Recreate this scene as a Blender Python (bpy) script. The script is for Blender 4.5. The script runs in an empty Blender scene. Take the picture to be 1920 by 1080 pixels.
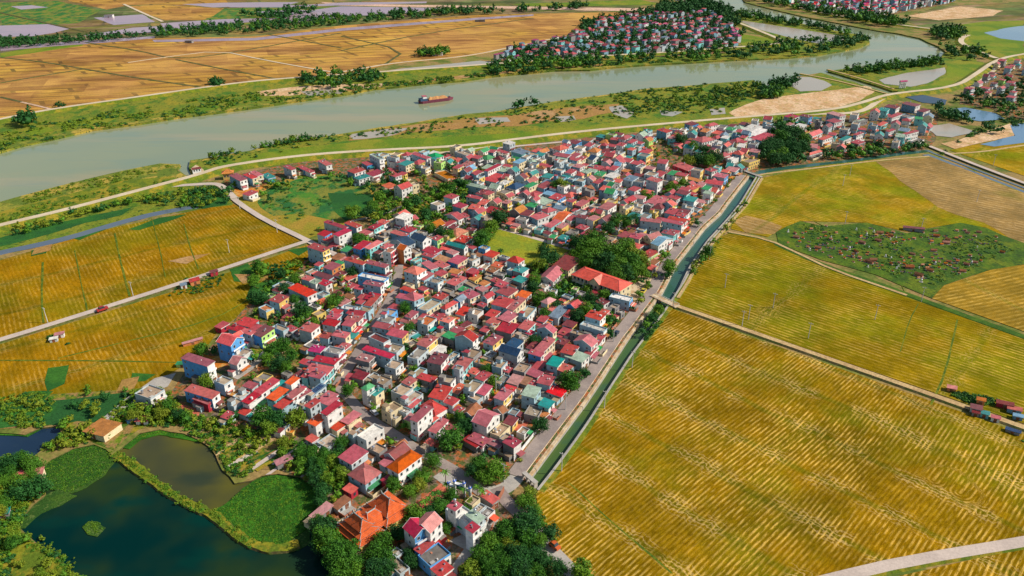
import bpy, bmesh, math, random
from mathutils import Vector, Matrix, noise
from mathutils.geometry import delaunay_2d_cdt
random.seed(7)
R = math.radians
sc = bpy.context.scene
COL = sc.collection

# ---------------------------------------------------------------- camera, sky, sun
FPX, PITCH, CAMH = 1480.0, R(27.3), 200.0
cam = bpy.data.cameras.new('camera')
cam.sensor_width = 36.0
cam.lens = 36.0 * FPX / 1920.0
cam.clip_start = 1.0
cam.clip_end = 30000.0
co = bpy.data.objects.new('camera', cam)
co.location = (0, 0, CAMH)
co.rotation_euler = (R(90) - PITCH, 0, 0)
COL.objects.link(co)
sc.camera = co

SUN_EL, SUN_AZ = R(40), R(-4)      # azimuth counted from +x towards +y
world = bpy.data.worlds.new('World')
sc.world = world
world.use_nodes = True
wn = world.node_tree
bg = wn.nodes['Background']
sky = wn.nodes.new('ShaderNodeTexSky')
sky.sky_type = 'NISHITA'
sky.sun_disc = False
sky.sun_elevation = SUN_EL
sky.sun_rotation = math.pi / 2 - SUN_AZ
sky.air_density = 1.2
sky.dust_density = 1.0
wn.links.new(sky.outputs[0], bg.inputs[0])
bg.inputs[1].default_value = 0.092
sun = bpy.data.lights.new('sun', 'SUN')
sun.energy = 5.0
sun.angle = R(0.5)
sun.color = (1.0, 0.93, 0.82)
so = bpy.data.objects.new('sun', sun)
sd = Vector((math.cos(SUN_EL) * math.cos(SUN_AZ), math.cos(SUN_EL) * math.sin(SUN_AZ), math.sin(SUN_EL)))
so.rotation_euler = (-sd).to_track_quat('-Z', 'Y').to_euler()
so.location = (0, 0, 400)
COL.objects.link(so)
sc.view_settings.view_transform = 'Standard'
sc.view_settings.look = 'None'
sc.view_settings.gamma = 1.0
sc.view_settings.use_curve_mapping = False
sc.view_settings.exposure = 0.1

# ---------------------------------------------------------------- survey: photo pixel -> ground
CP, SP = math.cos(PITCH), math.sin(PITCH)
def G(u, v, z=0.0):
    x = (u - 960) / FPX
    y = -(v - 540) / FPX
    t = (CAMH - z) / (SP - y * CP)
    return (x * t, (CP + y * SP) * t)
def PXM(x, y):                     # picture scale (source pixels per metre) at a ground point
    return FPX / (y * CP + CAMH * SP)

# ---------------------------------------------------------------- materials
def lin(r, g, b):
    f = lambda c: ((c / 255.0) / 12.92) if c / 255.0 <= 0.04045 else (((c / 255.0) + 0.055) / 1.055) ** 2.4
    return (f(r), f(g), f(b))
class NT:
    def __init__(s, name, rough=0.8, spec=0.3):
        s.m = bpy.data.materials.new(name)
        s.m.use_nodes = True
        s.t = s.m.node_tree
        s.b = s.t.nodes['Principled BSDF']
        s.b.inputs['Roughness'].default_value = rough
        s.b.inputs['Specular IOR Level'].default_value = spec
        s._p = None
    def n(s, k, **kw):
        nd = s.t.nodes.new(k)
        for a, v in kw.items():
            setattr(nd, a, v)
        return nd
    def put(s, sock, v):
        if v is None:
            return
        if hasattr(v, 'is_linked') or hasattr(v, 'links'):
            s.t.links.new(v, sock)
        elif isinstance(v, (tuple, list)):
            sock.default_value = tuple(v) + ((1.0,) if len(v) == 3 and len(sock.default_value) == 4 else ())
        else:
            sock.default_value = v
    @property
    def pos(s):
        if s._p is None:
            s._p = s.n('ShaderNodeNewGeometry').outputs['Position']
        return s._p
    def obj(s):
        return s.n('ShaderNodeTexCoord').outputs['Object']
    def math(s, op, a, b=None, c=None):
        nd = s.n('ShaderNodeMath', operation=op)
        s.put(nd.inputs[0], a); s.put(nd.inputs[1], b)
        if c is not None: s.put(nd.inputs[2], c)
        return nd.outputs[0]
    def noise(s, vec, scale, detail=3.0, rough=0.55, dist=0.0):
        nd = s.n('ShaderNodeTexNoise')
        s.put(nd.inputs['Vector'], vec)
        nd.inputs['Scale'].default_value = scale
        nd.inputs['Detail'].default_value = detail
        nd.inputs['Roughness'].default_value = rough
        nd.inputs['Distortion'].default_value = dist
        return nd.outputs[0]
    def voro(s, vec, scale, feature='F1', out=0, rnd=1.0):
        nd = s.n('ShaderNodeTexVoronoi', feature=feature)
        s.put(nd.inputs['Vector'], vec)
        nd.inputs['Scale'].default_value = scale
        nd.inputs['Randomness'].default_value = rnd
        return nd.outputs[out]
    def map(s, vec, rot=0.0, scale=(1, 1, 1)):
        nd = s.n('ShaderNodeMapping')
        s.put(nd.inputs['Vector'], vec)
        nd.inputs['Rotation'].default_value = (0, 0, rot)
        nd.inputs['Scale'].default_value = scale
        return nd.outputs[0]
    def step(s, v, lo, hi, a=0.0, b=1.0):
        nd = s.n('ShaderNodeMapRange', interpolation_type='SMOOTHSTEP')
        s.put(nd.inputs[0], v)
        nd.inputs[1].default_value = lo; nd.inputs[2].default_value = hi
        nd.inputs[3].default_value = a; nd.inputs[4].default_value = b
        return nd.outputs[0]
    def mix(s, f, a, b, mode='MIX'):
        nd = s.n('ShaderNodeMix', data_type='RGBA', blend_type=mode)
        s.put(nd.inputs[0], f); s.put(nd.inputs[6], a); s.put(nd.inputs[7], b)
        return nd.outputs[2]
    def sep(s, v):
        nd = s.n('ShaderNodeSeparateXYZ'); s.put(nd.inputs[0], v)
        return nd.outputs
    def comb(s, x, y, z=0.0):
        nd = s.n('ShaderNodeCombineXYZ')
        s.put(nd.inputs[0], x); s.put(nd.inputs[1], y); s.put(nd.inputs[2], z)
        return nd.outputs[0]
    def rand(s):
        return s.n('ShaderNodeObjectInfo').outputs['Random']
    def bump(s, h, strength=0.4, dist=0.1):
        nd = s.n('ShaderNodeBump')
        nd.inputs['Strength'].default_value = strength
        nd.inputs['Distance'].default_value = dist
        s.put(nd.inputs['Height'], h)
        s.t.links.new(nd.outputs[0], s.b.inputs['Normal'])
    def col(s, c):
        s.put(s.b.inputs['Base Color'], c)
        return s.m

def mul(c, k):
    return tuple(min(1.0, q * k) for q in c)

STRAW = (0.62, 0.40, 0.09)
def m_stubble(name, gold, dark, green, ang, pitch=2.1, cell=24.0, block=11.0, rows=0.8, greenamt=0.5, seed=0.0, tang=1.0, straw=STRAW, off=0.0):
    """harvested rice: windrows laid in long loops, tangled straw at the headlands, green regrowth"""
    t = NT(name, 1.0, 0.0)
    p = t.map(t.pos, rot=-R(ang))
    x, y, _ = t.sep(p)
    warp = t.noise(t.pos, 0.02, 2)
    w2 = t.math('MULTIPLY_ADD', warp, 9.0, off)
    x = t.math('ADD', x, w2)
    w3 = t.math('MULTIPLY', t.noise(t.pos, 0.012, 1), 7.0)
    yb = t.math('ADD', y, w3)
    xc = t.math('SUBTRACT', t.math('MODULO', t.math('ADD', x, 4000.0 * 1.0), cell), cell / 2)
    yc = t.math('SUBTRACT', t.math('MODULO', t.math('ADD', yb, 4000.0), block), block / 2)
    qx = t.math('MAXIMUM', t.math('SUBTRACT', t.math('ABSOLUTE', xc), cell / 2 - block / 2 - 0.5), 0.0)
    d = t.math('SQRT', t.math('ADD', t.math('MULTIPLY', qx, qx), t.math('MULTIPLY', yc, yc)))
    # most lots are worked in straight rows, some in closed loops
    lp = t.step(t.noise(t.pos, 0.02, 1), 0.68, 0.7)
    d = t.math('ADD', t.math('MULTIPLY', d, lp), t.math('MULTIPLY', yb, t.math('SUBTRACT', 1.0, lp)))
    jit = t.math('MULTIPLY', t.noise(t.pos, 0.25, 3), 1.4)
    ph = t.math('MULTIPLY_ADD', d, 2 * math.pi / pitch, jit)
    row = t.math('MULTIPLY_ADD', t.math('SINE', ph), 0.5, 0.5)
    row = t.step(row, 0.35, 0.95)
    brk = t.step(t.noise(t.map(p, scale=(0.25, 1.0, 1.0)), 0.8, 3), 0.36, 0.62)
    patch = t.step(t.noise(t.pos, 0.03, 2), 0.38, 0.6)
    row = t.math('MULTIPLY', t.math('MULTIPLY', row, brk), t.math('MULTIPLY_ADD', patch, 0.75 * rows, 0.25 * rows))
    lot = t.n('ShaderNodeTexBrick', offset=0.4, squash=1.5, squash_frequency=2)
    t.put(lot.inputs['Vector'], t.comb(t.math('DIVIDE', x, cell), t.math('DIVIDE', yb, block * 1.7)))
    lot.inputs['Scale'].default_value = 1.0; lot.inputs['Mortar Size'].default_value = 0.0
    lot.inputs['Brick Width'].default_value = 1.0; lot.inputs['Row Height'].default_value = 1.0
    t.put(lot.inputs['Color1'], (1.12, 1.08, 1.0)); t.put(lot.inputs['Color2'], (0.80, 0.86, 0.9)); t.put(lot.inputs['Mortar'], (1, 1, 1))
    edge = t.step(t.math('ABSOLUTE', xc), cell / 2 - 2.6, cell / 2 - 0.4)
    tw = t.math('MULTIPLY_ADD', x, 2 * math.pi / 1.9, t.math('MULTIPLY', t.noise(t.pos, 0.22, 3, 0.6), 26.0))
    tangle = t.step(t.math('SINE', tw), 0.1, 0.9)
    tmask = t.math('MULTIPLY', t.step(t.math('ABSOLUTE', xc), cell / 2 - 6.5, cell / 2 - 2.0), t.step(t.noise(t.pos, 0.06, 2), 0.42, 0.58))
    tangle = t.math('MULTIPLY', t.math('MULTIPLY', tangle, tmask), tang)
    base = t.mix(t.step(t.noise(t.pos, 0.012, 4), 0.35, 0.65), gold, mul(gold, 0.72))
    base = t.mix(t.step(t.noise(t.map(p, scale=(0.3, 1, 1)), 1.1, 4, 0.7), 0.35, 0.7), base, dark)
    gm = t.math('MULTIPLY', t.step(t.noise(t.pos, 0.018, 5, 0.6), 0.62 - 0.3 * greenamt, 0.8 - 0.25 * greenamt), 0.85)
    base = t.mix(gm, base, green)
    base = t.mix(t.math('MULTIPLY', edge, 0.7), base, mul(green, 0.8))
    base = t.mix(0.8, base, lot.outputs['Color'], 'MULTIPLY')
    c = t.mix(row, base, straw)
    c = t.mix(t.math('MULTIPLY', tangle, 0.8), c, (0.56, 0.38, 0.13))
    groove = t.step(t.math('SINE', t.math('ADD', ph, 3.5)), 0.55, 1.0, 0.0, 0.4 * rows)
    c = t.mix(groove, c, mul(dark, 0.6))
    for sc_, am, ax in ((0.6, 0.25, 0.6), (0.13, 0.25, 0.8), (0.035, 0.4, 1.0)):
        mo = t.noise(t.map(p, scale=(ax, 1, 1)), sc_, 3, 0.65)
        c = t.mix(am, c, t.mix(t.step(mo, 0.34, 0.66), (0.52, 0.56, 0.6), (1.38, 1.3, 1.2)), 'MULTIPLY')
    fine = t.noise(t.pos, 3.2, 3, 0.8)
    c = t.mix(0.6, c, t.mix(t.step(fine, 0.3, 0.7), (0.45, 0.45, 0.45), (1.35, 1.35, 1.3)), 'MULTIPLY')
    t.bump(t.math('ADD', row, fine), 0.5, 0.25)
    return t.col(c)

def m_land(name, cols, scale=0.03, fine=1.2, speck=None, detail=5, rough=0.9, bump=0.4, fa=0.7):
    """two to four soil or grass colours mixed in clumps"""
    t = NT(name, rough, 0.15)
    c = cols[0]
    for i, k in enumerate(cols[1:]):
        f = t.noise(t.map(t.pos, rot=0.7 * i, scale=(1 + 0.13 * i, 1, 1)), scale * (1.0 + 0.9 * i), detail, 0.62)
        c = t.mix(t.step(f, 0.44, 0.58), c, k)
    f = t.noise(t.pos, fine, 4, 0.75)
    c = t.mix(fa, c, t.mix(t.step(f, 0.3, 0.7), (0.5, 0.5, 0.5), (1.3, 1.3, 1.3)), 'MULTIPLY')
    if speck:
        c = t.mix(t.step(t.noise(t.pos, fine * 0.45, 3, 0.7), 0.56, 0.64), c, speck)
    t.bump(f, bump, 0.3)
    return t.col(c)

def m_plots(name, cols, ang, sx, sy, line, lw=0.04, fine=0.6):
    """small paddies divided by low earth bunds"""
    t = NT(name, 0.9, 0.1)
    p = t.map(t.pos, rot=-R(ang), scale=(1 / sx, 1 / sy, 1))
    wob = t.noise(t.pos, 0.01, 2)
    br = t.n('ShaderNodeTexBrick', offset=0.37, squash=1.6, squash_frequency=3)
    t.put(br.inputs['Vector'], t.n('ShaderNodeVectorMath', operation='ADD').outputs[0])
    va = br.inputs['Vector'].links[0].from_node
    t.put(va.inputs[0], p)
    wob = t.math('MULTIPLY', wob, 0.25)
    t.put(va.inputs[1], t.comb(wob, wob))
    br.inputs['Scale'].default_value = 1.0
    br.inputs['Mortar Size'].default_value = lw * 0.5
    br.inputs['Mortar Smooth'].default_value = 0.3
    br.inputs['Brick Width'].default_value = 1.0
    br.inputs['Row Height'].default_value = 0.5
    br.inputs['Bias'].default_value = 0.0
    t.put(br.inputs['Color1'], cols[0]); t.put(br.inputs['Color2'], cols[1]); t.put(br.inputs['Mortar'], line)
    c = br.outputs['Color']
    c = t.mix(t.step(t.noise(t.pos, 0.006, 5, 0.6), 0.42, 0.6), c, cols[2])
    c = t.mix(t.step(t.noise(t.map(p, scale=(0.6, 2.2, 1)), 1.3, 3, 0.7), 0.5, 0.62, 0, 0.65), c, cols[3])
    for k, (ax, ay, sh) in enumerate(((70.0, 13.0, 0.0), (34.0, 46.0, 3.7), (120.0, 24.0, 9.1))):
        b2 = t.n('ShaderNodeTexBrick', offset=0.41 + .1 * k, squash=1.4, squash_frequency=2)
        q = t.n('ShaderNodeVectorMath', operation='ADD'); t.put(q.inputs[0], t.map(t.pos, rot=-R(ang + (0, 2, -1)[k]), scale=(1 / ax, 1 / ay, 1))); t.put(q.inputs[1], (sh, sh, 0))
        t.put(b2.inputs['Vector'], q.outputs[0])
        b2.inputs['Scale'].default_value = 1.0; b2.inputs['Mortar Size'].default_value = 0.0
        b2.inputs['Brick Width'].default_value = 1.0; b2.inputs['Row Height'].default_value = 1.0
        t.put(b2.inputs['Color1'], (1.12, 1.1, 1.05)); t.put(b2.inputs['Color2'], (0.62, 0.55, 0.62)); t.put(b2.inputs['Mortar'], (1.0, 1.0, 1.0))
        c = t.mix(t.step(t.noise(t.pos, 0.008 + .004 * k, 2), 0.42, 0.56, 0.05, 0.75), c, b2.outputs['Color'], 'MULTIPLY')
    f = t.noise(t.pos, fine, 4, 0.75)
    c = t.mix(0.6, c, t.mix(t.step(f, 0.3, 0.7), (0.6, 0.6, 0.6), (1.25, 1.25, 1.25)), 'MULTIPLY')
    return t.col(c)

def m_water(name, c1, c2, c3, scale, rough=0.12, ripple=0.15, rs=0.8, spec=0.5):
    t = NT(name, rough, spec)
    c = t.mix(t.step(t.noise(t.pos, scale, 3, 0.45), 0.4, 0.68), c1, c2)
    c = t.mix(t.step(t.noise(t.map(t.pos, rot=1.1, scale=(1, 1.7, 1)), scale * 1.7, 3, 0.5), 0.52, 0.75), c, c3)
    if name == 'river_water':
        s1 = t.noise(t.map(t.pos, rot=-R(24), scale=(0.12, 1, 1)), 0.02, 4, 0.6)
        c = t.mix(t.step(s1, 0.5, 0.7, 0, 0.75), c, (0.34, 0.29, 0.16))
        s2 = t.noise(t.map(t.pos, rot=-R(20), scale=(0.2, 1, 1)), 0.05, 4, 0.6)
        c = t.mix(t.step(s2, 0.5, 0.68, 0, 0.5), c, (0.17, 0.24, 0.17))
    t.bump(t.noise(t.map(t.pos, rot=0.5, scale=(1, 2, 1)), rs, 3), ripple, 0.2)
    return t.col(c)

def m_flat(name, c, rough=0.8, spec=0.3, var=0.25, ns=0.6, metal=0.0):
    """painted or plastered surface with grime and a little object-to-object variation"""
    t = NT(name, rough, spec)
    t.b.inputs['Metallic'].default_value = metal
    o = t.pos
    f = t.noise(o, ns, 4, 0.7)
    k = t.mix(t.step(f, 0.3, 0.7), mul(c, 1 - var), mul(c, 1 + var * 0.4))
    st = t.noise(t.map(o, scale=(1, 1, 0.25)), ns * 2.2, 4, 0.75)
    k = t.mix(t.step(st, 0.58, 0.78, 0, 0.55), k, mul(c, 0.45))
    hv = t.n('ShaderNodeHueSaturation')
    t.put(hv.inputs['Color'], k)
    t.put(hv.inputs['Value'], t.math('MULTIPLY_ADD', t.rand(), 0.3, 0.85))
    t.bump(f, 0.15, 0.05)
    return t.col(hv.outputs[0])

def m_roof(name, c, kind='metal', var=True):
    t = NT(name, 0.55 if kind == 'metal' else 0.85, 0.35 if kind == 'metal' else 0.2)
    o = t.obj()
    x, y, z = t.sep(o)
    ob = t.pos
    f = t.noise(ob, 0.45, 4, 0.7)
    k = t.mix(t.step(f, 0.3, 0.72), mul(c, 0.62), mul(c, 1.1))
    k = t.mix(t.step(t.noise(ob, 1.3, 4, 0.8), 0.52, 0.72, 0, 0.6), k, tuple(0.45 * q + 0.11 for q in c))
    k = t.mix(t.step(t.noise(t.map(ob, rot=.6, scale=(1, .3, 1)), 1.1, 3, 0.8), 0.58, 0.7, 0, 0.55), k, (0.12, 0.085, 0.06))
    if kind == 'metal':
        rib = t.math('SINE', t.math('MULTIPLY', y, 2 * math.pi / 0.45))
        k = t.mix(t.step(rib, 0.5, 1.0, 0, 0.28), k, mul(c, 0.45))
        t.bump(rib, 0.35, 0.04)
    elif kind == 'tile':
        rib = t.math('SINE', t.math('MULTIPLY', y, 2 * math.pi / 0.5))
        rib2 = t.math('SINE', t.math('MULTIPLY', x, 2 * math.pi / 0.4))
        k = t.mix(t.step(rib, 0.3, 1.0, 0, 0.35), k, mul(c, 0.4))
        k = t.mix(t.step(rib2, 0.5, 1.0, 0, 0.25), k, mul(c, 0.4))
        t.bump(rib, 0.5, 0.06)
    else:
        k = t.mix(t.step(t.noise(ob, 0.9, 5, 0.8), 0.52, 0.7, 0, 0.7), k, mul(c, 0.45))
        t.bump(f, 0.3, 0.06)
    if not var: return t.col(k)
    hv = t.n('ShaderNodeHueSaturation')
    t.put(hv.inputs['Color'], k)
    t.put(hv.inputs['Value'], t.math('MULTIPLY_ADD', t.rand(), 0.5, 0.74))
    t.put(hv.inputs['Saturation'], t.math('MULTIPLY_ADD', t.math('FRACT', t.math('MULTIPLY', t.rand(), 7.3)), 0.3, 0.8))
    t.put(hv.inputs['Hue'], t.math('MULTIPLY_ADD', t.math('FRACT', t.math('MULTIPLY', t.rand(), 13.7)), 0.024, 0.488))
    return t.col(hv.outputs[0])

def m_leaf(name, c1, c2, c3):
    t = NT(name, 0.7, 0.25)
    rnd = t.rand()
    f = t.noise(t.pos, 0.55, 3, 0.6)
    k = t.mix(t.step(f, 0.35, 0.65), c1, c2)
    g = t.noise(t.pos, 0.09, 2)
    k = t.mix(t.step(t.math('ADD', t.math('MULTIPLY', g, 0.5), t.math('MULTIPLY', rnd, 0.5)), 0.4, 0.75), k, c3)
    t.b.inputs['Subsurface Weight'].default_value = 0.0
    return t.col(k)

M = {}
M['land'] = m_land('grassland', [(0.10, 0.14, 0.02), (0.20, 0.20, 0.04), (0.30, 0.20, 0.07)], 0.02, 0.5)
M['waste'] = m_land('river_flat', [(0.15, 0.20, 0.015), (0.27, 0.23, 0.02), (0.07, 0.16, 0.015), (0.20, 0.21, 0.02)], 0.018, 0.6, speck=(0.03, 0.07, 0.012))
M['pasture'] = m_land('pasture', [(0.17, 0.23, 0.012), (0.23, 0.23, 0.02), (0.11, 0.19, 0.012)], 0.012, 0.7)
M['shore'] = m_land('shore_bank', [(0.42, 0.30, 0.05), (0.24, 0.24, 0.03), (0.12, 0.17, 0.02)], 0.03, 0.7, speck=(0.03, 0.07, 0.012))
M['mud'] = m_land('mud_flat', [(0.36, 0.19, 0.06), (0.42, 0.25, 0.11), (0.33, 0.19, 0.05)], 0.02, 0.5)
M['sand'] = m_land('sand_flat', [(0.60, 0.37, 0.19), (0.50, 0.30, 0.14), (0.66, 0.45, 0.27)], 0.03, 0.4, rough=0.95, speck=(0.36, 0.28, 0.09))
M['village'] = m_land('village_ground', [(0.19, 0.14, 0.10), (0.28, 0.18, 0.11), (0.40, 0.11, 0.03), (0.09, 0.11, 0.03)], 0.09, 0.9, speck=(0.04, 0.08, 0.015))  # soil tones, darkened to put in shade between the houses
M['garden'] = m_land('garden_soil', [(0.13, 0.19, 0.012), (0.30, 0.22, 0.02), (0.06, 0.13, 0.010), (0.28, 0.17, 0.06)], 0.06, 0.9, speck=(0.04, 0.09, 0.01))
M['green'] = m_land('green_meadow', [(0.03, 0.16, 0.025), (0.08, 0.21, 0.02), (0.025, 0.12, 0.03), (0.2, 0.2, 0.03)], 0.022, 0.7)
M['crop'] = m_land('leafy_crop', [(0.02, 0.10, 0.015), (0.04, 0.14, 0.015)], 0.05, 1.0)
M['oldgreen'] = m_land('olive_meadow', [(0.28, 0.22, 0.02), (0.20, 0.22, 0.02), (0.34, 0.22, 0.03)], 0.02, 0.8)
M['pitch'] = m_land('pitch_grass', [(0.26, 0.27, 0.015), (0.31, 0.28, 0.02), (0.2, 0.25, 0.02)], 0.03, 0.8, speck=None)
M['grave'] = m_land('cemetery_grass', [(0.075, 0.14, 0.008), (0.12, 0.16, 0.010), (0.045, 0.10, 0.010)], 0.05, 0.7, speck=(0.03, 0.06, 0.01))
M['lily'] = m_land('water_plants', [(0.035, 0.15, 0.008), (0.055, 0.19, 0.01), (0.025, 0.10, 0.006)], 0.06, 1.6, bump=0.9)
M['lotus'] = m_land('lotus_leaves', [(0.03, 0.085, 0.012), (0.05, 0.11, 0.012)], 0.08, 1.6, speck=(0.09, 0.14, 0.03), bump=0.9)
M['bank'] = m_land('grassy_bank', [(0.17, 0.20, 0.012), (0.30, 0.23, 0.02), (0.10, 0.15, 0.012)], 0.06, 0.9)
M['earthbank'] = m_land('earth_bank', [(0.10, 0.08, 0.03), (0.16, 0.13, 0.05), (0.08, 0.1, 0.02)], 0.1, 1.0)
M['ditch'] = m_land('ditch_grass', [(0.04, 0.10, 0.01), (0.07, 0.14, 0.01)], 0.08, 0.8)
M['reed'] = m_land('reed_marsh', [(0.02, 0.09, 0.02), (0.03, 0.13, 0.02)], 0.03, 0.9)
M['gold'] = m_stubble('stubble_big', (0.36, 0.21, 0.005), (0.21, 0.115, 0.003), (0.165, 0.165, 0.006), 45, 1.7, 25.0, 10.0, 1.0, 0.5, tang=1.0)
M['olive'] = m_stubble('stubble_olive', (0.31, 0.205, 0.006), (0.22, 0.145, 0.004), (0.165, 0.175, 0.006), -41, 2.6, 90.0, 30.0, 0.6, 0.75, tang=0.4)
M['leftg'] = m_stubble('stubble_left', (0.38, 0.20, 0.006), (0.25, 0.13, 0.004), (0.18, 0.155, 0.006), -55, 2.2, 40.0, 24.0, 0.4, 0.72, tang=0.35)
M['upfield'] = m_stubble('stubble_upper', (0.38, 0.24, 0.012), (0.28, 0.19, 0.010), (0.17, 0.21, 0.008), -38, 3.0, 80.0, 40.0, 0.6, 0.75, tang=0.3)
M['pinkfield'] = m_stubble('stubble_pink', (0.42, 0.27, 0.10), (0.34, 0.2, 0.06), (0.3, 0.24, 0.05), -38, 4.5, 160.0, 80.0, 0.5, 0.2, tang=0.2, straw=(0.6, 0.42, 0.22))
M['rfield'] = m_stubble('stubble_right', (0.42, 0.27, 0.04), (0.34, 0.2, 0.02), (0.28, 0.24, 0.02), 20, 3.2, 60.0, 26.0, 0.8, 0.25, tang=0.6)
M['farfield'] = m_plots('far_paddies', [(0.60, 0.35, 0.06), (0.46, 0.26, 0.045), (0.54, 0.30, 0.08), (0.30, 0.14, 0.045)], 23, 60, 34, (0.20, 0.13, 0.03), 0.1)
M['farland'] = m_plots('distant_paddies', [(0.16, 0.19, 0.04), (0.32, 0.19, 0.06), (0.12, 0.18, 0.05), (0.34, 0.22, 0.14)], 23, 120, 120, (0.12, 0.12, 0.05), 0.04, 0.1)
M['river'] = m_water('river_water', (0.25, 0.275, 0.145), (0.215, 0.255, 0.15), (0.30, 0.275, 0.135), 0.006, 0.08, 0.10, 0.35, 0.3)
M['canalw'] = m_water('canal_water', (0.05, 0.11, 0.03), (0.075, 0.12, 0.02), (0.04, 0.10, 0.05), 0.03, 0.14, 0.08, 1.0, 0.3)
M['canalup'] = m_water('canal_water_upper', (0.03, 0.10, 0.08), (0.04, 0.10, 0.06), (0.03, 0.095, 0.085), 0.03, 0.14, 0.08, 1.0, 0.3)
M['pondw'] = m_water('pond_water', (0.0, 0.020, 0.018), (0.030, 0.050, 0.006), (0.001, 0.030, 0.022), 0.022, 0.1, 0.03, 0.8, 0.08)
M['pondm'] = m_water('muddy_pond_water', (0.045, 0.050, 0.022), (0.13, 0.115, 0.008), (0.03, 0.042, 0.022), 0.02, 0.12, 0.03, 0.8, 0.2)
M['pondb'] = m_water('blue_pond_water', (0.012, 0.03, 0.06), (0.015, 0.035, 0.07), (0.02, 0.04, 0.06), 0.03, 0.1, 0.03, 0.8, 0.2)
M['pale'] = m_water('pale_pond_water', (0.38, 0.33, 0.26), (0.44, 0.36, 0.27), (0.30, 0.31, 0.26), 0.01, 0.2, 0.04, 0.4, 0.3)
M['blue'] = m_water('reservoir_water', (0.12, 0.22, 0.33), (0.15, 0.25, 0.35), (0.12, 0.2, 0.28), 0.01, 0.15, 0.04, 0.4, 0.4)
M['mauve'] = m_water('flooded_paddy', (0.36, 0.25, 0.31), (0.40, 0.28, 0.32), (0.28, 0.22, 0.27), 0.01, 0.25, 0.04, 0.4, 0.3)
M['stream'] = m_water('stream_water', (0.10, 0.13, 0.17), (0.12, 0.15, 0.17), (0.09, 0.12, 0.13), 0.02, 0.15, 0.04, 0.6, 0.3)
M['asph'] = m_land('worn_asphalt', [(0.26, 0.21, 0.19), (0.33, 0.265, 0.23)], 0.08, 1.4, bump=0.1, fa=0.28)
M['conc'] = m_land('road_concrete', [(0.48, 0.39, 0.33), (0.54, 0.44, 0.37)], 0.06, 1.0, bump=0.1, fa=0.28)
M['conclight'] = m_land('ledge_concrete', [(0.62, 0.48, 0.31), (0.52, 0.40, 0.26), (0.46, 0.30, 0.16)], 0.12, 1.2, bump=0.2, fa=0.28)
M['concgrey'] = m_land('grey_concrete', [(0.34, 0.31, 0.28), (0.42, 0.38, 0.33)], 0.1, 1.2, bump=0.15, fa=0.28)
M['dirt'] = m_land('dirt_road', [(0.52, 0.36, 0.17), (0.46, 0.30, 0.14)], 0.08, 1.0, bump=0.2)
M['dike'] = m_land('dike_road', [(0.60, 0.49, 0.34), (0.54, 0.43, 0.29)], 0.03, 0.6, bump=0.1, fa=0.28)
M['pinkdirt'] = m_land('bare_earth', [(0.66, 0.42, 0.30), (0.55, 0.36, 0.24)], 0.02, 0.2)
M['redtile'] = m_land('red_paving', [(0.50, 0.12, 0.07), (0.56, 0.16, 0.09)], 0.2, 1.8, bump=0.1)
M['orangeearth'] = m_land('orange_court', [(0.62, 0.20, 0.02), (0.5, 0.15, 0.02), (0.55, 0.3, 0.08)], 0.1, 1.2)

# walls and roofs of houses; pale greys and dusty blue carry painted-in wall shade
WALL = {'w': ('white', (0.72, 0.70, 0.66)), 'g': ('pale grey', (0.44, 0.50, 0.52)), 'c': ('cream', (0.70, 0.58, 0.36)), 'y': ('yellow', (0.70, 0.50, 0.14)),
        'b': ('blue', (0.10, 0.32, 0.62)), 'l': ('pale blue-grey', (0.34, 0.49, 0.55)), 't': ('turquoise', (0.22, 0.56, 0.55)), 'k': ('bare concrete', (0.26, 0.25, 0.24)),
        'v': ('lime green', (0.42, 0.66, 0.18)), 'u': ('dusty shade-blue', (0.20, 0.35, 0.44)), 'm': ('dark red', (0.42, 0.03, 0.05)), 'o': ('orange', (0.66, 0.24, 0.08))}
ROOF = {'c': ('crimson', (0.47, 0.045, 0.055), 'metal'), 'r': ('coral red', (0.68, 0.085, 0.05), 'metal'), 'p': ('faded pink', (0.55, 0.19, 0.18), 'metal'),
        'm': ('maroon', (0.22, 0.03, 0.035), 'metal'), 'M': ('magenta', (0.42, 0.02, 0.13), 'metal'), 't': ('teal', (0.015, 0.27, 0.24), 'metal'),
        'G': ('green', (0.02, 0.32, 0.09), 'metal'), 'n': ('navy blue', (0.02, 0.06, 0.14), 'metal'), 'N': ('slate blue', (0.16, 0.24, 0.32), 'metal'),
        'B': ('sky blue', (0.18, 0.40, 0.58), 'metal'), 'd': ('tan concrete', (0.42, 0.30, 0.19), 'flat'), 'k': ('grey concrete', (0.24, 0.21, 0.18), 'flat'),
        'w': ('white', (0.74, 0.68, 0.60), 'metal'), 'y': ('pale green', (0.36, 0.47, 0.33), 'metal'), 'o': ('orange', (0.62, 0.20, 0.035), 'tile'),
        'b': ('brown tile', (0.34, 0.12, 0.04), 'tile'), 'O': ('orange tile', (0.72, 0.11, 0.025), 'tile')}
MW = {k: m_flat('plaster_' + v[0].replace(' ', '_').replace('-', '_'), v[1], 0.85, 0.2, 0.22) for k, v in WALL.items()}
MR = {k: m_roof('roof_' + v[0].replace(' ', '_'), v[1], v[2]) for k, v in ROOF.items()}
TEMPLE = m_roof('temple_tiles', (0.72, 0.13, 0.03), 'tile', False)
M['glass'] = m_flat('window_glass', (0.03, 0.045, 0.06), 0.25, 0.6, 0.3)
M['frame'] = m_flat('window_frame', (0.45, 0.42, 0.38), 0.6)
M['steel'] = m_flat('tank_steel', (0.6, 0.62, 0.66), 0.25, 0.6, 0.1, metal=0.8)
M['solar'] = m_flat('solar_cell', (0.02, 0.05, 0.14), 0.2, 0.6, 0.2)
M['door'] = m_flat('door_wood', (0.22, 0.08, 0.04), 0.6)
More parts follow.
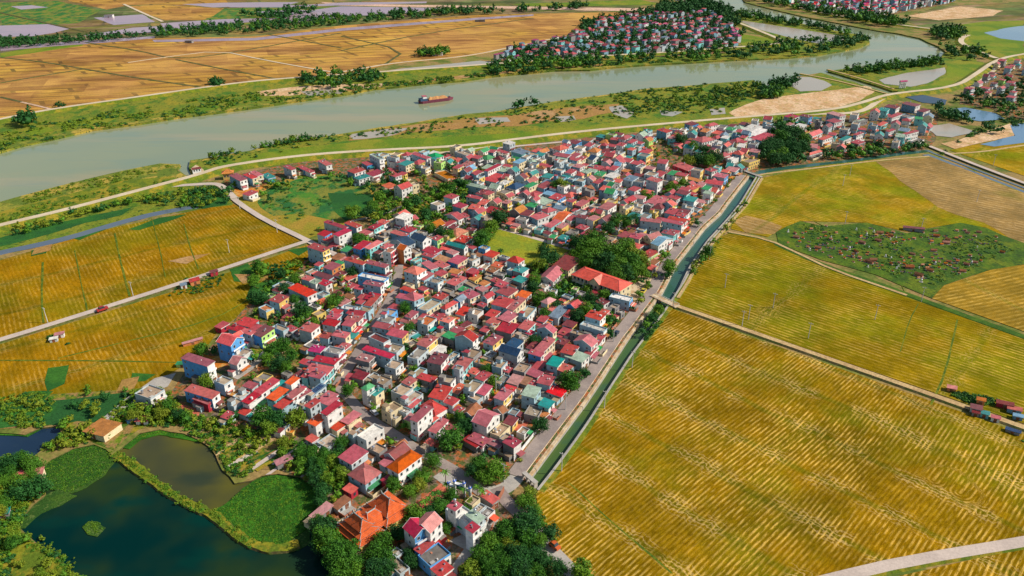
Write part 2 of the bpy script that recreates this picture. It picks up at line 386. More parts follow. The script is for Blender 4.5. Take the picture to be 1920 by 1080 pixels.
M['pole'] = m_flat('pole_concrete', (0.55, 0.53, 0.50), 0.8)
M['bark'] = m_flat('bark', (0.16, 0.10, 0.06), 0.9)
M['leaf'] = m_leaf('foliage', (0.022, 0.095, 0.006), (0.05, 0.165, 0.008), (0.085, 0.20, 0.008))
M['leafdark'] = m_leaf('foliage_dark', (0.010, 0.060, 0.012), (0.022, 0.095, 0.012), (0.02, 0.10, 0.015))
M['leaflite'] = m_leaf('foliage_light', (0.065, 0.16, 0.006), (0.12, 0.22, 0.008), (0.17, 0.21, 0.01))
M['dead'] = m_flat('dry_branches', (0.28, 0.20, 0.17), 0.9)
M['blueplastic'] = m_flat('blue_tarpaulin', (0.02, 0.12, 0.60), 0.5)
M['brick'] = m_flat('red_brick', (0.42, 0.16, 0.09), 0.9)
M['white'] = m_flat('white_paint', (0.78, 0.76, 0.72), 0.7)
M['dark'] = m_flat('dark_paint', (0.03, 0.03, 0.035), 0.6)

# ---------------------------------------------------------------- object helpers
def link(name, me, parent=None, kind=None, label=None, cat=None, group=None):
    o = bpy.data.objects.new(name, me)
    COL.objects.link(o)
    if parent is not None: o.parent = parent
    if kind: o['kind'] = kind
    if label: o['label'] = label
    if cat: o['category'] = cat
    if group: o['group'] = group
    return o
def empty(name, loc, rz, label, cat, group=None):
    o = bpy.data.objects.new(name, None)
    o.empty_display_size = 1.0
    o.location = loc; o.rotation_euler = (0, 0, rz)
    COL.objects.link(o)
    o['label'] = label; o['category'] = cat
    if group: o['group'] = group
    return o
class MB:
    def __init__(s):
        s.v = []; s.f = []; s.mi = []; s.mats = []
    def slot(s, m):
        if m not in s.mats: s.mats.append(m)
        return s.mats.index(m)
    def face(s, pts, m):
        b = len(s.v); s.v.extend(pts); s.f.append(tuple(range(b, b + len(pts)))); s.mi.append(s.slot(m))
    def hexa(s, p, m, top=None, skip_bottom=False):
        """p: 8 corners, 0-3 bottom ccw, 4-7 top ccw"""
        b = len(s.v); s.v.extend(p); k = s.slot(m)
        kt = s.slot(top) if top else k
        fs = [((4, 5, 6, 7), kt), ((0, 1, 5, 4), k), ((1, 2, 6, 5), k), ((2, 3, 7, 6), k), ((3, 0, 4, 7), k)]
        if not skip_bottom: fs.append(((3, 2, 1, 0), k))
        for q, kk in fs:
            s.f.append(tuple(b + i for i in q)); s.mi.append(kk)
    def box(s, x0, x1, y0, y1, z0, z1, m, top=None):
        s.hexa([(x0, y0, z0), (x1, y0, z0), (x1, y1, z0), (x0, y1, z0), (x0, y0, z1), (x1, y0, z1), (x1, y1, z1), (x0, y1, z1)], m, top)
    def cyl(s, x, y, z0, z1, r0, r1, m, n=8):
        b = len(s.v); k = s.slot(m)
        for i in range(n):
            a = 2 * math.pi * i / n
            s.v.append((x + r0 * math.cos(a), y + r0 * math.sin(a), z0))
        for i in range(n):
            a = 2 * math.pi * i / n
            s.v.append((x + r1 * math.cos(a), y + r1 * math.sin(a), z1))
        for i in range(n):
            j = (i + 1) % n
            s.f.append((b + i, b + j, b + n + j, b + n + i)); s.mi.append(k)
        s.f.append(tuple(b + n + i for i in range(n))); s.mi.append(k)
        s.f.append(tuple(b + i for i in reversed(range(n)))); s.mi.append(k)
    def bar(s, a, b_, r, m, n=5):
        a = Vector(a); b_ = Vector(b_); d = (b_ - a)
        q = d.to_track_quat('Z', 'Y')
        base = len(s.v); k = s.slot(m)
        for p in (a, b_):
            for i in range(n):
                an = 2 * math.pi * i / n
                s.v.append(tuple(p + q @ Vector((r * math.cos(an), r * math.sin(an), 0))))
        for i in range(n):
            j = (i + 1) % n
            s.f.append((base + i, base + j, base + n + j, base + n + i)); s.mi.append(k)
        s.f.append(tuple(base + n + i for i in range(n))); s.mi.append(k)
        s.f.append(tuple(base + i for i in reversed(range(n)))); s.mi.append(k)
    def add(s, o, mat4):
        b = len(s.v)
        s.v.extend(tuple(mat4 @ Vector(p)) for p in o.v)
        mp = [s.slot(m) for m in o.mats]
        s.f.extend(tuple(b + i for i in f) for f in o.f)
        s.mi.extend(mp[i] for i in o.mi)
    def mesh(s, name):
        me = bpy.data.meshes.new(name)
        me.from_pydata(s.v, [], s.f)
        for m in s.mats: me.materials.append(m)
        if len(s.mats) > 1:
            me.polygons.foreach_set('material_index', s.mi)
        me.update()
        return me
    def build(s, name, parent=None, **kw):
        return link(name, s.mesh(name), parent, **kw)

def inpoly(x, y, P):
    c = False; j = len(P) - 1
    for i in range(len(P)):
        xi, yi = P[i]; xj, yj = P[j]
        if (yi > y) != (yj > y) and x < (xj - xi) * (y - yi) / (yj - yi) + xi: c = not c
        j = i
    return c
def PP(s, z=0.0):
    """'u,v u,v' pixel list -> ground points"""
    return [G(*map(float, q.split(',')), z) for q in s.split()]
def smooth(P, closed=True, it=2):
    for _ in range(it):
        Q = []; n = len(P)
        for i in range(n if closed else n - 1):
            a = P[i]; b = P[(i + 1) % n]
            Q.append((a[0] * .75 + b[0] * .25, a[1] * .75 + b[1] * .25)); Q.append((a[0] * .25 + b[0] * .75, a[1] * .25 + b[1] * .75))
        if not closed: Q = [P[0]] + Q + [P[-1]]
        P = Q
    return P
def rough(P, step, amp, seed):
    """subdivide an outline and wobble it, for natural shores"""
    Q = []; n = len(P)
    for i in range(n):
        a = P[i]; b = P[(i + 1) % n]; L = math.dist(a, b); k = max(1, int(L / step))
        for j in range(k):
            t = j / k; x = a[0] + (b[0] - a[0]) * t; y = a[1] + (b[1] - a[1]) * t
            w = noise.noise_vector(Vector((x / (step * 2.2), y / (step * 2.2), seed)))
            Q.append((x + w.x * amp, y + w.y * amp))
    return Q
def tri_fill(P):
    vs = [Vector(p) for p in P]
    r = delaunay_2d_cdt(vs, [], [list(range(len(P)))], 1, 1e-4)
    return [(v.x, v.y) for v in r[0]], r[2]
def sheet(name, P, z, mat, kind='structure', lab=None, skirt=0.0):
    v, f = tri_fill(P)
    vs = [(x, y, z) for x, y in v]; fs = []
    for q in f:
        a, b, c = (vs[i] for i in q[:3])
        up = (b[0] - a[0]) * (c[1] - a[1]) - (b[1] - a[1]) * (c[0] - a[0]) > 0
        fs.append(tuple(q) if up else tuple(reversed(q)))
    if skirt:
        b0 = len(vs); n = len(P)
        vs += [(x, y, z) for x, y in P] + [(x, y, z - skirt) for x, y in P]
        fs += [(b0 + i, b0 + (i + 1) % n, b0 + n + (i + 1) % n, b0 + n + i) for i in range(n)]
    me = bpy.data.meshes.new(name); me.from_pydata(vs, [], fs); me.materials.append(mat)
    return link(name, me, None, kind, lab)
def offset(P, d):
    """offset an open polyline sideways (positive = left of travel)"""
    Q = []
    for i, p in enumerate(P):
        a = P[max(0, i - 1)]; b = P[min(len(P) - 1, i + 1)]
        dx, dy = b[0] - a[0], b[1] - a[1]; L = math.hypot(dx, dy) or 1
        Q.append((p[0] - dy / L * d, p[1] + dx / L * d))
    return Q
def strip(name, P, w, z, mat, side=None, slope=0.0, z0=-0.5, kind='structure', wob=0.0, lab=None):
    """ribbon of width w at height z with battered sides"""
    L = offset(P, w / 2); Rr = offset(P, -w / 2)
    L2 = offset(P, w / 2 + slope + 0.01); R2 = offset(P, -w / 2 - slope - 0.01)
    if wob:
        for i in range(len(P)):
            k = wob * noise.noise(Vector((P[i][0] * .2, P[i][1] * .2, 3.1)))
            L[i] = (L[i][0] + k, L[i][1] + k); Rr[i] = (Rr[i][0] + k * .6, Rr[i][1] - k)
    n = len(P)
    vs = [(x, y, z) for x, y in L] + [(x, y, z) for x, y in Rr] + [(x, y, z0) for x, y in L2] + [(x, y, z0) for x, y in R2]
    fs = []; mi = []
    for i in range(n - 1):
        fs += [(i, n + i, n + i + 1, i + 1), (2 * n + i, i, i + 1, 2 * n + i + 1), (n + i, 3 * n + i, 3 * n + i + 1, n + i + 1)]
        mi += [0, 1, 1]
    fs += [(0, 2 * n, 3 * n, n), (n - 1, 2 * n - 1, 4 * n - 1, 3 * n - 1)]; mi += [1, 1]
    me = bpy.data.meshes.new(name); me.from_pydata(vs, [], fs)
    me.materials.append(mat); me.materials.append(side or mat)
    me.polygons.foreach_set('material_index', mi)
    return link(name, me, None, kind, lab)
def dens(P, step):
    Q = []
    for a, b in zip(P, P[1:]):
        k = max(1, int(math.dist(a, b) / step))
        Q += [(a[0] + (b[0] - a[0]) * j / k, a[1] + (b[1] - a[1]) * j / k) for j in range(k)]
    return Q + [P[-1]]

# ---------------------------------------------------------------- water bodies (cut out of the ground)
RIVER = PP('-80,300 0,285 43,272 100,260 173,243 260,232 333,220 390,213 467,203 533,193 640,178 700,167 740,163 807,156 870,151 923,143 1040,132 1107,131 1140,127 1207,122 1280,118 1313,116 1380,112 1480,108 1533,103 1580,95 1613,88 1630,80 1630,70 1612,64 1585,62 1547,53 1497,43 1430,31 1377,25 1360,17 1342,8 1325,-6 1290,-30 1240,-60 1300,-60 1375,-30 1385,-10 1397,4 1447,17 1513,32 1580,45 1643,57 1680,62 1723,71 1760,87 1774,98 1760,110 1740,117 1680,121 1613,126 1552,133 1610,150 1672,170 1684,170 1680,175 1664,174 1600,154 1538,136 1520,139 1493,144 1500,152 1475,154 1440,163 1425,158 1413,150 1330,157 1280,162 1257,163 1207,167 1140,177 1040,190 973,202 923,210 873,214 773,230 707,240 640,252 533,265 467,283 400,294 358,301 352,313 357,323 372,331 366,334 346,328 332,318 340,308 300,306 233,320 143,341 60,362 0,379 -80,398')
POND = PP('215,852 238,832 265,813 300,806 345,813 375,824 392,838 402,852 418,880 440,905 475,897 490,890 520,888 560,893 590,913 606,935 590,962 580,985 590,1010 612,1040 640,1090 660,1160 120,1160 140,1085 112,1045 75,1022 42,1002 35,985 50,960 62,945 85,925 75,905 72,880 95,862 135,842 175,833 200,840')
PONDL = PP('-60,815 0,812 47,815 75,802 110,799 117,815 105,826 85,838 70,850 50,862 35,871 12,873 -60,880')
CAN_L = PP('991,902 1007,880 1055,815 1100,755 1120,725 1180,633 1192,618 1232,563 1243,548 1270,495 1323,427 1353,400 1367,380 1405,331')
CAN_R = PP('1417,332 1388,380 1361,413 1325,452 1292,500 1273,540 1259,562 1240,590 1182,666 1142,727 1100,793 1068,838 1037,880 1006,919')
CANAL = CAN_L + CAN_R
RIVER_S = rough(RIVER, 9, 2.0, 1.3)
POND_S = rough(POND, 5, 1.6, 2.3)
PONDL_S = rough(PONDL, 5, 1.5, 4.1)
HOLES = [RIVER_S, POND_S, PONDL_S, CANAL]
HB = [(min(p[0] for p in h), max(p[0] for p in h), min(p[1] for p in h), max(p[1] for p in h)) for h in HOLES]
def inhole(x, y):
    for h, b in zip(HOLES, HB):
        if b[0] < x < b[1] and b[2] < y < b[3] and inpoly(x, y, h): return True
    return False
ZC = [0]
def cut(name, P, z, mat, kind='structure', lab=None):
    ZC[0] += 1
    if z > 0: z += 0.0007 * ZC[0]
    bx = (min(p[0] for p in P), max(p[0] for p in P), min(p[1] for p in P), max(p[1] for p in P))
    pts = [Vector(p) for p in P]; edges = [(i, (i + 1) % len(P)) for i in range(len(P))]
    for h, b in zip(HOLES, HB):
        if b[0] > bx[1] or b[1] < bx[0] or b[2] > bx[3] or b[3] < bx[2]: continue
        o = len(pts); pts += [Vector(p) for p in h]
        edges += [(o + i, o + (i + 1) % len(h)) for i in range(len(h))]
    r = delaunay_2d_cdt(pts, edges, [], 0, 1e-4)
    vs = [(v.x, v.y, z) for v in r[0]]; fs = []
    for q in r[2]:
        a, b, c = (vs[i] for i in q[:3])
        cx = (a[0] + b[0] + c[0]) / 3; cy = (a[1] + b[1] + c[1]) / 3
        if not inpoly(cx, cy, P) or inhole(cx, cy): continue
        up = (b[0] - a[0]) * (c[1] - a[1]) - (b[1] - a[1]) * (c[0] - a[0]) > 0
        fs.append(tuple(q) if up else tuple(reversed(q)))
    me = bpy.data.meshes.new(name); me.from_pydata(vs, [], fs); me.materials.append(mat)
    return link(name, me, None, kind, lab)
def zone(name, s, z, mat, wob=0.0, step=8, **kw):
    P = PP(s)
    if wob: P = rough(P, step, wob, len(s) * 0.37)
    return cut(name, P, z, mat, **kw)

cut('ground', [(-9000, -600), (9000, -600), (9000, 14000), (-9000, 14000)], 0.0, M['land'])
for h, mm in zip(HOLES, ('shore', 'earthbank', 'earthbank', 'concgrey')):
    n = len(h); vs = [(x, y, 0.0) for x, y in h] + [(x, y, -3.2) for x, y in h]
    me = bpy.data.meshes.new('water_bank'); me.from_pydata(vs, [], [(i, (i + 1) % n, n + (i + 1) % n, n + i) for i in range(n)])
    me.materials.append(M[mm]); link('water_bank', me, None, 'structure')
def big(P, d=6):
    cx = sum(p[0] for p in P) / len(P); cy = sum(p[1] for p in P) / len(P)
    return P
sheet('river', RIVER, -1.6, M['river'])
sheet('pond', POND, -0.7, M['pondw'])
sheet('pond', PP('216,850 240,832 265,813 300,806 345,813 375,824 392,838 402,852 418,880 440,905 472,902 440,925 420,945 402,962 365,946 325,926 290,902 262,880 235,864'), -0.66, M['pondm'])
sheet('pond', PONDL, -0.7, M['pondb'])
sheet('canal', CAN_L[:8] + CAN_R[6:], -1.5, M['canalw'])
sheet('canal', CAN_L[7:] + CAN_R[:7], -1.46, M['canalup'])

M['leftg2'] = m_land('mown_bed', [(0.3, 0.25, 0.02), (0.36, 0.22, 0.03)], 0.2, 1.5)
# ---------------------------------------------------------------- land cover
zone('distant_fields', '-400,110 0,107 160,80 290,72 480,68 640,48 900,28 1180,20 1290,-20 1285,-80 -900,-80', 0.03, M['farland'])
zone('far_field', '-300,135 0,107 160,80 290,72 480,68 640,48 900,28 1180,22 1235,28 1190,42 1100,54 1050,70 960,90 870,105 740,120 640,140 500,154 300,182 100,210 0,230 -300,285', 0.06, M['farfield'])
zone('green_marsh', '0,5 110,2 190,20 150,42 90,48 0,50', 0.09, M['green'], 6, 30)
zone('green_marsh', '380,18 470,14 600,12 640,20 560,28 540,44 420,50 360,44', 0.09, M['green'], 6, 30)
zone('green_marsh', '960,8 1100,3 1200,0 1240,8 1100,12 990,12', 0.09, M['pasture'], 4, 30)
zone('green_marsh', '0,100 60,90 160,82 155,86 60,100 0,108', 0.1, M['pasture'], 2, 30)
for s in ('0,48 100,45 135,53 100,62 60,68 -60,71 -60,50', '177,33 267,27 292,41 213,47', '640,12 830,15 770,24 690,29 600,30 560,22', '550,27 600,22 640,24 636,33 560,41 515,40',
          '250,52 380,44 440,40 400,50 300,60 150,68', '340,8 420,5 560,4 540,10 400,14', '20,12 60,10 90,14 40,18'):
    zone('flooded_field', s, 0.14, M['mauve'], 2, 20)
for s in ('285,75 480,71 640,53 900,33 1000,27 1000,30 900,37 640,58 480,76 290,79', '0,86 100,80 200,74 290,68 290,72 200,80 90,88 0,96', '420,10 560,10 640,5 800,3 800,6 640,10 540,14 430,14', '300,44 420,36 520,34 500,40 400,46 310,52', '480,22 560,18 600,22 520,30'):
    zone('flooded_field', s, 0.18, M['mauve'], 1.5, 20)
zone('far_brown_field', '640,33 760,27 900,20 1000,16 1180,17 1180,20 900,27 760,36 640,42', 0.15, M['farland'])
zone('bare_earth', '600,4 700,8 900,11 1080,14 1240,16 1240,21 1100,20 900,15 760,13 620,10', 0.16, M['pinkdirt'], 2, 20)
zone('far_bank_flat', '-80,246 0,229 100,210 300,182 500,154 640,141 740,133 860,127 940,120 1023,115 1140,106 1257,100 1320,95 1390,90 1462,86 1640,60 1640,85 1500,110 1280,122 1040,138 900,150 800,160 640,182 400,216 200,244 0,290 -80,305', 0.1, M['waste'], 1.5, 14)
zone('far_bank_flat', '540,178 660,166 760,154 880,140 1000,128 1130,120 1125,127 1000,138 900,146 800,158 640,176', 0.14, M['mud'], 3, 14)
zone('sand_bank', '480,172 560,162 640,158 720,157 720,163 640,170 540,180 490,180', 0.18, M['sand'], 2, 10)
for s in ('565,172 600,168 650,170 640,176 580,180', '690,138 760,128 820,122 900,114 925,117 900,122 800,130 730,136'):
    zone('shallow_pond', s, 0.22, M['pale'], 1.5, 10)
for s in ('300,210 360,203 420,198 400,206 330,216', '100,232 170,222 230,214 200,230 120,240', '45,246 90,238 100,246 60,255'):
    zone('green_strip', s, 0.2, M['pasture'], 3, 10)
zone('far_village_ground', '925,120 960,96 1040,78 1090,58 1130,42 1190,32 1240,26 1330,22 1375,45 1390,75 1380,98 1300,104 1180,108 1040,118', 0.12, M['village'], 4, 20)
zone('far_village_ground', '1440,5 1470,-20 1820,-20 1780,8 1720,18 1650,32 1600,34 1520,22', 0.12, M['village'], 4, 20)
zone('green_marsh', '1375,62 1445,72 1462,80 1440,86 1395,90 1385,76', 0.16, M['pasture'], 2, 12)
zone('far_brown_field', '120,-4 420,-4 430,8 380,12 300,8 240,10 200,18 130,2', 0.1, M['farfield'])
zone('far_brown_field', '236,12 300,9 420,16 400,30 380,38 310,38 262,22', 0.1, M['farfield'])
def shore(s, d, mat='shore'):
    P = dens(PP(s), 14); Q = offset(P, d)
    Q = [(x + 3 * noise.noise(Vector((x * .03, y * .03, 2))), y + 3 * noise.noise(Vector((x * .03, y * .03, 9)))) for x, y in Q]
    W = offset(P, -d * .6)
    cut('river_shore', W + Q[::-1], 0.2, M[mat])
shore('0,285 43,272 100,260 173,243 260,232 333,220 390,213 467,203 533,193 640,178 740,163 807,156 870,151 923,143 1040,132 1140,127 1280,118', 9)
shore('1440,163 1330,157 1280,162 1207,167 1140,177 1040,190 973,202 873,214 773,230 707,240 640,252 533,265 467,283 400,294 358,301', 6)
shore('332,318 340,308 300,306 233,320 143,341 60,362 0,379', 6)
# inside the bend and the far right
zone('river_flat', '1365,18 1430,30 1500,44 1590,62 1628,68 1628,84 1600,92 1530,104 1440,108 1400,98 1462,86 1448,68 1400,48 1350,30', 0.1, M['waste'], 2, 12)
zone('shallow_pond', '1380,37 1447,47 1513,57 1592,70 1580,77 1535,82 1487,72 1420,55', 0.14, M['pale'], 2, 10)
zone('far_meadow', '1690,34 1760,12 1900,5 2100,-10 2100,110 1920,106 1863,106 1800,82 1740,58', 0.08, M['farland'])
zone('far_meadow', '1700,30 1800,12 1880,20 1860,30 1760,38', 0.12, M['sand'], 5, 20)
zone('far_meadow', '1760,52 1850,40 1920,38 1920,110 1870,108 1815,86', 0.13, M['pasture'], 4, 20)
zone('shallow_pond', '1845,62 1890,52 1960,44 1960,82 1873,72', 0.2, M['blue'], 3, 12)
# near bank wasteland
zone('river_flat', '360,298 470,281 640,250 780,227 923,208 1040,188 1140,175 1257,161 1330,155 1420,150 1500,150 1552,132 1700,118 1774,97 1830,110 1835,140 1800,165 1690,185 1640,185 1600,205 1430,224 1290,236 1100,254 960,270 860,283 700,291 560,300 420,322 385,330 355,318', 0.04, M['waste'], 1.0, 12)
zone('pasture', '400,300 540,280 700,262 860,256 960,250 1090,236 1180,226 1290,222 1290,236 1100,254 960,270 860,283 700,291 560,300 420,320', 0.1, M['pasture'], 2.5, 12)
zone('mud_flat', '650,250 720,240 850,226 960,215 1090,200 1160,196 1150,210 1090,222 980,236 880,240 760,250 680,262 652,264', 0.12, M['mud'], 5, 14)
for s in ('655,252 720,242 775,240 730,256 665,262', '890,222 950,220 955,228 900,233', '1040,219 1075,217 1080,225 1050,229', '1140,200 1165,198 1190,212 1175,222 1150,214', '1330,205 1358,202 1362,214 1335,216', '1236,208 1280,210 1260,219 1240,216'):
    zone('shallow_pond', s, 0.17, M['pale'], 2.5, 8)
zone('sand_flat', '1365,212 1400,196 1440,184 1500,176 1560,170 1630,160 1640,172 1612,190 1560,203 1480,210 1380,221', 0.15, M['sand'], 2.5, 12)
zone('inlet_pond', '1482,152 1498,145 1520,145 1545,152 1560,160 1540,170 1500,172 1484,162', 0.2, M['pale'], 2, 8)
zone('inlet_pond', '1647,150 1700,137 1773,127 1770,140 1740,157 1707,163 1660,158', 0.2, M['pale'], 1.5, 10)
zone('pasture', '1776,120 1800,112 1845,118 1836,140 1800,160 1700,174 1712,165 1745,160 1775,143', 0.18, M['pasture'], 1, 10)
zone('river_flat', '1552,134 1620,140 1650,148 1655,160 1685,168 1680,171 1610,150', 0.16, M['bank'], 1, 10)
# left bank below the river mouth
zone('left_bank', '-80,400 0,380 60,363 143,342 233,321 300,307 338,309 331,319 345,329 366,335 385,330 340,345 250,366 120,400 0,430 -80,450', 0.06, M['shore'], 1.0, 10)
zone('pasture', '-80,420 0,398 120,366 230,338 320,330 340,338 250,362 120,394 0,424 -80,445', 0.12, M['bank'], 2, 12)
zone('scrub_strip', '-80,455 0,435 120,406 250,372 340,352 410,350 440,370 436,384 370,392 290,402 200,422 110,448 0,474 -80,492', 0.06, M['waste'], 1, 12)
zone('scrub_strip', '-80,465 60,430 180,402 250,390 230,404 160,420 60,448 -80,480', 0.12, M['reed'], 3, 10)
zone('reed_marsh', '360,378 400,368 432,372 425,384 380,392', 0.16, M['reed'], 1.5, 8)
# left rice fields
zone('rice_field', '-120,520 0,488 200,430 370,394 432,380 578,451 330,532 0,634 -120,668', 0.05, M['leftg'])
zone('rice_field', '-120,684 0,646 330,545 580,458 600,470 560,520 490,562 410,620 385,655 330,695 250,738 160,752 0,758 -120,770', 0.05, M['leftg'])
for s in ('135,447 205,420 200,430 150,450', '60,470 95,462 85,475 60,480', '240,430 300,408 350,402 320,414 260,432', '425,500 460,488 470,500 440,510', '500,560 560,535 565,550 510,575', '540,470 590,460 560,480', '430,506 480,500 470,530 440,528', '90,690 130,685 120,720 85,735', '55,735 100,735 80,756 20,756', '250,700 290,702 270,716 245,715', '470,535 545,520 560,545 500,575 460,560'):
    zone('vegetable_plot', s, 0.12, M['crop'], 1.2, 4)
for s in ('480,515 510,512 500,525 478,528', '440,515 470,515 480,528 455,532', '70,455 100,452 95,470 60,478', '230,712 262,706 250,730 215,740', '315,490 360,480 395,475 350,495'):
    zone('bare_plot', s, 0.14, M['mud'], 0.8, 4)
zone('meadow', '432,378 480,352 560,330 620,326 705,345 708,400 660,418 600,440 578,447', 0.07, M['oldgreen'])
zone('meadow', '490,360 560,335 620,328 690,342 700,385 640,415 560,402 510,405 480,380', 0.12, M['green'], 3, 10)
zone('meadow', '615,362 700,365 705,400 650,415 625,395', 0.16, M['reed'], 2, 8)
# village
VILL = '300,768 345,700 405,640 470,565 560,505 585,470 640,440 700,415 712,350 620,326 480,352 440,372 412,345 430,330 560,304 700,294 860,286 960,273 1290,240 1440,227 1600,212 1700,190 1760,215 1755,262 1735,284 1530,305 1430,318 1405,330 1353,398 1323,425 1270,493 1232,560 1180,631 1100,753 991,900 960,925 985,965 930,1010 880,1075 860,1160 660,1160 630,1060 590,1000 610,935 590,905 520,880 440,850 400,800 340,790'
zone('village_ground', VILL, 0.04, M['village'])
zone('garden', '345,790 400,780 470,800 560,840 620,850 640,900 610,930 590,905 540,880 480,880 440,895 405,845 375,820', 0.1, M['garden'], 1, 8)
zone('garden', '100,740 300,725 340,760 360,800 300,800 262,806 235,825 215,845 170,828 120,840 85,850 118,812 112,795 60,800 -60,808 -60,765 0,760', 0.06, M['garden'], 1, 8)
zone('garden', '-60,885 35,875 70,865 72,900 82,925 60,942 45,962 32,985 40,1005 75,1027 110,1050 138,1090 120,1160 -200,1160', 0.06, M['bank'], 1, 8)
zone('garden', '600,960 640,980 620,1040 680,1090 860,1090 930,1010 985,965 1010,960 1010,1000 1070,1060 1060,1150 640,1150 600,1050 575,990', 0.1, M['garden'], 1, 8)
zone('garden', '700,345 740,330 800,370 880,350 900,390 860,420 760,440 700,430 705,400', 0.1, M['garden'], 2, 8)
zone('garden', '470,650 540,640 590,660 570,700 500,690 460,675', 0.1, M['garden'], 1, 8)
zone('reed_marsh', '-60,756 130,748 250,736 295,742 262,760 215,782 190,795 150,790 110,797 75,800 -60,808', 0.12, M['reed'], 2, 6)
zone('football_pitch', '903,455 935,427 1000,445 1072,468 1045,482 1010,490 985,502 940,492', 0.14, M['pitch'])
zone('paved_court', '868,428 892,425 905,432 890,452 862,460 850,448', 0.15, M['orangeearth'])
zone('school_yard', '1176,530 1200,515 1222,512 1226,535 1205,565 1180,562', 0.15, M['conclight'])
zone('temple_court', '735,985 765,955 830,905 848,918 820,940 772,975', 0.15, M['redtile'])
zone('paved_court', '812,895 835,880 858,900 838,915', 0.16, M['concgrey'])
zone('paved_court', '842,1015 872,1000 900,1005 915,975 935,975 905,1035 855,1080 838,1075 870,1030', 0.16, M['concgrey'])
zone('paved_court', '828,985 838,978 850,1010 840,1018', 0.16, M['orangeearth'])
zone('earth_court', '420,350 436,352 450,358 492,350 500,357 462,368 446,370 430,360', 0.3, M['orangeearth'])
zone('earth_court', '375,665 420,670 430,680 410,695 385,690', 0.16, M['orangeearth'])
zone('paved_court', '338,757 375,770 372,785 345,778', 0.16, M['redtile'])
zone('paved_court', '930,355 1000,340 1010,360 960,372', 0.1, M['conclight'])
zone('farm_path', '290,710 330,700 315,725 270,745 200,800 180,795 240,745', 0.14, M['concgrey'])
random.seed(41)
VB = PP('620,735 600,640 560,610 560,540 640,470 780,395 860,330 1000,292 1180,262 1290,250 1400,245 1392,328 1258,493 1168,631 1088,753 980,885 900,880 850,850 770,800 690,770')
def court(x, y, th, w, h, mat, nm, z):
    c, s = math.cos(th), math.sin(th)
    cut(nm, [(x + a * c - b_ * s, y + a * s + b_ * c) for a, b_ in ((-w, -h), (w, -h), (w, h), (-w, h))], z, mat)
n_ = 0
while n_ < 90:                           # brick and concrete courts between the houses
    x, y = random.uniform(-130, 230), random.uniform(230, 620)
    if not inpoly(x, y, VB): continue
    court(x, y, R(57 + random.gauss(0, 5)), random.uniform(2, 6), random.uniform(2, 5), M[random.choice(('redtile', 'orangeearth', 'orangeearth', 'concgrey', 'redtile'))], 'house_court', 0.05); n_ += 1
GB = PP('400,850 470,810 560,845 625,850 640,895 600,930 560,885 480,875 430,870')
n_ = 0
while n_ < 46:                           # raised vegetable beds
    x, y = random.uniform(-130, -50), random.uniform(215, 280)
    if not inpoly(x, y, GB): continue
    court(x, y, R(52 + random.gauss(0, 4)), random.uniform(3, 9), random.uniform(.35, 1.1), M[random.choice(('crop', 'conc', 'leftg2', 'dirt'))], 'vegetable_bed', 0.16); n_ += 1
for k in range(5):
    p = G(392 + k * 4.5, 800 - k * 2.4); court(p[0], p[1], R(56), 9 - abs(k - 2), .5, M['dirt' if k % 2 else 'crop'], 'vegetable_bed', 0.2)
# right rice fields
zone('rice_field', '1262,580 1920,815 2150,900 2150,965 1920,1007 1550,1076 1400,1120 1080,1120 1060,1050 1010,965 1005,925 1040,885 1072,840 1104,795 1146,729 1186,668 1243,592', 0.05, M['gold'])
zone('rice_field', '1600,1100 1920,1028 2150,985 2150,1160 1550,1160', 0.05, M['gold'])
zone('rice_field', '1275,545 1296,500 1330,452 1370,437 1440,450 1540,500 1920,637 2100,700 2100,860 1920,795 1262,568', 0.05, M['olive'])
zone('rice_field', '1380,395 1425,335 1530,312 1640,300 1742,293 1920,362 2050,400 2050,520 1920,492 1850,440 1800,418 1700,435 1625,418 1500,415 1455,435 1440,445 1370,430', 0.05, M['upfield'])
zone('rice_field', '1640,302 1742,293 1920,362 2050,400 2050,500 1920,465 1850,420 1760,390 1690,340', 0.09, M['pinkfield'], 3, 10)
zone('rice_field', '1370,415 1400,405 1470,425 1450,440 1400,436', 0.09, M['pinkfield'], 2, 8)
zone('cemetery_grass', '1455,436 1475,425 1500,415 1545,425 1625,418 1700,438 1800,418 1850,428 1880,442 1960,470 1960,490 1850,508 1770,535 1747,560 1640,515 1540,488 1460,458', 0.12, M['grave'])
zone('rice_field', '1747,560 1770,536 1850,509 1920,489 2050,460 2050,690 1920,622', 0.09, M['rfield'])
zone('rice_field', '1780,282 1870,262 1920,258 2050,240 2050,400 1920,330', 0.06, M['upfield'])
zone('earth_bank', '1765,270 1800,262 1895,232 1905,245 1900,256 1840,268 1790,280', 0.1, M['sand'], 1, 8)
zone('reservoir', '1837,271 1903,255 1894,236 1920,231 2050,200 2050,262 1920,268 1864,275', 0.16, M['blue'], 1, 10)
zone('reservoir', '1767,207 1809,202 1864,212 1884,224 1837,228 1781,218', 0.2, M['blue'], 1, 8)
zone('fish_pond', '1734,238 1780,232 1831,248 1785,258 1755,255', 0.2, M['pale'], 1.5, 8)
zone('fish_pond', '1690,180 1720,176 1775,188 1772,197 1730,193', 0.2, M['pondb'], 0.5, 8)
zone('settlement_ground', '1800,178 1850,150 1870,125 1960,108 1960,230 1890,220 1860,205 1800,195', 0.08, M['village'], 3, 12)

M['bund'] = m_land('bund_grass', [(0.11, 0.15, 0.01), (0.19, 0.19, 0.012), (0.07, 0.12, 0.01)], 0.12, 0.8)
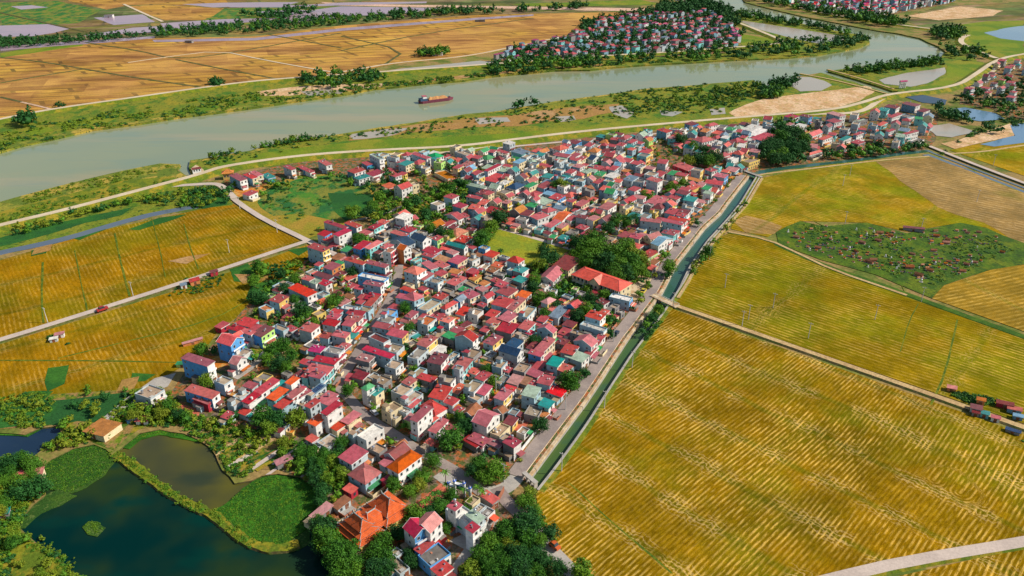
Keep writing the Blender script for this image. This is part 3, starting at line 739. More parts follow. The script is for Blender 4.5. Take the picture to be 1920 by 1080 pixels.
# roads, dikes, paths, ditches: raised ribbons
def road(name, s, w, z, mat, side='bank', slope=1.0, wob=0.0, sm=2, z0=-0.3, lab=None):
    ZC[0] += 1; z += 0.0011 * (ZC[0] % 90)
    P = smooth(PP(s), False, sm)
    return strip(name, dens(P, 12), w, z, M[mat], M[side], slope, z0, wob=wob, lab=lab)
def off_road(name, base, d, w, z, mat, side, slope=0.2, z0=-0.3):
    P = dens(smooth(offset(base, d), False, 1), 12)
    return strip(name, P, w, z, M[mat], M[side], slope, z0)
road('dike_road', '-120,462 0,429 120,401 250,366 310,350 345,341 385,329 420,317 560,297 700,287 860,280 960,267 1100,250 1290,233 1420,222 1560,211 1620,196 1665,180 1790,168 1830,142 1868,115 1920,104 2100,80', 5.5, 2.6, 'dike', 'bank', 7)
road('village_road', '310,352 350,349 395,346 412,348 425,358 440,374', 5, 0.9, 'conc', 'bank', 1.5)
road('village_road', '700,288 760,292 840,289 900,279 950,269', 5, 1.2, 'dike', 'bank', 2)
road('village_road', '1440,219 1540,216 1595,215 1625,208 1650,188 1672,180', 6, 1.4, 'dike', 'bank', 2)
road('field_lane', '425,362 450,384 500,416 578,453 625,478 655,490', 4.2, 0.7, 'conc', 'earthbank', 0.8, sm=1)
road('field_lane', '-150,682 0,640 160,590 330,536 480,485 578,453', 4.2, 0.7, 'conc', 'earthbank', 0.8, sm=1)
road('dirt_road', '1262,573 1500,656 1700,726 1920,804 2150,886', 3.0, 0.7, 'dirt', 'earthbank', 1.4, sm=1)
road('concrete_road', '1400,1130 1560,1088 1700,1055 1920,1019 2150,976', 4.4, 0.8, 'conc', 'bank', 0.9, sm=1)
road('earth_path', '1366,436 1440,450 1500,478 1560,507 1700,555', 2.0, 0.5, 'dirt', 'ditch', 1.2, sm=1)
road('field_ditch', '1455,458 1540,497 1640,530 1700,552 1800,589 1920,632 2100,700', 4.0, 0.25, 'ditch', 'ditch', 1.2, sm=1)
for s, w in (('1420,612 1480,548 1536,498', 2.6), ('1380,816 1470,748 1560,685', 2.2), ('1066,905 1130,965 1260,1076', 1.5), ('1745,760 1772,700 1795,600', 2.0), ('1688,660 1705,600 1722,570', 1.2),
             ('0,676 200,677 335,680', 1.8), ('80,492 78,560 82,606', 2.2), ('215,438 228,500 243,556', 2.0), ('345,420 355,460 372,505', 1.4), ('140,470 150,520 165,590', 1.3), ('110,672 240,640 400,600 470,560', 1.6), ('285,410 300,470 310,520', 0.9),
             ('1590,450 1500,400 1430,375', 1.0), ('1700,555 1640,430', 0.6)):
    road('grass_bund', s, w * 0.42, 0.22, 'bund', 'bund', 0.3, sm=1, wob=0.5)
road('stream', '-100,498 0,474 60,462 130,446 200,425 250,411 290,401 370,387', 7, 0.2, 'stream', 'stream', 0.1, wob=2.5, sm=1)
road('side_canal', '1405,331 1440,319 1530,309 1620,299 1700,287 1745,283', 6, 0.16, 'canalup', 'ditch', 0.6, wob=1, sm=1)
road('irrigation_canal', '1735,290 1800,315 1920,362 2100,430', 7, 0.16, 'stream', 'ditch', 0.6, sm=1)
road('canal_road', '1742,276 1800,300 1920,346 2100,412', 4.0, 1.2, 'conc', 'earthbank', 1.6, sm=1)
road('irrigation_canal', '1738,283 1800,307 1920,353 2100,420', 2.5, 0.3, 'stream', 'ditch', 0.6, sm=1)
road('earth_path', '1760,290 1840,286 1900,276 1960,268', 2.5, 0.5, 'dirt', 'bank', 1.5, sm=1)
road('far_dike', '-100,248 0,228 100,208 250,187 400,165 500,153 633,144 773,134 860,128 940,122 1023,116 1140,107 1257,101 1330,95 1400,90 1455,86 1468,80 1447,70 1380,43 1313,22 1280,5 1276,-20', 6, 2.4, 'dike', 'bank', 6)
road('far_track', '600,143 660,132 740,118 873,107 963,88 1077,65', 4, 0.5, 'dike', 'mud', 1.0)
road('far_track', '240,118 300,109 410,95 500,114 600,132 640,138', 3, 0.5, 'dike', 'mud', 1.0, sm=1)
road('far_track', '40,192 75,200 105,208', 3, 0.5, 'pinkdirt', 'mud', 1.0)
for s in ('0,108 80,116 160,130 260,147 380,164', '0,156 80,142 155,130', '330,112 420,130 530,150', '160,80 260,95 330,112 430,100 640,62', '640,90 500,64', '0,182 60,196 110,208', '640,68 760,95 720,122', '640,95 800,62 1000,34'):
    road('far_ditch', s, 3.5, 0.3, 'earthbank', 'earthbank', 0.6, sm=1)
road('far_track', '0,24 80,42 160,60', 4, 0.6, 'earthbank', 'earthbank', 1)
road('far_canal', '232,8 262,22 305,41', 5, 0.5, 'dike', 'earthbank', 1)
road('far_dike', '1455,2 1513,22 1613,38 1680,48 1743,56', 6, 2.0, 'dike', 'bank', 5)
road('far_dike', '1868,112 1848,105 1818,92 1800,82 1803,73 1815,68', 7, 2.0, 'dike', 'bank', 5)
road('far_track', '1820,166 1850,145 1865,130 1885,118', 5, 0.5, 'dike', 'bank', 1)
road('levee', '1552,131 1610,147 1676,168', 3, 0.8, 'dirt', 'bank', 1.5, sm=1)
road('levee', '1500,139 1560,150 1620,165 1664,177', 3, 0.8, 'dirt', 'bank', 1.5, sm=1)
# causeway between the ponds
road('pond_causeway', '213,850 240,866 262,883 290,903 325,928 365,949 400,964 430,990 455,1010 480,1022 520,1030 560,1018', 3.4, 0.1, 'bank', 'earthbank', 0.8, wob=1.2, z0=-1.5)
# the main canal: stone ledge, concrete coping, road, wall
LB = dens(CAN_L, 10)
off_road('canal_coping', LB, 0.75, 1.3, 0.55, 'conclight', 'conclight', 0.1)
off_road('canal_ledge', LB, 2.0, 1.2, 0.42, 'village', 'village', 0.2)
off_road('canal_road', LB, 5.9, 6.0, 0.5, 'asph', 'conclight', 0.9)
RB = dens(CAN_R[:], 10)
off_road('canal_coping', RB, 0.5, 0.9, 0.5, 'concgrey', 'concgrey', 0.1)
off_road('canal_bank', RB, 2.0, 2.2, 0.3, 'bank', 'bank', 0.6)
RU = dens(PP('1429,335 1400,385 1373,415 1340,452 1306,500 1290,530 1271,560'), 10)
strip('earth_path', RU, 1.8, 0.6, M['dirt'], M['bank'], 0.6)
strip('field_channel', offset(RU, -2.2), 0.8, 0.7, M['concgrey'], M['concgrey'], 0.05)
road('canal_path', '1417,330 1440,326 1530,316 1640,302 1742,294', 2.2, 0.5, 'dirt', 'bank', 1)
# village lanes
for s, w, m in (('632,724 660,680 690,630 715,590 735,555 745,530 748,500', 5.0, 'asph'), ('632,722 668,762 690,785 740,815 790,850 850,880 880,905 905,925', 4.8, 'asph'), ('905,925 935,922 955,912 975,888', 6, 'concgrey'),
                ('930,915 945,935 962,953 985,972', 5, 'asph'), ('985,972 1000,990 1030,1030 1062,1062 1090,1100', 5.6, 'concgrey'), ('935,428 1000,446 1078,470', 3.2, 'conc'),
                ('1168,545 1215,515 1235,500', 4, 'conclight'), ('660,415 720,402 760,385 800,375', 3.0, 'conc'), ('748,500 790,480 850,455 870,420 900,408 935,425', 3, 'concgrey'),
                ('500,660 540,640 600,600 640,580', 2.6, 'conc'), ('440,710 470,690 500,660', 4, 'concgrey'), ('560,880 600,860 640,830', 1.5, 'conc'), ('1050,455 1100,430 1180,400 1260,385', 2.6, 'concgrey'),
                ('930,400 1010,360 1100,320 1180,290', 2.6, 'concgrey'), ('1120,520 1060,500 1000,520 960,560 930,600', 2.4, 'concgrey'), ('735,556 800,580 870,600 950,640 1060,690', 2.4, 'concgrey'),
                ('930,278 1100,262 1290,246 1400,236', 3.5, 'conc')):
    road('village_lane', s, w, 0.22 if w > 4 else 0.18, m, 'village', 0.3, sm=2, z0=0.0)
# floating plants
def lily(s, mat, z, wob=1.2):
    P = rough(rough(PP(s), 7, wob * 1.6, len(s) * 0.23), 1.6, wob * .5, len(s) * 0.1)
    v, f = tri_fill(P)
    return sheet('floating_plants', P, z, M[mat], kind='stuff', lab='dense mat of green water plants floating on the pond', skirt=0.25)
lily('70,882 95,860 135,839 175,832 205,843 213,862 195,888 160,910 130,922 95,915', 'lotus', -0.42)
lily('475,900 505,888 560,892 590,913 608,935 590,965 575,990 545,1012 500,1027 470,1017 440,992 405,964 398,953 430,935 455,915', 'lily', -0.4)
lily('395,836 430,850 478,880 470,896 450,899 430,884 412,862', 'lily', -0.44)
lily('212,838 262,806 330,792 385,815 380,826 345,818 300,812 262,822 235,842', 'lily', -0.4)
lily('153,985 165,974 180,975 197,987 182,1003 163,1000', 'lotus', -0.45, 0.8)
lily('60,940 85,925 110,915 140,925 110,945 75,960 50,985 35,985 45,960', 'lotus', -0.46)
lily('545,1012 578,990 580,1012 560,1026 510,1030', 'lotus', -0.52)
lily('-60,805 0,800 60,795 75,803 47,816 0,813 -60,816', 'lily', -0.4)

# ---------------------------------------------------------------- houses
# one line per volume, read off the survey tiles: roof corners left, front, right; height; roof form; roof colour; wall colour, with shade painted in on many; gable or front colour
# '+' adds the volume to the house above it
HOUSES = '''
@560 740 6
110,305 190,350 305,260 7 s r w
+ 245,205 320,228 495,112 9.6 p c w
+ 80,490 150,535 210,500 3 s r g
90,110 130,150 230,70 8.5 s c g
+ 235,60 350,125 430,40 7 s c l
480,290 560,330 700,225 6 p p c
+ 365,370 430,405 530,350 5 s r c
225,520 320,600 460,490 3.5 f d g
+ 165,545 230,590 280,555 3 f d g
650,460 760,515 970,380 8 f w w
565,480 620,500 760,400 5 f d g
780,610 905,665 1005,600 5 f d k
450,700 595,780 780,655 7 s c g
550,900 750,1005 940,880 6 h c l
1000,640 1120,720 1270,590 4 g m g
+ 1100,560 1150,600 1240,520 5 g b g
+ 940,750 1000,790 1110,730 3.5 s c g
1005,805 1120,880 1385,690 8 h O w w
+ 925,960 1000,1010 1140,950 3.5 s c m
640,45 700,75 800,10 7 s t c
+ 560,-10 600,15 690,-40 8.6 h G w
1000,230 1080,290 1150,230 4.5 f d c
1085,150 1210,215 1255,180 6 f d g
920,160 1000,230 1135,140 7 f d c
1140,70 1230,110 1405,-10 6.5 f d g w
1225,120 1270,150 1370,70 5.5 s r t
1245,280 1325,310 1490,160 10 s c w
1390,110 1540,230 1655,150 5.5 h c w
1460,400 1540,430 1680,300 6.5 s c w
+ 1640,370 1750,430 1810,385 5 s c w
1430,530 1500,580 1545,535 3 s r t
1250,430 1300,470 1340,450 3 s r t
1455,270 1510,305 1560,280 4 s r t
@780 700 6
635,535 795,600 935,460 8 G c w
595,720 750,815 820,745 3.6 s c w
540,740 680,830 740,800 3.2 s c k
800,770 930,835 950,790 3.5 s p g
1010,765 1115,840 1195,775 7 s c k w
945,730 1010,765 1090,700 6.3 f d k
840,660 940,710 1050,590 6 f d c
155,245 305,300 355,160 6 s c t
295,310 410,360 480,300 5 s c g
440,410 490,440 525,400 4 s c w
240,85 390,110 440,40 8 f d k w
+ 430,-60 490,-40 515,-80 11 f d g
400,200 470,230 550,140 3.5 s r k
540,170 650,215 725,95 6.5 f d g w
690,215 770,245 840,150 5 s c w
580,260 690,310 765,265 4 f d g
885,265 985,305 1070,205 7 s c l y
+ 975,180 1090,205 1120,165 6 s r w
1030,90 1140,130 1180,40 5 s p k
1160,95 1240,130 1290,60 5 s b k
1262,130 1330,145 1355,90 5 s c k
1185,240 1330,275 1385,170 8 s y l
1490,375 1600,425 1650,350 6 s t t w
1530,220 1690,280 1745,215 3.2 s r g
1215,450 1370,490 1400,380 4 f d k
530,440 640,490 700,370 4.5 g b g
890,400 970,450 1010,420 4 g b k
1335,320 1430,345 1455,290 3.5 s y g
10,50 180,100 225,50 6 s c k
1300,340 1400,360 1420,320 4 f k k
1390,460 1490,510 1520,480 3 s o k
@800 860 4.909
205,440 445,650 530,560 7.5 f w g w
+ 200,430 265,478 322,432 10.4 s c w
+ 370,625 425,680 490,635 9.6 s c w
+ 385,500 470,590 530,545 8.4 s y g
355,390 420,430 495,365 5 f d c
430,460 490,500 560,440 4 f d g
505,325 605,410 650,385 3.6 s r k
490,480 560,540 620,470 4 f k w
@560 900 6
1200,520 1305,645 1490,560 9 G c w b
+ 1320,490 1480,590 1585,440 9.4 g p w
+ 1480,510 1510,560 1610,490 8 f o w
+ 1315,770 1380,830 1530,720 5.5 s c b
1370,825 1480,975 1720,830 5.5 f k b w
1530,960 1600,1090 1720,985 4 s c w
990,880 1140,1060 1255,990 3 f d g
1040,800 1100,870 1150,830 3.2 f d g
140,405 195,445 385,300 2.6 s p k
390,290 440,330 590,230 2.6 s b g
505,95 590,150 645,110 3.2 s r m
@240 600 6
985,250 1155,290 1295,200 10 G r b
+ 1160,170 1215,190 1290,150 9.4 g r b
1175,370 1300,410 1375,330 5.5 f d w
595,430 890,520 960,465 10 s c b w
1140,480 1225,505 1320,425 6.5 G p g w
65,830 250,885 400,775 6.5 f d g w
955,690 1080,730 1180,670 7 f d g w
620,800 945,885 1025,820 7 s c b w
+ 730,885 895,945 955,895 5 s c m
1285,910 1360,940 1540,800 7 p c w
+ 1430,790 1500,830 1690,690 7.5 s c w
+ 1255,1030 1320,1070 1375,1010 3 s r g
1120,935 1190,975 1285,900 5 f d g
1180,850 1255,890 1370,815 5 f d g
1560,870 1655,905 1790,790 7.5 p r t g
+ 1770,705 1835,725 1920,660 9 s r w
1650,960 1730,1000 1880,880 8 p c l
+ 1800,840 1860,865 1990,760 8.4 s c w
1120,95 1250,130 1310,90 7.4 s c g
1260,130 1385,168 1425,130 8 s c g w
1395,150 1500,190 1640,100 8 s m b v
1210,40 1370,80 1460,10 7 s r l
1370,85 1430,115 1480,60 6.6 s c l
1610,80 1745,125 1815,90 6 f d l g
1790,80 1840,130 1895,90 4 s c g
990,65 1045,95 1115,35 3.2 s c m
@400 680 6
640,290 690,322 810,220 6 s t g
840,360 890,400 1000,300 8.4 s c w
930,300 985,385 1080,310 8 s c g
345,250 435,292 475,235 4 s c g
480,160 590,200 655,135 3.2 f k y
1060,350 1110,375 1265,265 7 S N g
1040,395 1150,430 1260,330 6 f d g
95,600 160,632 210,560 3.5 s c g
930,450 1000,490 1060,440 5 f d k
1210,385 1310,430 1390,360 7 s c g
760,120 830,150 875,125 3 f k k
@560 560 6
0,342 140,378 228,305 8 s c g w
345,160 450,175 490,135 7 s c l
+ 455,120 620,132 660,90 7.6 f w l
520,180 715,190 755,150 7.8 s c l
300,215 430,230 465,185 7.2 s c l
+ 510,238 670,258 715,205 7.8 s c l w
260,290 410,310 450,255 7.4 s c g
+ 480,300 590,312 625,255 8 s c l c
225,435 330,448 370,395 7 s c l
+ 360,422 525,442 572,390 8 s c g c
700,275 790,302 830,245 4 s c w
640,355 745,388 795,325 4 s c w
560,430 685,452 725,390 3.5 s t g
530,565 600,602 655,520 4 s c k
100,590 240,607 275,545 6 s M l
+ 275,590 450,628 495,560 7 f k g w
180,705 430,742 465,690 7 s c w
+ 40,715 100,740 130,700 5 s c t
+ 95,745 185,762 230,710 5 s c t
460,700 520,722 575,625 4 s c w
150,830 395,872 435,780 7 s c t
+ 190,880 325,905 375,840 8 s c l
+ 110,885 180,900 235,840 6 s c t
935,170 1040,190 1095,125 7 f d b
860,240 1000,272 1060,200 7 f k g
825,315 985,342 1015,290 7 s c l
+ 1000,350 1090,370 1170,300 8 s c w
990,400 1165,442 1210,375 8 s c l y
775,430 955,500 1045,460 7.5 f m g w
965,570 1100,612 1155,520 6 f d g
715,570 1030,670 1072,632 7.5 s c l
635,690 790,712 850,655 6.5 s p k
970,755 1090,792 1155,705 7 f d g w
1225,650 1335,685 1440,565 7 f k g
1330,510 1440,545 1550,445 8 s c g y
1300,685 1400,732 1505,645 5 s m k
1480,620 1540,645 1655,550 5 s w w
1440,712 1600,742 1668,640 7 s m k w
1730,780 1855,815 1930,690 7 s c t
1330,870 1480,942 1555,890 5.5 s c t
1225,880 1310,905 1440,790 5 f d l
1345,255 1450,300 1525,210 7 f o g w
1140,245 1290,300 1345,255 4.4 s c w
1210,185 1265,215 1320,150 6 s c w
1340,225 1390,250 1430,180 5 s c k
1580,245 1690,272 1750,222 7 s r l w
1490,400 1600,452 1700,370 5 f d k
1640,400 1740,465 1785,410 5.5 s G k
1765,420 1960,482 1995,420 8.6 g c l w
1590,100 1650,118 1805,45 7 h c l w
1770,165 1860,190 1920,110 5 s r w
1335,105 1440,142 1600,30 7 f d l c
1080,-5 1300,25 1345,-15 8 s c l
1000,105 1080,132 1145,85 4 s c w
1720,350 1800,392 1850,335 4 s c w
845,910 950,972 1025,890 5 f d k
600,880 720,912 765,840 4 s m k
1035,1040 1170,1090 1290,1000 6 f d g w
1180,925 1245,975 1315,910 6.4 s c c
640,50 705,62 755,5 5 s c l
865,70 930,90 990,-20 6 s c k
690,135 820,155 865,100 6 f d l
470,900 590,900 620,870 3 s c k
630,780 760,800 800,770 3.6 f k k
780,870 830,900 900,850 3.4 f d g
@860 560 6
365,60 530,100 615,20 8 s c l
535,98 615,132 735,10 7.6 s c l c
455,212 560,262 660,180 7 s c c
290,272 410,300 515,258 6 s c w
+ 355,310 400,330 450,290 6.6 f d c
420,350 590,392 665,300 6 s c k
300,180 395,210 455,150 6 s c k
100,160 210,188 275,130 6 f d w
0,150 75,172 155,100 5 s r g
285,480 385,525 485,440 6.5 s c l y
455,575 660,645 718,575 8 G n g w
+ 540,510 640,560 705,480 7.4 s n g
610,800 740,832 805,740 6 f d k
370,755 480,782 535,700 7.4 f d l w
160,715 340,762 390,705 5 f o k c
505,800 560,832 595,785 4 s c k
50,630 165,668 245,580 6 f d k
670,325 775,355 855,275 7 s c l t
+ 760,370 810,405 845,370 5.4 s c k
885,335 1060,388 1095,345 8 g c l c
835,590 930,622 1075,470 7 s c g c
785,610 925,652 948,618 7 s c b w
700,680 905,758 990,705 3 s r k
620,430 730,462 805,410 6 f d k c
670,190 770,212 860,95 7 f d l w
930,30 1000,60 1105,15 8 h p g y
1000,130 1090,152 1215,80 5 s r w
1020,190 1120,222 1225,110 5 s N g
1190,190 1240,212 1295,135 5.4 s c g
1215,70 1310,108 1390,60 7 g c b w
1430,190 1590,242 1645,180 8 s c l w
1365,285 1630,372 1668,330 6 f w l w
1240,385 1520,462 1575,430 6.5 f d k y
1310,470 1500,542 1560,475 8 g c l w
1145,600 1280,632 1335,545 7 s c k
1285,660 1470,735 1548,665 6 s y l w
1565,560 1635,582 1685,500 4 s c w
1500,645 1560,662 1612,580 4 s c w
995,730 1110,768 1165,680 7.4 s t l c
1110,800 1210,832 1285,770 5.5 s r k
750,840 880,888 960,840 4.4 s c k
880,945 1025,975 1062,885 6.4 s c l
1640,455 1700,482 1725,435 3.5 s c w
245,350 310,378 350,330 5 s c k
65,820 190,852 235,830 3.5 s r w
900,90 980,120 1010,90 4 s r w
1700,80 1760,110 1800,80 3.5 f d k
1830,150 1880,180 1920,150 3.5 f d k
@860 400 3.84
590,455 680,492 715,405 6 g c w
680,375 790,412 870,335 7 s m c
930,585 985,598 1075,545 4.4 s c w
1115,610 1265,642 1292,612 6.6 f w l b
@460 470 6
895,175 975,218 1060,160 7.4 s c l o
780,260 940,322 980,285 4 s m l
640,310 720,340 765,305 6 s c l
+ 740,345 790,375 840,335 6.4 s y g w
820,350 905,395 965,355 6 s c w
515,405 700,518 785,465 8 s r l w
280,548 380,588 468,520 8 s c l y
+ 385,620 440,652 495,615 4 s c k
140,640 232,682 332,650 6 f o l y
775,575 850,622 935,590 3.6 g O k
720,605 805,650 828,620 4 f k w
1120,95 1320,158 1348,128 9 s c l
1335,135 1570,192 1605,160 9 s c t w
1510,255 1675,322 1740,235 5 s m k
1300,285 1600,345 1640,300 7.6 f w b w
1320,375 1520,405 1545,370 8.6 s c l w
+ 1225,415 1300,440 1325,405 7 s c l
1245,570 1320,592 1355,545 6 s c k
1440,540 1560,565 1595,500 6 s c k
@560 360 6
100,612 270,672 345,635 9.6 s c l y
300,330 510,412 540,390 7 s c b
525,345 650,402 708,380 7 s c b w
375,478 450,498 615,452 9 s c w
180,480 250,512 315,470 7 s c b
+ 250,540 290,568 360,515 5 s c k
350,595 420,615 438,590 3 s c k
800,390 850,418 938,365 7 s c k t
885,335 960,362 1012,330 6 s r w
680,455 760,485 835,440 5 s c w
1000,320 1050,348 1122,310 6 f k c
1110,275 1190,312 1250,255 9 s w w
1090,365 1140,392 1182,360 4 s c w
1155,415 1250,455 1322,415 5 s c l
1040,450 1190,502 1230,475 7 s c b
890,490 960,520 1030,480 5 f d k c
1060,530 1210,612 1292,560 7 g n g
1262,505 1395,562 1500,525 8 G n l w
1500,520 1560,545 1622,510 7 s c t v
620,620 695,645 792,570 8 s c b
+ 750,620 800,642 935,570 8.4 s r t
860,670 900,695 960,645 6 s m k
930,615 990,642 1062,600 8 s r w
1000,672 1080,695 1110,640 9.4 f o w m
1095,640 1160,672 1240,635 9.6 G O o w
1235,640 1310,695 1392,680 6 f d k c
1330,440 1400,472 1432,440 5 f d k
1440,370 1530,412 1625,345 4 g o w
1680,450 1775,502 1885,430 5 h O c
1640,48 1730,78 1797,45 8 s c l w
1500,120 1560,155 1640,120 7 f d w
1740,150 1830,182 1900,150 7 s c b c
1640,260 1800,312 1872,285 5 g c w
1815,250 1880,285 1930,265 5 s c k
1675,575 1860,638 1882,605 7 G t k w
1780,530 1875,572 1918,510 6 s c k t
1400,650 1520,702 1610,660 5 s c l
1390,700 1500,735 1545,700 4.6 s c l
1590,640 1700,655 1705,600 5 s r k
1660,670 1740,705 1805,680 5 s p l w
1535,740 1640,792 1700,750 4.4 s o k
1545,790 1625,855 1685,820 4 s c k
1700,765 1790,812 1875,745 6 s c b c
1410,790 1490,872 1572,850 5 s c t
1190,885 1330,932 1430,870 8.4 h r l w
1350,960 1410,992 1512,925 5 s c l
1450,992 1565,1032 1612,985 7 f d l w
1690,1005 1760,1052 1868,970 6 s r k
@720 440 6
180,610 310,650 360,630 6 s c b w
215,690 345,742 465,700 8 h c l
915,120 1000,162 1038,145 5 s c l
1055,145 1140,167 1202,138 6 f d b w
1010,225 1060,258 1105,225 3.4 s b c
1130,220 1220,258 1292,210 6 s c w c
1300,240 1380,272 1412,250 5 f k g
1395,280 1510,322 1562,270 8 h c l w
1450,400 1555,432 1632,390 7 s t k w
1460,500 1550,542 1618,500 6 s t k
1215,340 1310,372 1345,330 4 s O c
935,410 1000,442 1052,400 7 s c m
975,480 1020,515 1072,460 4 s o y
1080,540 1130,575 1185,540 4 s o t
735,412 830,442 842,400 3 s o w
920,520 1000,592 1055,560 4 f d k
1060,600 1110,638 1172,610 4 s p k
1200,510 1270,542 1335,520 5 s c k
1130,480 1220,515 1255,480 5 f d k
1255,560 1325,595 1398,550 5.6 s c k
1285,630 1400,692 1482,620 7 s c t c
1480,690 1585,722 1652,660 6 s O w
1105,690 1160,722 1232,665 6 g c l w
880,650 970,722 1065,670 6 s c g c
640,620 740,655 785,620 4 f d k
560,690 650,732 712,680 6 s c k
780,730 860,755 920,705 6 g N b w
945,870 1050,902 1105,860 5 f d l
1060,780 1115,812 1145,790 4 s c k
1730,640 1800,692 1842,660 4 s p t
395,600 450,632 482,610 5 s c k y
480,520 600,560 655,500 6 f d l
200,560 300,585 355,565 5 f d c
130,730 220,752 255,700 5 f y l
1170,390 1230,425 1270,380 4 s b k
700,200 800,235 850,205 5 s p l w
@1040 400 6
960,92 1190,108 1208,80 8.6 s c g c
1175,75 1430,132 1445,105 8.6 s c l w
1270,60 1470,95 1490,68 8 s c l w
730,240 800,282 862,230 5 s c b
840,262 950,290 992,250 7 s c g c
1025,250 1080,292 1205,250 7 g c c
1205,215 1340,248 1368,220 8 s c t
1330,215 1432,235 1448,210 7 s c g w
1140,330 1200,372 1352,290 7 G B w
1335,350 1390,375 1408,340 4 s c w
950,480 1010,530 1130,440 5 s c v v
700,320 810,355 852,335 4 f d c
850,370 940,402 985,360 4 s r k
560,270 640,305 675,260 4 f d k c
50,265 120,302 162,265 4 s t b
130,210 200,242 252,190 5 f k k
250,150 330,185 372,150 5 s c k
310,220 400,262 482,220 5 s c w
1465,180 1530,212 1592,150 4 s r w
1070,565 1130,590 1190,540 3 s b k
1080,620 1120,640 1160,600 3 s r k
40,140 80,170 130,120 5 s p y
@680 270 6
100,110 190,172 242,160 9 f y b w
290,130 370,162 392,140 8.4 f k g
+ 310,190 480,218 492,185 6 s c w
590,100 720,168 745,148 8 s c b w
750,118 820,158 905,130 7 h G w
1080,70 1165,130 1225,100 8 f d g w
1330,150 1400,178 1492,150 7 h G w
1500,70 1600,112 1645,95 6 s c b w
1690,75 1790,118 1872,90 6 s N t
1385,290 1410,308 1542,240 9 s c l w
70,320 120,362 232,320 5 s c w
310,340 370,372 432,350 6 s c l w
400,335 450,355 482,325 5 s c y
230,460 300,502 392,475 3 s O w
385,472 440,512 532,460 9 g c w
530,440 565,465 645,450 8 f d c
1010,180 1070,202 1132,175 5 s r w
1100,240 1180,262 1242,210 6 s p w
1240,320 1290,342 1342,310 6 s c b w
1370,390 1500,432 1600,362 5 s c b
1155,460 1360,502 1405,485 8 s y l w
1165,590 1320,622 1345,600 6.4 s c b w
1350,752 1560,812 1665,770 5 s c k
1640,470 1720,512 1795,450 7 h n w
1590,580 1640,602 1702,570 7 g c c
1540,520 1600,562 1692,510 6 f k c
840,310 960,400 1080,370 3 f o c
@400 260 6
220,400 300,475 370,450 8 s c b w
370,395 440,452 487,430 7 s c l c
430,370 500,422 557,405 7 s c l c
570,400 620,452 692,430 4 s t b
825,300 878,352 918,335 8 s c b w
980,310 1020,352 1062,335 5 s c b
1060,350 1090,382 1132,365 4 s c w
1215,240 1270,302 1328,285 8 s c b w
1545,350 1590,392 1692,350 6 s c b w
+ 1600,430 1640,462 1762,430 6 s t w
1745,392 1790,432 1902,400 5 s c w
1690,262 1730,302 1802,290 5 s c b
350,612 400,642 482,600 4 s c w
@1440 170 6
205,280 282,312 342,290 8 s c b w
375,272 460,302 482,285 8 s m b
695,245 810,292 862,275 9 s p b w
680,330 748,362 832,345 8 s c b w
290,400 380,418 452,395 6 s w w
205,375 240,392 290,375 6 s p g
430,490 500,512 612,465 5 g r w
570,540 620,555 748,530 7 s r l w
950,340 980,352 1142,325 6 f y k
1310,180 1440,202 1502,185 8 s m b w
1365,285 1400,302 1502,270 7 s c w
1530,140 1660,178 1702,160 8 s m b w
1700,220 1750,242 1812,220 7 s m b w
1490,270 1570,302 1642,280 6 f k b w
1220,385 1270,397 1357,370 4 s r t
975,490 1000,502 1082,480 7 s c b w
930,580 1020,602 1122,590 5 s c k
1345,450 1362,462 1442,445 7 s c l w
1530,480 1552,492 1718,470 8 s c b w
450,712 470,722 632,685 4 h r w
810,545 850,562 935,530 5 s t w
1610,560 1680,582 1762,550 4 f k w
@1140 200 6
900,180 940,212 1002,190 8 s m b
1115,200 1140,222 1228,195 9 h c w
1000,352 1060,402 1172,360 7 h c w
1180,342 1220,362 1282,340 6 h c l w
1080,480 1160,522 1222,470 7 G m g c
1370,382 1450,402 1542,380 6 h c c
1330,480 1362,502 1432,470 6 h y w
1520,570 1590,602 1705,560 7 f d y
1330,590 1390,602 1502,580 7 f w w
1625,342 1730,382 1882,330 8 s c b w
1510,252 1600,292 1682,220 6 s w w
1590,300 1680,332 1752,260 6 s w w
1240,540 1300,562 1382,540 4 h c w
800,640 900,722 952,680 6 s c m
585,250 660,292 702,270 8 s c b w
440,812 560,852 622,830 10 s c b w
240,922 300,952 362,920 7 s c b w
1085,870 1280,882 1312,850 7 s c g w
1195,772 1310,802 1342,770 7 s c b
1100,702 1170,732 1242,720 7 s c b w
130,352 190,372 252,330 8 h c w
360,502 440,532 482,490 7 s c b y
860,790 1030,850 1060,830 3 s o b
820,922 960,992 1002,980 5 s c m
@900 220 6
600,370 660,402 727,370 5 s r k
830,420 980,452 992,420 8 s c l
985,442 1040,462 1132,420 7 s c t w
870,332 900,372 962,330 9 h O w
1000,272 1080,302 1122,270 7 s m b
1310,212 1390,232 1432,210 6 s t k
1215,462 1270,482 1372,450 6 G n w
650,542 790,562 822,540 6 s c k
@940 320 6
1120,400 1200,442 1262,380 8 s p l w
840,372 900,402 972,350 6 s c k c
1350,340 1420,372 1502,310 7 g c b w
1640,342 1740,402 1822,310 6 s c b v
350,502 410,552 532,510 8 s r b w
450,442 520,472 642,450 7 h c w
600,530 680,572 782,470 5 G O w
700,530 780,562 872,530 5 s c w
380,332 480,382 572,340 4 s y k
570,382 640,402 722,370 5 f w b
270,112 330,142 382,90 7 g c b c
410,170 480,202 580,150 6 s c b
560,290 640,330 690,280 6 s c b
850,390 900,420 970,360 6 s c w
1000,390 1080,420 1110,380 5 f d g
1440,210 1510,240 1590,190 6 s r b w
30,280 80,310 140,260 7 s c w
510,610 560,640 650,570 6 s c w t
650,620 700,640 740,610 6 s p y
720,680 790,710 850,670 5 f d k
800,470 860,500 960,450 6 f k g
'''
VOL = []        # each house: list of volumes (x, y, theta, dx, dy, h, form, roof, wall, front)
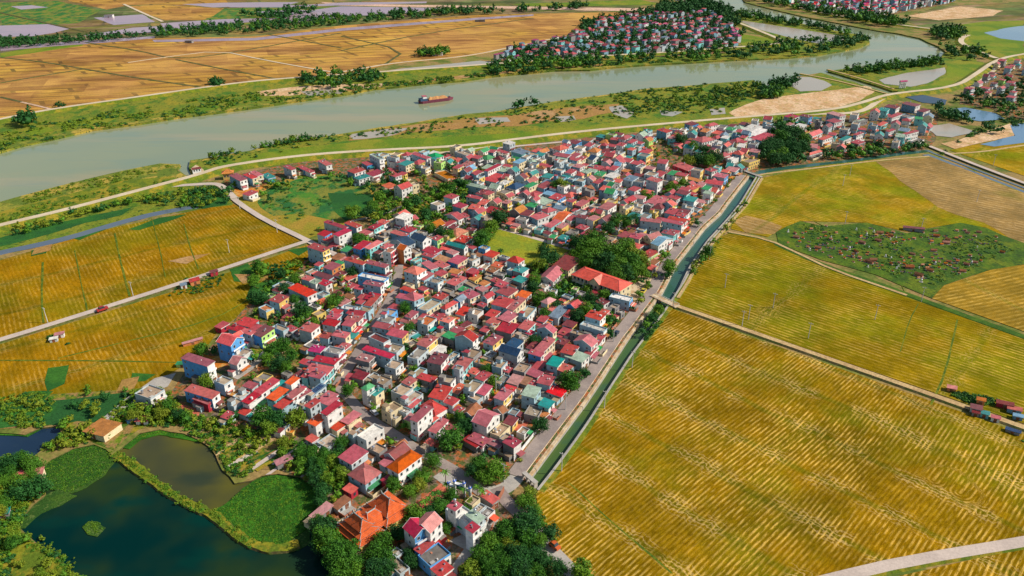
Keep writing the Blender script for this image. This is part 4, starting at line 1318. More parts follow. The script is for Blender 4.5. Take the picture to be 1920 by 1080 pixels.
def parse():
    ox = oy = 0.0; s = 1.0
    for ln in HOUSES.strip().split('\n'):
        if ln[0] == '@':
            a = ln[1:].split(); ox, oy, s = float(a[0]), float(a[1]), float(a[2]); continue
        plus = ln[0] == '+'
        a = ln.lstrip('+ ').split()
        pts = []
        h = float(a[3])
        if 4.2 < h < 8.3: h *= 0.88
        hh = h
        for q in a[:3]:
            u, v = map(float, q.split(','))
            pts.append(Vector(G(ox + u / s, oy + v / s, hh)))
        L, F, Rr = pts
        a1 = math.atan2(L.y - F.y, L.x - F.x); a2 = math.atan2(Rr.y - F.y, Rr.x - F.x)
        if a1 < 0: a1 += 2 * math.pi
        dy = (L - F).length; dx = (Rr - F).length
        k1, k2 = dy, dx
        base = R(57)
        th = (k1 * (a1 - math.pi / 2) + k2 * a2 + 6 * base) / (k1 + k2 + 6)
        th = max(R(28), min(R(82), th))
        dx = max(3.2, min(24, dx * max(0.75, math.cos(a2 - th)))); dy = max(3.2, min(26, dy * max(0.75, math.cos(a1 - math.pi / 2 - th))))
        ux = Vector((math.cos(th), math.sin(th))); uy = Vector((-math.sin(th), math.cos(th)))
        c = F + ux * dx / 2 + uy * dy / 2
        rec = [c.x, c.y, th, dx, dy, h, a[4], a[5], a[6], a[7] if len(a) > 7 else a[6]]
        if plus: VOL[-1].append(rec)
        else: VOL.append([rec])
parse()
LANES = [(PP('632,724 660,680 690,630 715,590 735,555 745,530 748,500'), 3.0), (PP('632,722 668,762 690,785 740,815 790,850 850,880 880,905 905,925'), 3.0), (CAN_L, 9.4), (PP('425,362 500,416 578,453 625,478'), 3.0)]
def near_pt(x, y, P):
    best = (1e9, 0, 0)
    for a, b in zip(P, P[1:]):
        vx, vy = b[0] - a[0], b[1] - a[1]; L2 = vx * vx + vy * vy or 1
        t = max(0, min(1, ((x - a[0]) * vx + (y - a[1]) * vy) / L2))
        px, py = a[0] + vx * t, a[1] + vy * t; d = math.hypot(x - px, y - py)
        if d < best[0]: best = (d, px, py)
    return best
for hs in VOL:                     # keep the lanes clear
    for P, cl in LANES:
        for v in hs:
            d, px, py = near_pt(v[0], v[1], P)
            if d < 1e-3 or d > 30: continue
            nx, ny = (v[0] - px) / d, (v[1] - py) / d
            if cl > 8 and nx > 0: nx, ny = -nx, -ny; d = -d
            ext = abs(nx * math.cos(v[2]) + ny * math.sin(v[2])) * v[3] / 2 + abs(-nx * math.sin(v[2]) + ny * math.cos(v[2])) * v[4] / 2
            sh = ext + cl - d
            if sh > 0:
                sh = min(sh, 7)
                for q in hs: q[0] += nx * sh; q[1] += ny * sh
for hs in VOL:
    for v in hs:
        if v[8] == 'b' and v[1] > 440: v[8] = random.choice('ulug')  # distant side walls take blues and greys that paint in their shade

def overlap(a, b, k=0.5):
    """do two footprints overlap by more than k of the smaller? (circle test, cheap)"""
    d = math.hypot(a[0] - b[0], a[1] - b[1])
    return d < k * (min(a[3], a[4]) + min(b[3], b[4])) * 0.5 + 0.0
# duplicates seen in two tiles: keep the first
keep = []
for hs in VOL:
    if any(math.hypot(hs[0][0] - q[0][0], hs[0][1] - q[0][1]) < 0.28 * (min(hs[0][3:5]) + min(q[0][3:5])) for q in keep): continue
    keep.append(hs)
VOL = keep
SURVEYED = len(VOL)

# the rest of the old quarter: grid of small lots between the surveyed houses
KEEPOUT = [PP(s) for s in (
    '895,458 935,420 1075,465 1100,445 1150,450 1205,475 1215,520 1235,545 1225,575 1190,570 1170,548 1085,530 1075,560 1000,530 960,500 900,470',
    '425,362 480,352 620,326 705,345 715,395 700,410 640,440 580,455 500,416',
    '700,345 740,330 800,365 880,345 900,380 870,425 800,425 740,400 700,400',
    '470,650 500,640 545,640 600,660 580,700 520,700 480,690',
    '690,905 740,870 900,800 960,860 970,960 1000,1000 900,1100 560,1100 600,960', '340,770 560,850 640,790 660,830 640,900 560,900 340,820',
    '1230,255 1300,300 1370,300 1330,340 1270,330 1200,300', '1400,260 1500,250 1530,300 1440,320')]
VP = PP('620,735 560,720 530,690 600,640 560,610 480,580 540,530 600,500 640,470 700,450 780,395 860,330 1000,292 1180,262 1290,250 1400,245 1420,300 1392,328 1345,398 1312,425 1258,493 1220,560 1168,631 1088,753 990,880 960,900 900,880 850,850 770,800 690,770')
def near_line(x, y, P, d):
    for a, b in zip(P, P[1:]):
        vx, vy = b[0] - a[0], b[1] - a[1]; L2 = vx * vx + vy * vy or 1
        t = max(0, min(1, ((x - a[0]) * vx + (y - a[1]) * vy) / L2))
        if math.hypot(x - a[0] - vx * t, y - a[1] - vy * t) < d: return True
    return False
random.seed(11)
grid = {}
def cellkey(x, y): return (int(x // 12), int(y // 12))
for hs in VOL:
    for v in hs: grid.setdefault(cellkey(v[0], v[1]), []).append(v)
def clash(x, y, r):
    cx, cy = cellkey(x, y)
    for i in (-2, -1, 0, 1, 2):
        for j in (-2, -1, 0, 1, 2):
            for v in grid.get((cx + i, cy + j), ()):
                dx = x - v[0]; dy = y - v[1]
                lx = abs(dx * math.cos(v[2]) + dy * math.sin(v[2])) - v[3] / 2; ly = abs(-dx * math.sin(v[2]) + dy * math.cos(v[2])) - v[4] / 2
                if math.hypot(max(lx, 0), max(ly, 0)) < r: return True
    return False
def lots(poly, n, th0, rmin, hts=(3.2, 3.5, 6, 6.5, 7, 8), low=True, roofs='cccccccrrpmmdddddkkkottNGBywb', walls='wwwwggggllllukkcctyv', flat=0.28):
    x0 = min(p[0] for p in poly); x1 = max(p[0] for p in poly); y0 = min(p[1] for p in poly); y1 = max(p[1] for p in poly)
    got = []
    for _ in range(n):
        x = random.uniform(x0, x1); y = random.uniform(y0, y1)
        if not inpoly(x, y, poly) or any(inpoly(x, y, k) for k in KEEPOUT): continue
        if clash(x, y, rmin * random.uniform(0.9, 1.25)) or any(near_pt(x, y, l)[0] < cl + 4 for l, cl in LANES): continue
        rf = random.choice(roofs); h = random.choice(hts)
        form = 'f' if rf in 'dk' else random.choice('sssssggGh' if rf != 'w' else 'ss')
        dx = random.uniform(4.5, 10); dy = random.uniform(4.5, 8)
        w = random.choice(walls)
        if not low: dx *= .85; dy *= .85
        if y < 470 and low:
            h = random.choice((3, 3.2, 3.4, 3.8, 4.4)); rf = random.choice('dddddkkkkccmmmrbpG'); form = 'f' if rf in 'dk' else 's'; dx *= .72; dy *= .72
        v = [x, y, th0 + random.choice((0, 0, 0, math.pi / 2)) * 0 + R(random.gauss(0, 5)), dx, dy, h, form, rf, w, random.choice((w, w, 'w', 'c', 'y') if y < 620 else (w, w, 'g'))]
        grid.setdefault(cellkey(x, y), []).append(v); VOL.append([v]); got.append(v)
    return got
LOWP = [p for p in VP]
lots([p for p in VP], 9000, R(57), 2.9)
lots(PP('700,300 860,300 1000,292 1180,262 1290,250 1400,245 1420,300 1392,328 1345,398 1312,425 1258,493 1180,440 1080,440 940,410 900,400 860,330'), 5000, R(57), 3.7, low=False)
lots(PP('1290,245 1440,232 1600,222 1700,205 1745,235 1740,275 1640,292 1540,295 1500,270 1420,260'), 900, R(60), 7)
lots(PP('700,298 860,290 960,280 980,300 860,325 760,330 705,330'), 500, R(52), 5)
lots(PP('560,690 700,790 640,840 470,800 440,740 500,710'), 600, R(55), 5, hts=(3, 3.5, 4))
NV = len(VOL)
far1 = lots(PP('925,118 960,96 1040,80 1095,60 1135,42 1190,34 1240,28 1325,26 1372,48 1385,78 1370,92 1300,98 1180,104 1040,113'), 9000, R(40), 8.6, hts=(4, 6, 7, 9), roofs='cccccmmMMrkN', walls='uuuulgtwkk')  # far walls carry painted shade blue, magenta roofs a hazy purple tint
far2 = lots(PP('1445,4 1470,-18 1820,-18 1780,6 1720,16 1650,28 1600,30 1520,18'), 9000, R(40), 8, hts=(4, 7, 8, 10), roofs='ccccmmMrNd', walls='uulgtwwk')
far3 = lots(PP('1800,178 1850,150 1870,125 1960,108 1960,200 1870,195'), 1500, R(45), 12, hts=(4, 6, 7, 8), roofs='ccccmtN')

# ---------------------------------------------------------------- naming things apart
MARKS = [(u, v, s) for u, v, s in (
    (1240, 565, 'canal bridge'), (1405, 325, 'footbridge over the canal'), (700, 985, 'orange temple'), (862, 918, 'blue village gate'), (960, 915, 'sluice frame'),
    (1130, 525, 'red school roof'), (1145, 485, 'school grove'), (903, 456, 'west pitch corner'), (1072, 468, 'east pitch corner'), (935, 428, 'north pitch corner'), (985, 500, 'south pitch corner'),
    (578, 453, 'field lane crossing'), (430, 362, 'yellow gatehouse'), (372, 322, 'red sluice house'), (735, 555, 'asphalt lane head'), (632, 722, 'lane bend'), (790, 850, 'lane foot'),
    (345, 815, 'muddy pond'), (300, 742, 'pond track'), (605, 935, 'lily bed'), (430, 640, 'bright blue gabled house'), (370, 690, 'blue slab house'), (965, 660, 'navy roofed house'),
    (910, 790, 'big three-storey block'), (690, 745, 'teal and green roofs'), (1068, 735, 'big canal side tree'), (1175, 630, 'middle canal road'), (1100, 750, 'lower canal road'), (1330, 420, 'upper canal road'),
    (700, 290, 'dike road fork'), (1180, 245, 'upper dike road'), (1440, 225, 'end wood'), (1640, 215, 'dike settlement'), (1745, 283, 'irrigation canal head'),
    (935, 405, 'dark spreading tree'), (870, 438, 'orange paved court'), (800, 395, 'village garden belt'), (660, 400, 'green meadow'), (1010, 1000, 'woodland by the slab road'), (590, 480, 'tall yellow fronted house'),
    (1600, 470, 'west end of the cemetery'), (1850, 470, 'east end of the cemetery'), (1720, 560, 'south tip of the cemetery'), (1700, 430, 'north edge of the cemetery'), (820, 185, 'barge'), (1690, 163, 'sluice gate tower'),
    (800, 600, 'lower quarter centre'), (1000, 620, 'middle quarter centre'), (1100, 340, 'upper quarter centre'), (900, 330, 'north west quarter'), (1250, 330, 'north east quarter'), (40, 950, 'pond side hut'),
    (180, 870, 'round lotus bed'), (1540, 310, 'dark wood channel'), (660, 900, 'temple side garden'), (1220, 520, 'school gate yard'))]
MG = [(G(u, v), s) for u, v, s in MARKS]
ORD = ['nearest', 'second nearest', 'third nearest', 'fourth nearest', 'fifth nearest', 'sixth nearest', 'seventh nearest', 'eighth nearest', 'ninth nearest', 'tenth nearest', 'eleventh nearest', 'twelfth nearest']
def single_out(items):
    """items: (x, y, style). returns 'nth nearest <style> to the <landmark>' unique per item"""
    by = {}
    for i, (x, y, s) in enumerate(items): by.setdefault(s, []).append(i)
    out = [None] * len(items)
    for s, ids in by.items():
        if len(ids) == 1:
            x, y, _ = items[ids[0]]
            m = min(MG, key=lambda q: math.hypot(x - q[0][0], y - q[0][1]))
            out[ids[0]] = '%s near the %s' % (s, m[1]); continue
        best = {i: (99, 1e9, None) for i in ids}
        for (mx, my), nm in MG:
            for r, i in enumerate(sorted(ids, key=lambda i: math.hypot(items[i][0] - mx, items[i][1] - my))):
                d = math.hypot(items[i][0] - mx, items[i][1] - my)
                if (r, d) < best[i][:2]: best[i] = (r, d, nm)
                if r > 30: break
        used = set()
        for i in ids:
            r, d, nm = best[i]
            nm = nm or 'canal bridge'
            out[i] = '%s %s to the %s' % (ORD[min(r, 11)] if r < 12 else '%dth nearest' % (r + 1), s, nm)
    return out

# ---------------------------------------------------------------- house builder
WORDS = {1: 'one-storey', 2: 'two-storey', 3: 'three-storey', 4: 'four-storey'}
FORM = {'s': 'metal roof', 'p': 'raised canopy', 'g': 'gabled roof', 'G': 'gabled roof', 'h': 'hipped roof', 'f': 'flat roof', 'S': 'solar-panelled roof'}
def style(v):
    n = max(1, min(4, int(round(v[5] / 3.1))))
    w = WALL[v[8]][0].split()[-1]  # side wall colour word; on many houses it includes painted shade
    return '%s %s house with %s %s' % (WORDS[n], w, ROOF[v[7]][0], FORM[v[6]])
_wm = None
def window_mesh():
    global _wm
    if _wm is None:
        b = MB()
        b.box(-0.6, -0.5, -0.06, 0.0, -0.7, 0.7, M['frame']); b.box(0.5, 0.6, -0.06, 0.0, -0.7, 0.7, M['frame'])
        b.box(-0.5, 0.5, -0.06, 0.0, 0.6, 0.7, M['frame']); b.box(-0.65, 0.65, -0.12, 0.0, -0.78, -0.7, M['frame'])
        b.box(-0.5, 0.5, -0.02, 0.0, -0.7, 0.6, M['glass'])
        _wm = b.mesh('window')
    return _wm
def door_mesh():
    b = MB(); b.box(-0.75, 0.75, -0.05, 0, 0, 2.3, M['door']); b.box(-0.85, 0.85, -0.09, 0, 2.3, 2.42, M['frame'])
    return b.mesh('door')
_dm = door_mesh()
def volume(v, rnd, detail=True):
    """wall mesh, roof mesh and openings of one block in its own frame (front = -y, long side = -x)"""
    x, y, th, dx, dy, h, form, rf, w, fr = v
    W, Fm, Rm = MW[w], MW[fr], MR[rf]
    wb, rb = MB(), MB(); wins = []
    X0, X1, Y0, Y1 = -dx / 2, dx / 2, -dy / 2, dy / 2
    ov = 0.35
    def walls(zt, zt2=None):
        zt2 = zt if zt2 is None else zt2           # zt at -x side, zt2 at +x side
        a, b, c, d = (X0, Y0), (X1, Y0), (X1, Y1), (X0, Y1)
        z = {0: zt, 1: zt2, 2: zt2, 3: zt}
        P = [a, b, c, d]
        for i, m in ((0, Fm), (1, W), (2, W), (3, W)):
            j = (i + 1) % 4
            wb.face([(P[i][0], P[i][1], 0), (P[j][0], P[j][1], 0), (P[j][0], P[j][1], z[j]), (P[i][0], P[i][1], z[i])], m)
        wb.face([(a[0], a[1], zt), (b[0], b[1], zt2), (c[0], c[1], zt2), (d[0], d[1], zt)], W)
    if form in 'sS':
        rise = min(0.9, 0.07 * dx)
        walls(h - 0.12, h - 0.12 + rise)
        rb.hexa([(X0 - ov, Y0 - ov, h - 0.1), (X1 + ov, Y0 - ov, h - 0.1 + rise), (X1 + ov, Y1 + ov, h - 0.1 + rise), (X0 - ov, Y1 + ov, h - 0.1),
                 (X0 - ov, Y0 - ov, h), (X1 + ov, Y0 - ov, h + rise), (X1 + ov, Y1 + ov, h + rise), (X0 - ov, Y1 + ov, h)], Rm)
        top = h
    elif form == 'p':
        zt = h - 2.1
        walls(zt)
        for a in ((X0, X1, Y0, Y0 + .15), (X0, X1, Y1 - .15, Y1), (X0, X0 + .15, Y0 + .15, Y1 - .15), (X1 - .15, X1, Y0 + .15, Y1 - .15)):
            wb.box(a[0], a[1], a[2], a[3], zt + 0.002, zt + 0.95, W)
        for px in (X0 + .1, 0, X1 - .1):
            for py in (Y0 + .1, Y1 - .1): wb.box(px - .08, px + .08, py - .08, py + .08, zt + 0.95, h - 0.05, M['steel'])
        rise = 0.06 * dx
        rb.hexa([(X0 - ov, Y0 - ov, h - 0.1), (X1 + ov, Y0 - ov, h - 0.1 + rise), (X1 + ov, Y1 + ov, h - 0.1 + rise), (X0 - ov, Y1 + ov, h - 0.1),
                 (X0 - ov, Y0 - ov, h), (X1 + ov, Y0 - ov, h + rise), (X1 + ov, Y1 + ov, h + rise), (X0 - ov, Y1 + ov, h)], Rm)
        top = zt
    elif form in 'gGh':
        walls(h)
        if form == 'G':
            tr = lambda p: (p[0], p[1], p[2]); half = dx / 2; A0, A1 = Y0, Y1
            mk = lambda s, l, z: (s, l, z)
        else:
            half = dy / 2; A0, A1 = X0, X1
            mk = lambda s, l, z: (l, s, z)
        rise = half * (0.55 if form == 'h' else 0.62)
        rise = min(rise, 2.2)
        k = rise / half
        o = ov
        zl = h - o * k
        t = 0.12
        if form == 'h':
            i = half
            i = min(i, (A1 - A0) / 2 - 0.3)
            e = [mk(-half - o, A0 - o, zl), mk(half + o, A0 - o, zl), mk(half + o, A1 + o, zl), mk(-half - o, A1 + o, zl)]
            r0, r1 = mk(0, A0 + i, h + rise), mk(0, A1 - i, h + rise)
            up = lambda p: (p[0], p[1], p[2] + t)
            for q in ([e[0], e[1], r0], [e[1], e[2], r1, r0], [e[2], e[3], r1], [e[3], e[0], r0, r1]):
                rb.face([up(p) for p in q], Rm)
            for a, b in ((0, 1), (1, 2), (2, 3), (3, 0)): rb.face([e[a], e[b], up(e[b]), up(e[a])], Rm)
            for a, b in ((e[0], r0), (e[1], r0), (e[2], r1), (e[3], r1), (r0, r1)):
                rb.bar(up(a), up(b), 0.09, Rm, 4)
        else:
            for sgn in (-1, 1):
                e0, e1 = mk(sgn * (half + o), A0 - o, zl), mk(sgn * (half + o), A1 + o, zl)
                r0, r1 = mk(0, A0 - o, h + rise), mk(0, A1 + o, h + rise)
                up = lambda p: (p[0], p[1], p[2] + t)
                rb.hexa([e0, e1, r1, r0, up(e0), up(e1), up(r1), up(r0)], Rm)
            for l in (A0, A1):
                wb.face([mk(-half, l, h), mk(half, l, h), mk(0, l, h + rise - 0.01)], Fm if (form == 'G' and l == A0) or (form == 'g' and 0) else W)
            if detail:
                for l in (A0 - o, A1 + o):
                    for sgn in (-1, 1): wb.bar(mk(sgn * (half + o), l, zl + t / 2), mk(0, l, h + rise + t / 2), 0.11, M['white'], 4)
        top = h
    else:
        zt = h - 0.75
        walls(zt)
        for a in ((X0, X1, Y0, Y0 + .16), (X0, X1, Y1 - .16, Y1), (X0, X0 + .16, Y0 + .16, Y1 - .16), (X1 - .16, X1, Y0 + .16, Y1 - .16)):
            wb.box(a[0], a[1], a[2], a[3], zt + 0.002, h, W)
        rb.box(X0 + .17, X1 - .17, Y0 + .17, Y1 - .17, zt + 0.004, zt + 0.12, Rm)
        if detail:
            hs_ = rnd.random()
            if hs_ < 0.5 and dx > 5 and h > 4:
                sx = rnd.choice((X1 - 2.6, X0 + .3)); wb.box(sx, sx + 2.2, Y1 - 2.6, Y1 - 0.2, zt + 0.12, zt + 2.3, W)
                rb.box(sx - .15, sx + 2.35, Y1 - 2.75, Y1 - 0.05, zt + 2.3, zt + 2.42, MR[rnd.choice('cdk')])
            if rnd.random() < 0.45:
                rb.box(X0 + 1, X0 + 2.6, Y0 + .8, Y0 + 1.9, zt + .12, zt + .5, M['frame'])
        top = zt
    nfl = max(1, int(round(top / 3.1)))
    fh = top / nfl
    if detail:
        for k in range(1, nfl):            # floor bands and a balcony on some fronts
            wb.box(X0 - .02, X1 + .02, Y0 - .12, Y0 - .002, k * fh - .1, k * fh + .1, M['white'] if fr != w else Fm)
            if rnd.random() < 0.4 and dx < 9:
                wb.box(X0 + .3, X1 - .3, Y0 - 1.1, Y0 - .12, k * fh - .1, k * fh + .05, Fm)
                wb.box(X0 + .3, X1 - .3, Y0 - 1.1, Y0 - 1.0, k * fh + .05, k * fh + .85, M['white'])
        if form == 's' and rnd.random() < 0.5:
            rb.box(X0 - ov, X1 + ov, Y0 - ov - .04, Y0 - ov + .002, h - .25, h + .05, M['white'])
    for k in range(nfl):
        zc = k * fh + fh * 0.55
        n = max(1, int(dx / 2.7))
        for i in range(n):
            if rnd.random() < 0.9: wins.append((X0 + dx * (i + .5) / n, Y0, zc, 0.0, 1.0))
        n = int(dy / 3.4)
        for i in range(n):
            if rnd.random() < 0.55: wins.append((X0, Y0 + dy * (i + .5) / n, zc, -math.pi / 2, 0.8))
    return wb, rb, wins, nfl
def extras(v, rnd):
    """lean-to awnings, yard walls and roof clutter in the frame of one block: list of (name, MB)"""
    x, y, th, dx, dy, h, form, rf, w, fr = v
    X0, X1, Y0, Y1 = -dx / 2, dx / 2, -dy / 2, dy / 2
    out = []
    if rnd.random() < .6:
        b = MB(); m = MR[rnd.choice('ccrmooOtGpkb')]; z = rnd.uniform(2.3, 3.1); l = rnd.uniform(1.4, 2.6); a0 = X0 + rnd.uniform(0, .4) * dx; a1 = min(X1, a0 + rnd.uniform(2.5, dx))
        b.hexa([(a0, Y0 - l, z - .35), (a1, Y0 - l, z - .35), (a1, Y0 - .02, z), (a0, Y0 - .02, z), (a0, Y0 - l, z - .29), (a1, Y0 - l, z - .29), (a1, Y0 - .02, z + .06), (a0, Y0 - .02, z + .06)], m)
        for q in (a0 + .1, a1 - .1): b.box(q - .05, q + .05, Y0 - l + .05, Y0 - l + .15, 0, z - .36, M['frame'])
        out.append(('awning', b))
    if rnd.random() < .5:
        b = MB(); m = MR[rnd.choice('cdkkdmrb')]; z = rnd.uniform(2.2, 3.2); l = rnd.uniform(1.6, 3.2); a0 = Y0 + rnd.uniform(0, .5) * dy; a1 = min(Y1, a0 + rnd.uniform(2.2, 4))
        b.box(X0 - l, X0 - .01, a0, a1, 0, z, MW[rnd.choice('gkwlc')]); b.box(X0 - l - .2, X0 - .02, a0 - .2, a1 + .2, z + .003, z + .12, m)
        out.append(('lean_to', b))
    if rnd.random() < .45:
        b = MB(); g = rnd.uniform(2.6, 4.2); m = rnd.choice((M['white'], M['brick'], MW['c'], MW['k'], MW['y'])); hh = rnd.uniform(1.2, 1.8)
        b.box(X0, X0 + .15, Y0 - g, Y0 - .01, 0, hh, m); b.box(X0 + .16, X1 - 1.4, Y0 - g, Y0 - g + .15, 0, hh, m)
        if rnd.random() < .6: b.box(X0 + .17, X1, Y0 - g + .16, Y0 - .02, .05, .1, rnd.choice((M['redtile'], M['orangeearth'], M['concgrey'])))
        out.append(('yard_wall', b))
    if form in 'spf' and h > 3.2 and rnd.random() < .6:
        zz = h + (.07 * dx if form != 'f' else -.6)
        for _ in range(rnd.randint(1, 3)):
            b = MB(); px, py = rnd.uniform(X0 + .6, X1 - .9), rnd.uniform(Y0 + .6, Y1 - .9); q = rnd.uniform(.3, .8)
            b.box(px, px + q, py, py + q * rnd.uniform(.6, 1.6), zz - .5, zz + rnd.uniform(.15, .5), rnd.choice((M['white'], M['steel'], M['frame'], M['brick'], MW['k'])))
            out.append(('roof_box', b))
    return out
def place(v):
    return Matrix.Translation((v[0], v[1], 0.0)) @ Matrix.Rotation(v[2], 4, 'Z')
def size_px(hs):
    v = hs[0]; s = PXM(v[0], v[1])
    a = sum(q[3] * q[4] + q[5] * (q[3] + q[4]) * .6 for q in hs)
    return s * math.sqrt(a)
order = sorted(range(len(VOL)), key=lambda i: -size_px(VOL[i]) - (6 if i < SURVEYED else 0))
onscreen = []
for i in order:
    x, y = VOL[i][0][:2]; d = y * CP + CAMH * SP
    if abs(x / d * FPX) < 985: onscreen.append(i)
SOLO = set(onscreen[:296])
LABS = single_out([(hs[0][0], hs[0][1], style(hs[0])) for hs in VOL])
random.seed(5)
masses = {'v': [MB(), MB(), MB()], 'a': [MB(), MB(), MB()], 'b': [MB(), MB(), MB()]}
wmb = MB(); wmb.box(-0.55, 0.55, -0.05, 0, -0.65, 0.65, M['glass'])
tankmb = MB(); tankmb.cyl(0, 0, 0.5, 1.7, 0.55, 0.55, M['steel'], 10); tankmb.cyl(0, 0, 1.7, 1.95, 0.55, 0.12, M['steel'], 10)
for sx in (-.35, .35):
    for sy in (-.35, .35): tankmb.box(sx - .05, sx + .05, sy - .05, sy + .05, 0, 0.5, M['frame'])
tank_me = tankmb.mesh('water_tank')
for i, hs in enumerate(VOL):
    rnd = random.Random(i * 31 + 5)
    if i in SOLO:
        b = hs[0]
        root = empty('house', (b[0], b[1], 0.0), b[2], LABS[i], 'house', 'village houses')
        inv = place(b).inverted()
        for v in hs:
            wb, rb, wins, nfl = volume(v, rnd)
            mt = inv @ place(v)
            wo = wb.build('wall', root); wo.matrix_local = mt
            ro = rb.build('roof', root); ro.matrix_local = mt
            for (wx, wy, wz, wr, wsc) in wins:
                o = link('window', window_mesh(), root)
                o.matrix_local = mt @ Matrix.Translation((wx, wy, wz)) @ Matrix.Rotation(wr, 4, 'Z') @ Matrix.Scale(wsc, 4)
            for nm, xb in extras(v, rnd):
                o = xb.build(nm, root); o.matrix_local = mt
            if v is hs[0]:
                o = link('door', _dm, root); o.matrix_local = mt @ Matrix.Translation((v[3] * 0.18, -v[4] / 2 - 0.01, 0.02))
            if v[6] == 'f' and rnd.random() < 0.7 and v[5] > 4:
                o = link('water_tank', tank_me, root); o.matrix_local = mt @ Matrix.Translation((v[3] * -.25, v[4] * .22, v[5] - .6))
            elif v[6] in 'sp' and rnd.random() < 0.3 and v[5] > 5:
                o = link('water_tank', tank_me, root); o.matrix_local = mt @ Matrix.Translation((v[3] * .3, v[4] * .2, v[5] + .06 * v[3] - .1))
            if v[6] == 'S':
                n = 5
                for a in range(n):
                    for c in range(3):
                        sb = MB(); lx = -v[3] / 2 + .4 + a * (v[3] - .8) / n; ly = -v[4] / 2 + .3 + c * (v[4] - .6) / 3
                        z = v[5] + 0.07 * (lx + v[3] / 2) + 0.12
                        sb.box(lx, lx + (v[3] - .8) / n - .25, ly, ly + (v[4] - .6) / 3 - .2, z, z + .08, M['solar'])
                        o = sb.build('solar_panel', root); o.matrix_local = mt
    else:
        key = 'v'
        if VOL[i] and VOL[i][0] in far1: key = 'a'
        if VOL[i] and (VOL[i][0] in far2): key = 'b'
        W_, R_, O_ = masses[key]
        for v in hs:
            wb, rb, wins, nfl = volume(v, rnd, detail=(key == 'v'))
            P = place(v); W_.add(wb, P); R_.add(rb, P)
            if key == 'v':
                for nm, xb in extras(v, rnd): R_.add(xb, P)
            if key == 'v' or rnd.random() < .5:
                for (wx, wy, wz, wr, wsc) in wins:
                    O_.add(wmb, P @ Matrix.Translation((wx, wy, wz)) @ Matrix.Rotation(wr, 4, 'Z') @ Matrix.Scale(wsc, 4))
for key, nm, lb in (('v', 'village_houses', 'remaining small red and tan roofed houses packed between the larger village houses'), ('a', 'far_village_houses', 'red roofed village on the far bank inside the river bend'), ('b', 'distant_town_houses', 'dense red roofed town by the river at the top edge')):
    ms = masses[key]; r = MB()
    for q in ms:
        if q.v: r.add(q, Matrix.Identity(4))
    if r.v: r.build(nm, kind='stuff', label=lb)
print('houses', len(VOL), 'solo', len(SOLO), 'surveyed', SURVEYED)

# ---------------------------------------------------------------- special buildings
def frame_of(L, F, Rr, z):
    L, F, Rr = (Vector(G(*p, z)) for p in (L, F, Rr))
    a1 = math.atan2(L.y - F.y, L.x - F.x); a2 = math.atan2(Rr.y - F.y, Rr.x - F.x)
    if a1 < 0: a1 += 2 * math.pi
    dy = (L - F).length; dx = (Rr - F).length
    th = (dy * (a1 - math.pi / 2) + dx * a2) / (dx + dy)
    return F, th, dx, dy
def tier(b, x0, x1, y0, y1, z0, z1, along, mat, rid, up=0.5, run=0.5, t=0.15):
    """curved hip tier; ridge along 'x' or 'y'; corners turned up"""
    half = (y1 - y0) / 2 if along == 'x' else (x1 - x0) / 2
    cx, cy = (x0 + x1) / 2, (y0 + y1) / 2
    if along == 'x': r0, r1 = (x0 + half * run, cy, z1), (x1 - half * run, cy, z1)
    else: r0, r1 = (cx, y0 + half * run, z1), (cx, y1 - half * run, z1)
    c = [(x0, y0, z0 + up), (x1, y0, z0 + up), (x1, y1, z0 + up), (x0, y1, z0 + up)]
    m = [(cx, y0, z0), (x1, cy, z0), (cx, y1, z0), (x0, cy, z0)]
    def rr(i):
        if along == 'x': return r0 if i in (0, 3) else r1
        return r0 if i in (0, 1) else r1
    def lerp(a, b_, k): return tuple(a[j] + (b_[j] - a[j]) * k for j in range(3))
    sides = [(0, 1), (1, 2), (2, 3), (3, 0)]
    for i, j in sides:
        mi = m[i]; ra, rbb = rr(i), rr(j)
        rm = lerp(ra, rbb, .5)
        ia, im, ij = lerp(c[i], ra, .5), lerp(mi, rm, .5), lerp(c[j], rbb, .5)
        sag = -0.12 * (z1 - z0)
        ia, im, ij = [(p[0], p[1], p[2] + sag) for p in (ia, im, ij)]
        b.face([c[i], mi, im, ia], mat); b.face([mi, c[j], ij, im], mat)
        b.face([ia, im, rm, ra], mat); b.face([im, ij, rbb, rm], mat)
        dn = lambda p: (p[0], p[1], p[2] - t)
        b.face([dn(c[i]), dn(mi), mi, c[i]], rid); b.face([dn(mi), dn(c[j]), c[j], mi], rid)
        b.face([dn(c[j]), dn(mi), dn(c[i]), dn(rm)], mat)
    rg = MB()
    for i in range(4):
        mid = lerp(c[i], rr(i), .5); mid = (mid[0], mid[1], mid[2] - 0.12 * (z1 - z0) + .08)
        rg.bar(c[i], mid, .09, rid, 5); rg.bar(mid, rr(i), .09, rid, 5)
        tip = tuple(c[i][j] + (c[i][j] - rr(i)[j]) * .06 for j in range(2)) + (c[i][2] + .5,)
        rg.bar(c[i], tip, .1, rid, 4)
    rg.bar((r0[0], r0[1], r0[2] + .1), (r1[0], r1[1], r1[2] + .1), .22, rid, 6)
    for a, b2 in ((r0, r1), (r1, r0)):
        d = Vector(a) - Vector(b2); d.normalize()
        rg.bar((a[0], a[1], a[2] + .1), (a[0] + d.x * .5, a[1] + d.y * .5, a[2] + 1.1), .16, rid, 5)
    return rg
RIDGE = m_flat('glazed_ridge', (0.34, 0.40, 0.38), 0.6)
T1 = lambda x, y: (560 + x / 6, 900 + y / 6)
F, th, dx, dy = frame_of(T1(440, 490), T1(700, 715), T1(1240, 340), 4.6)
TH_T = th
root = empty('temple', (F.x, F.y, 0), th, 'temple with layered bright orange hipped roofs and upturned ridges beside the lily bed', 'temple')
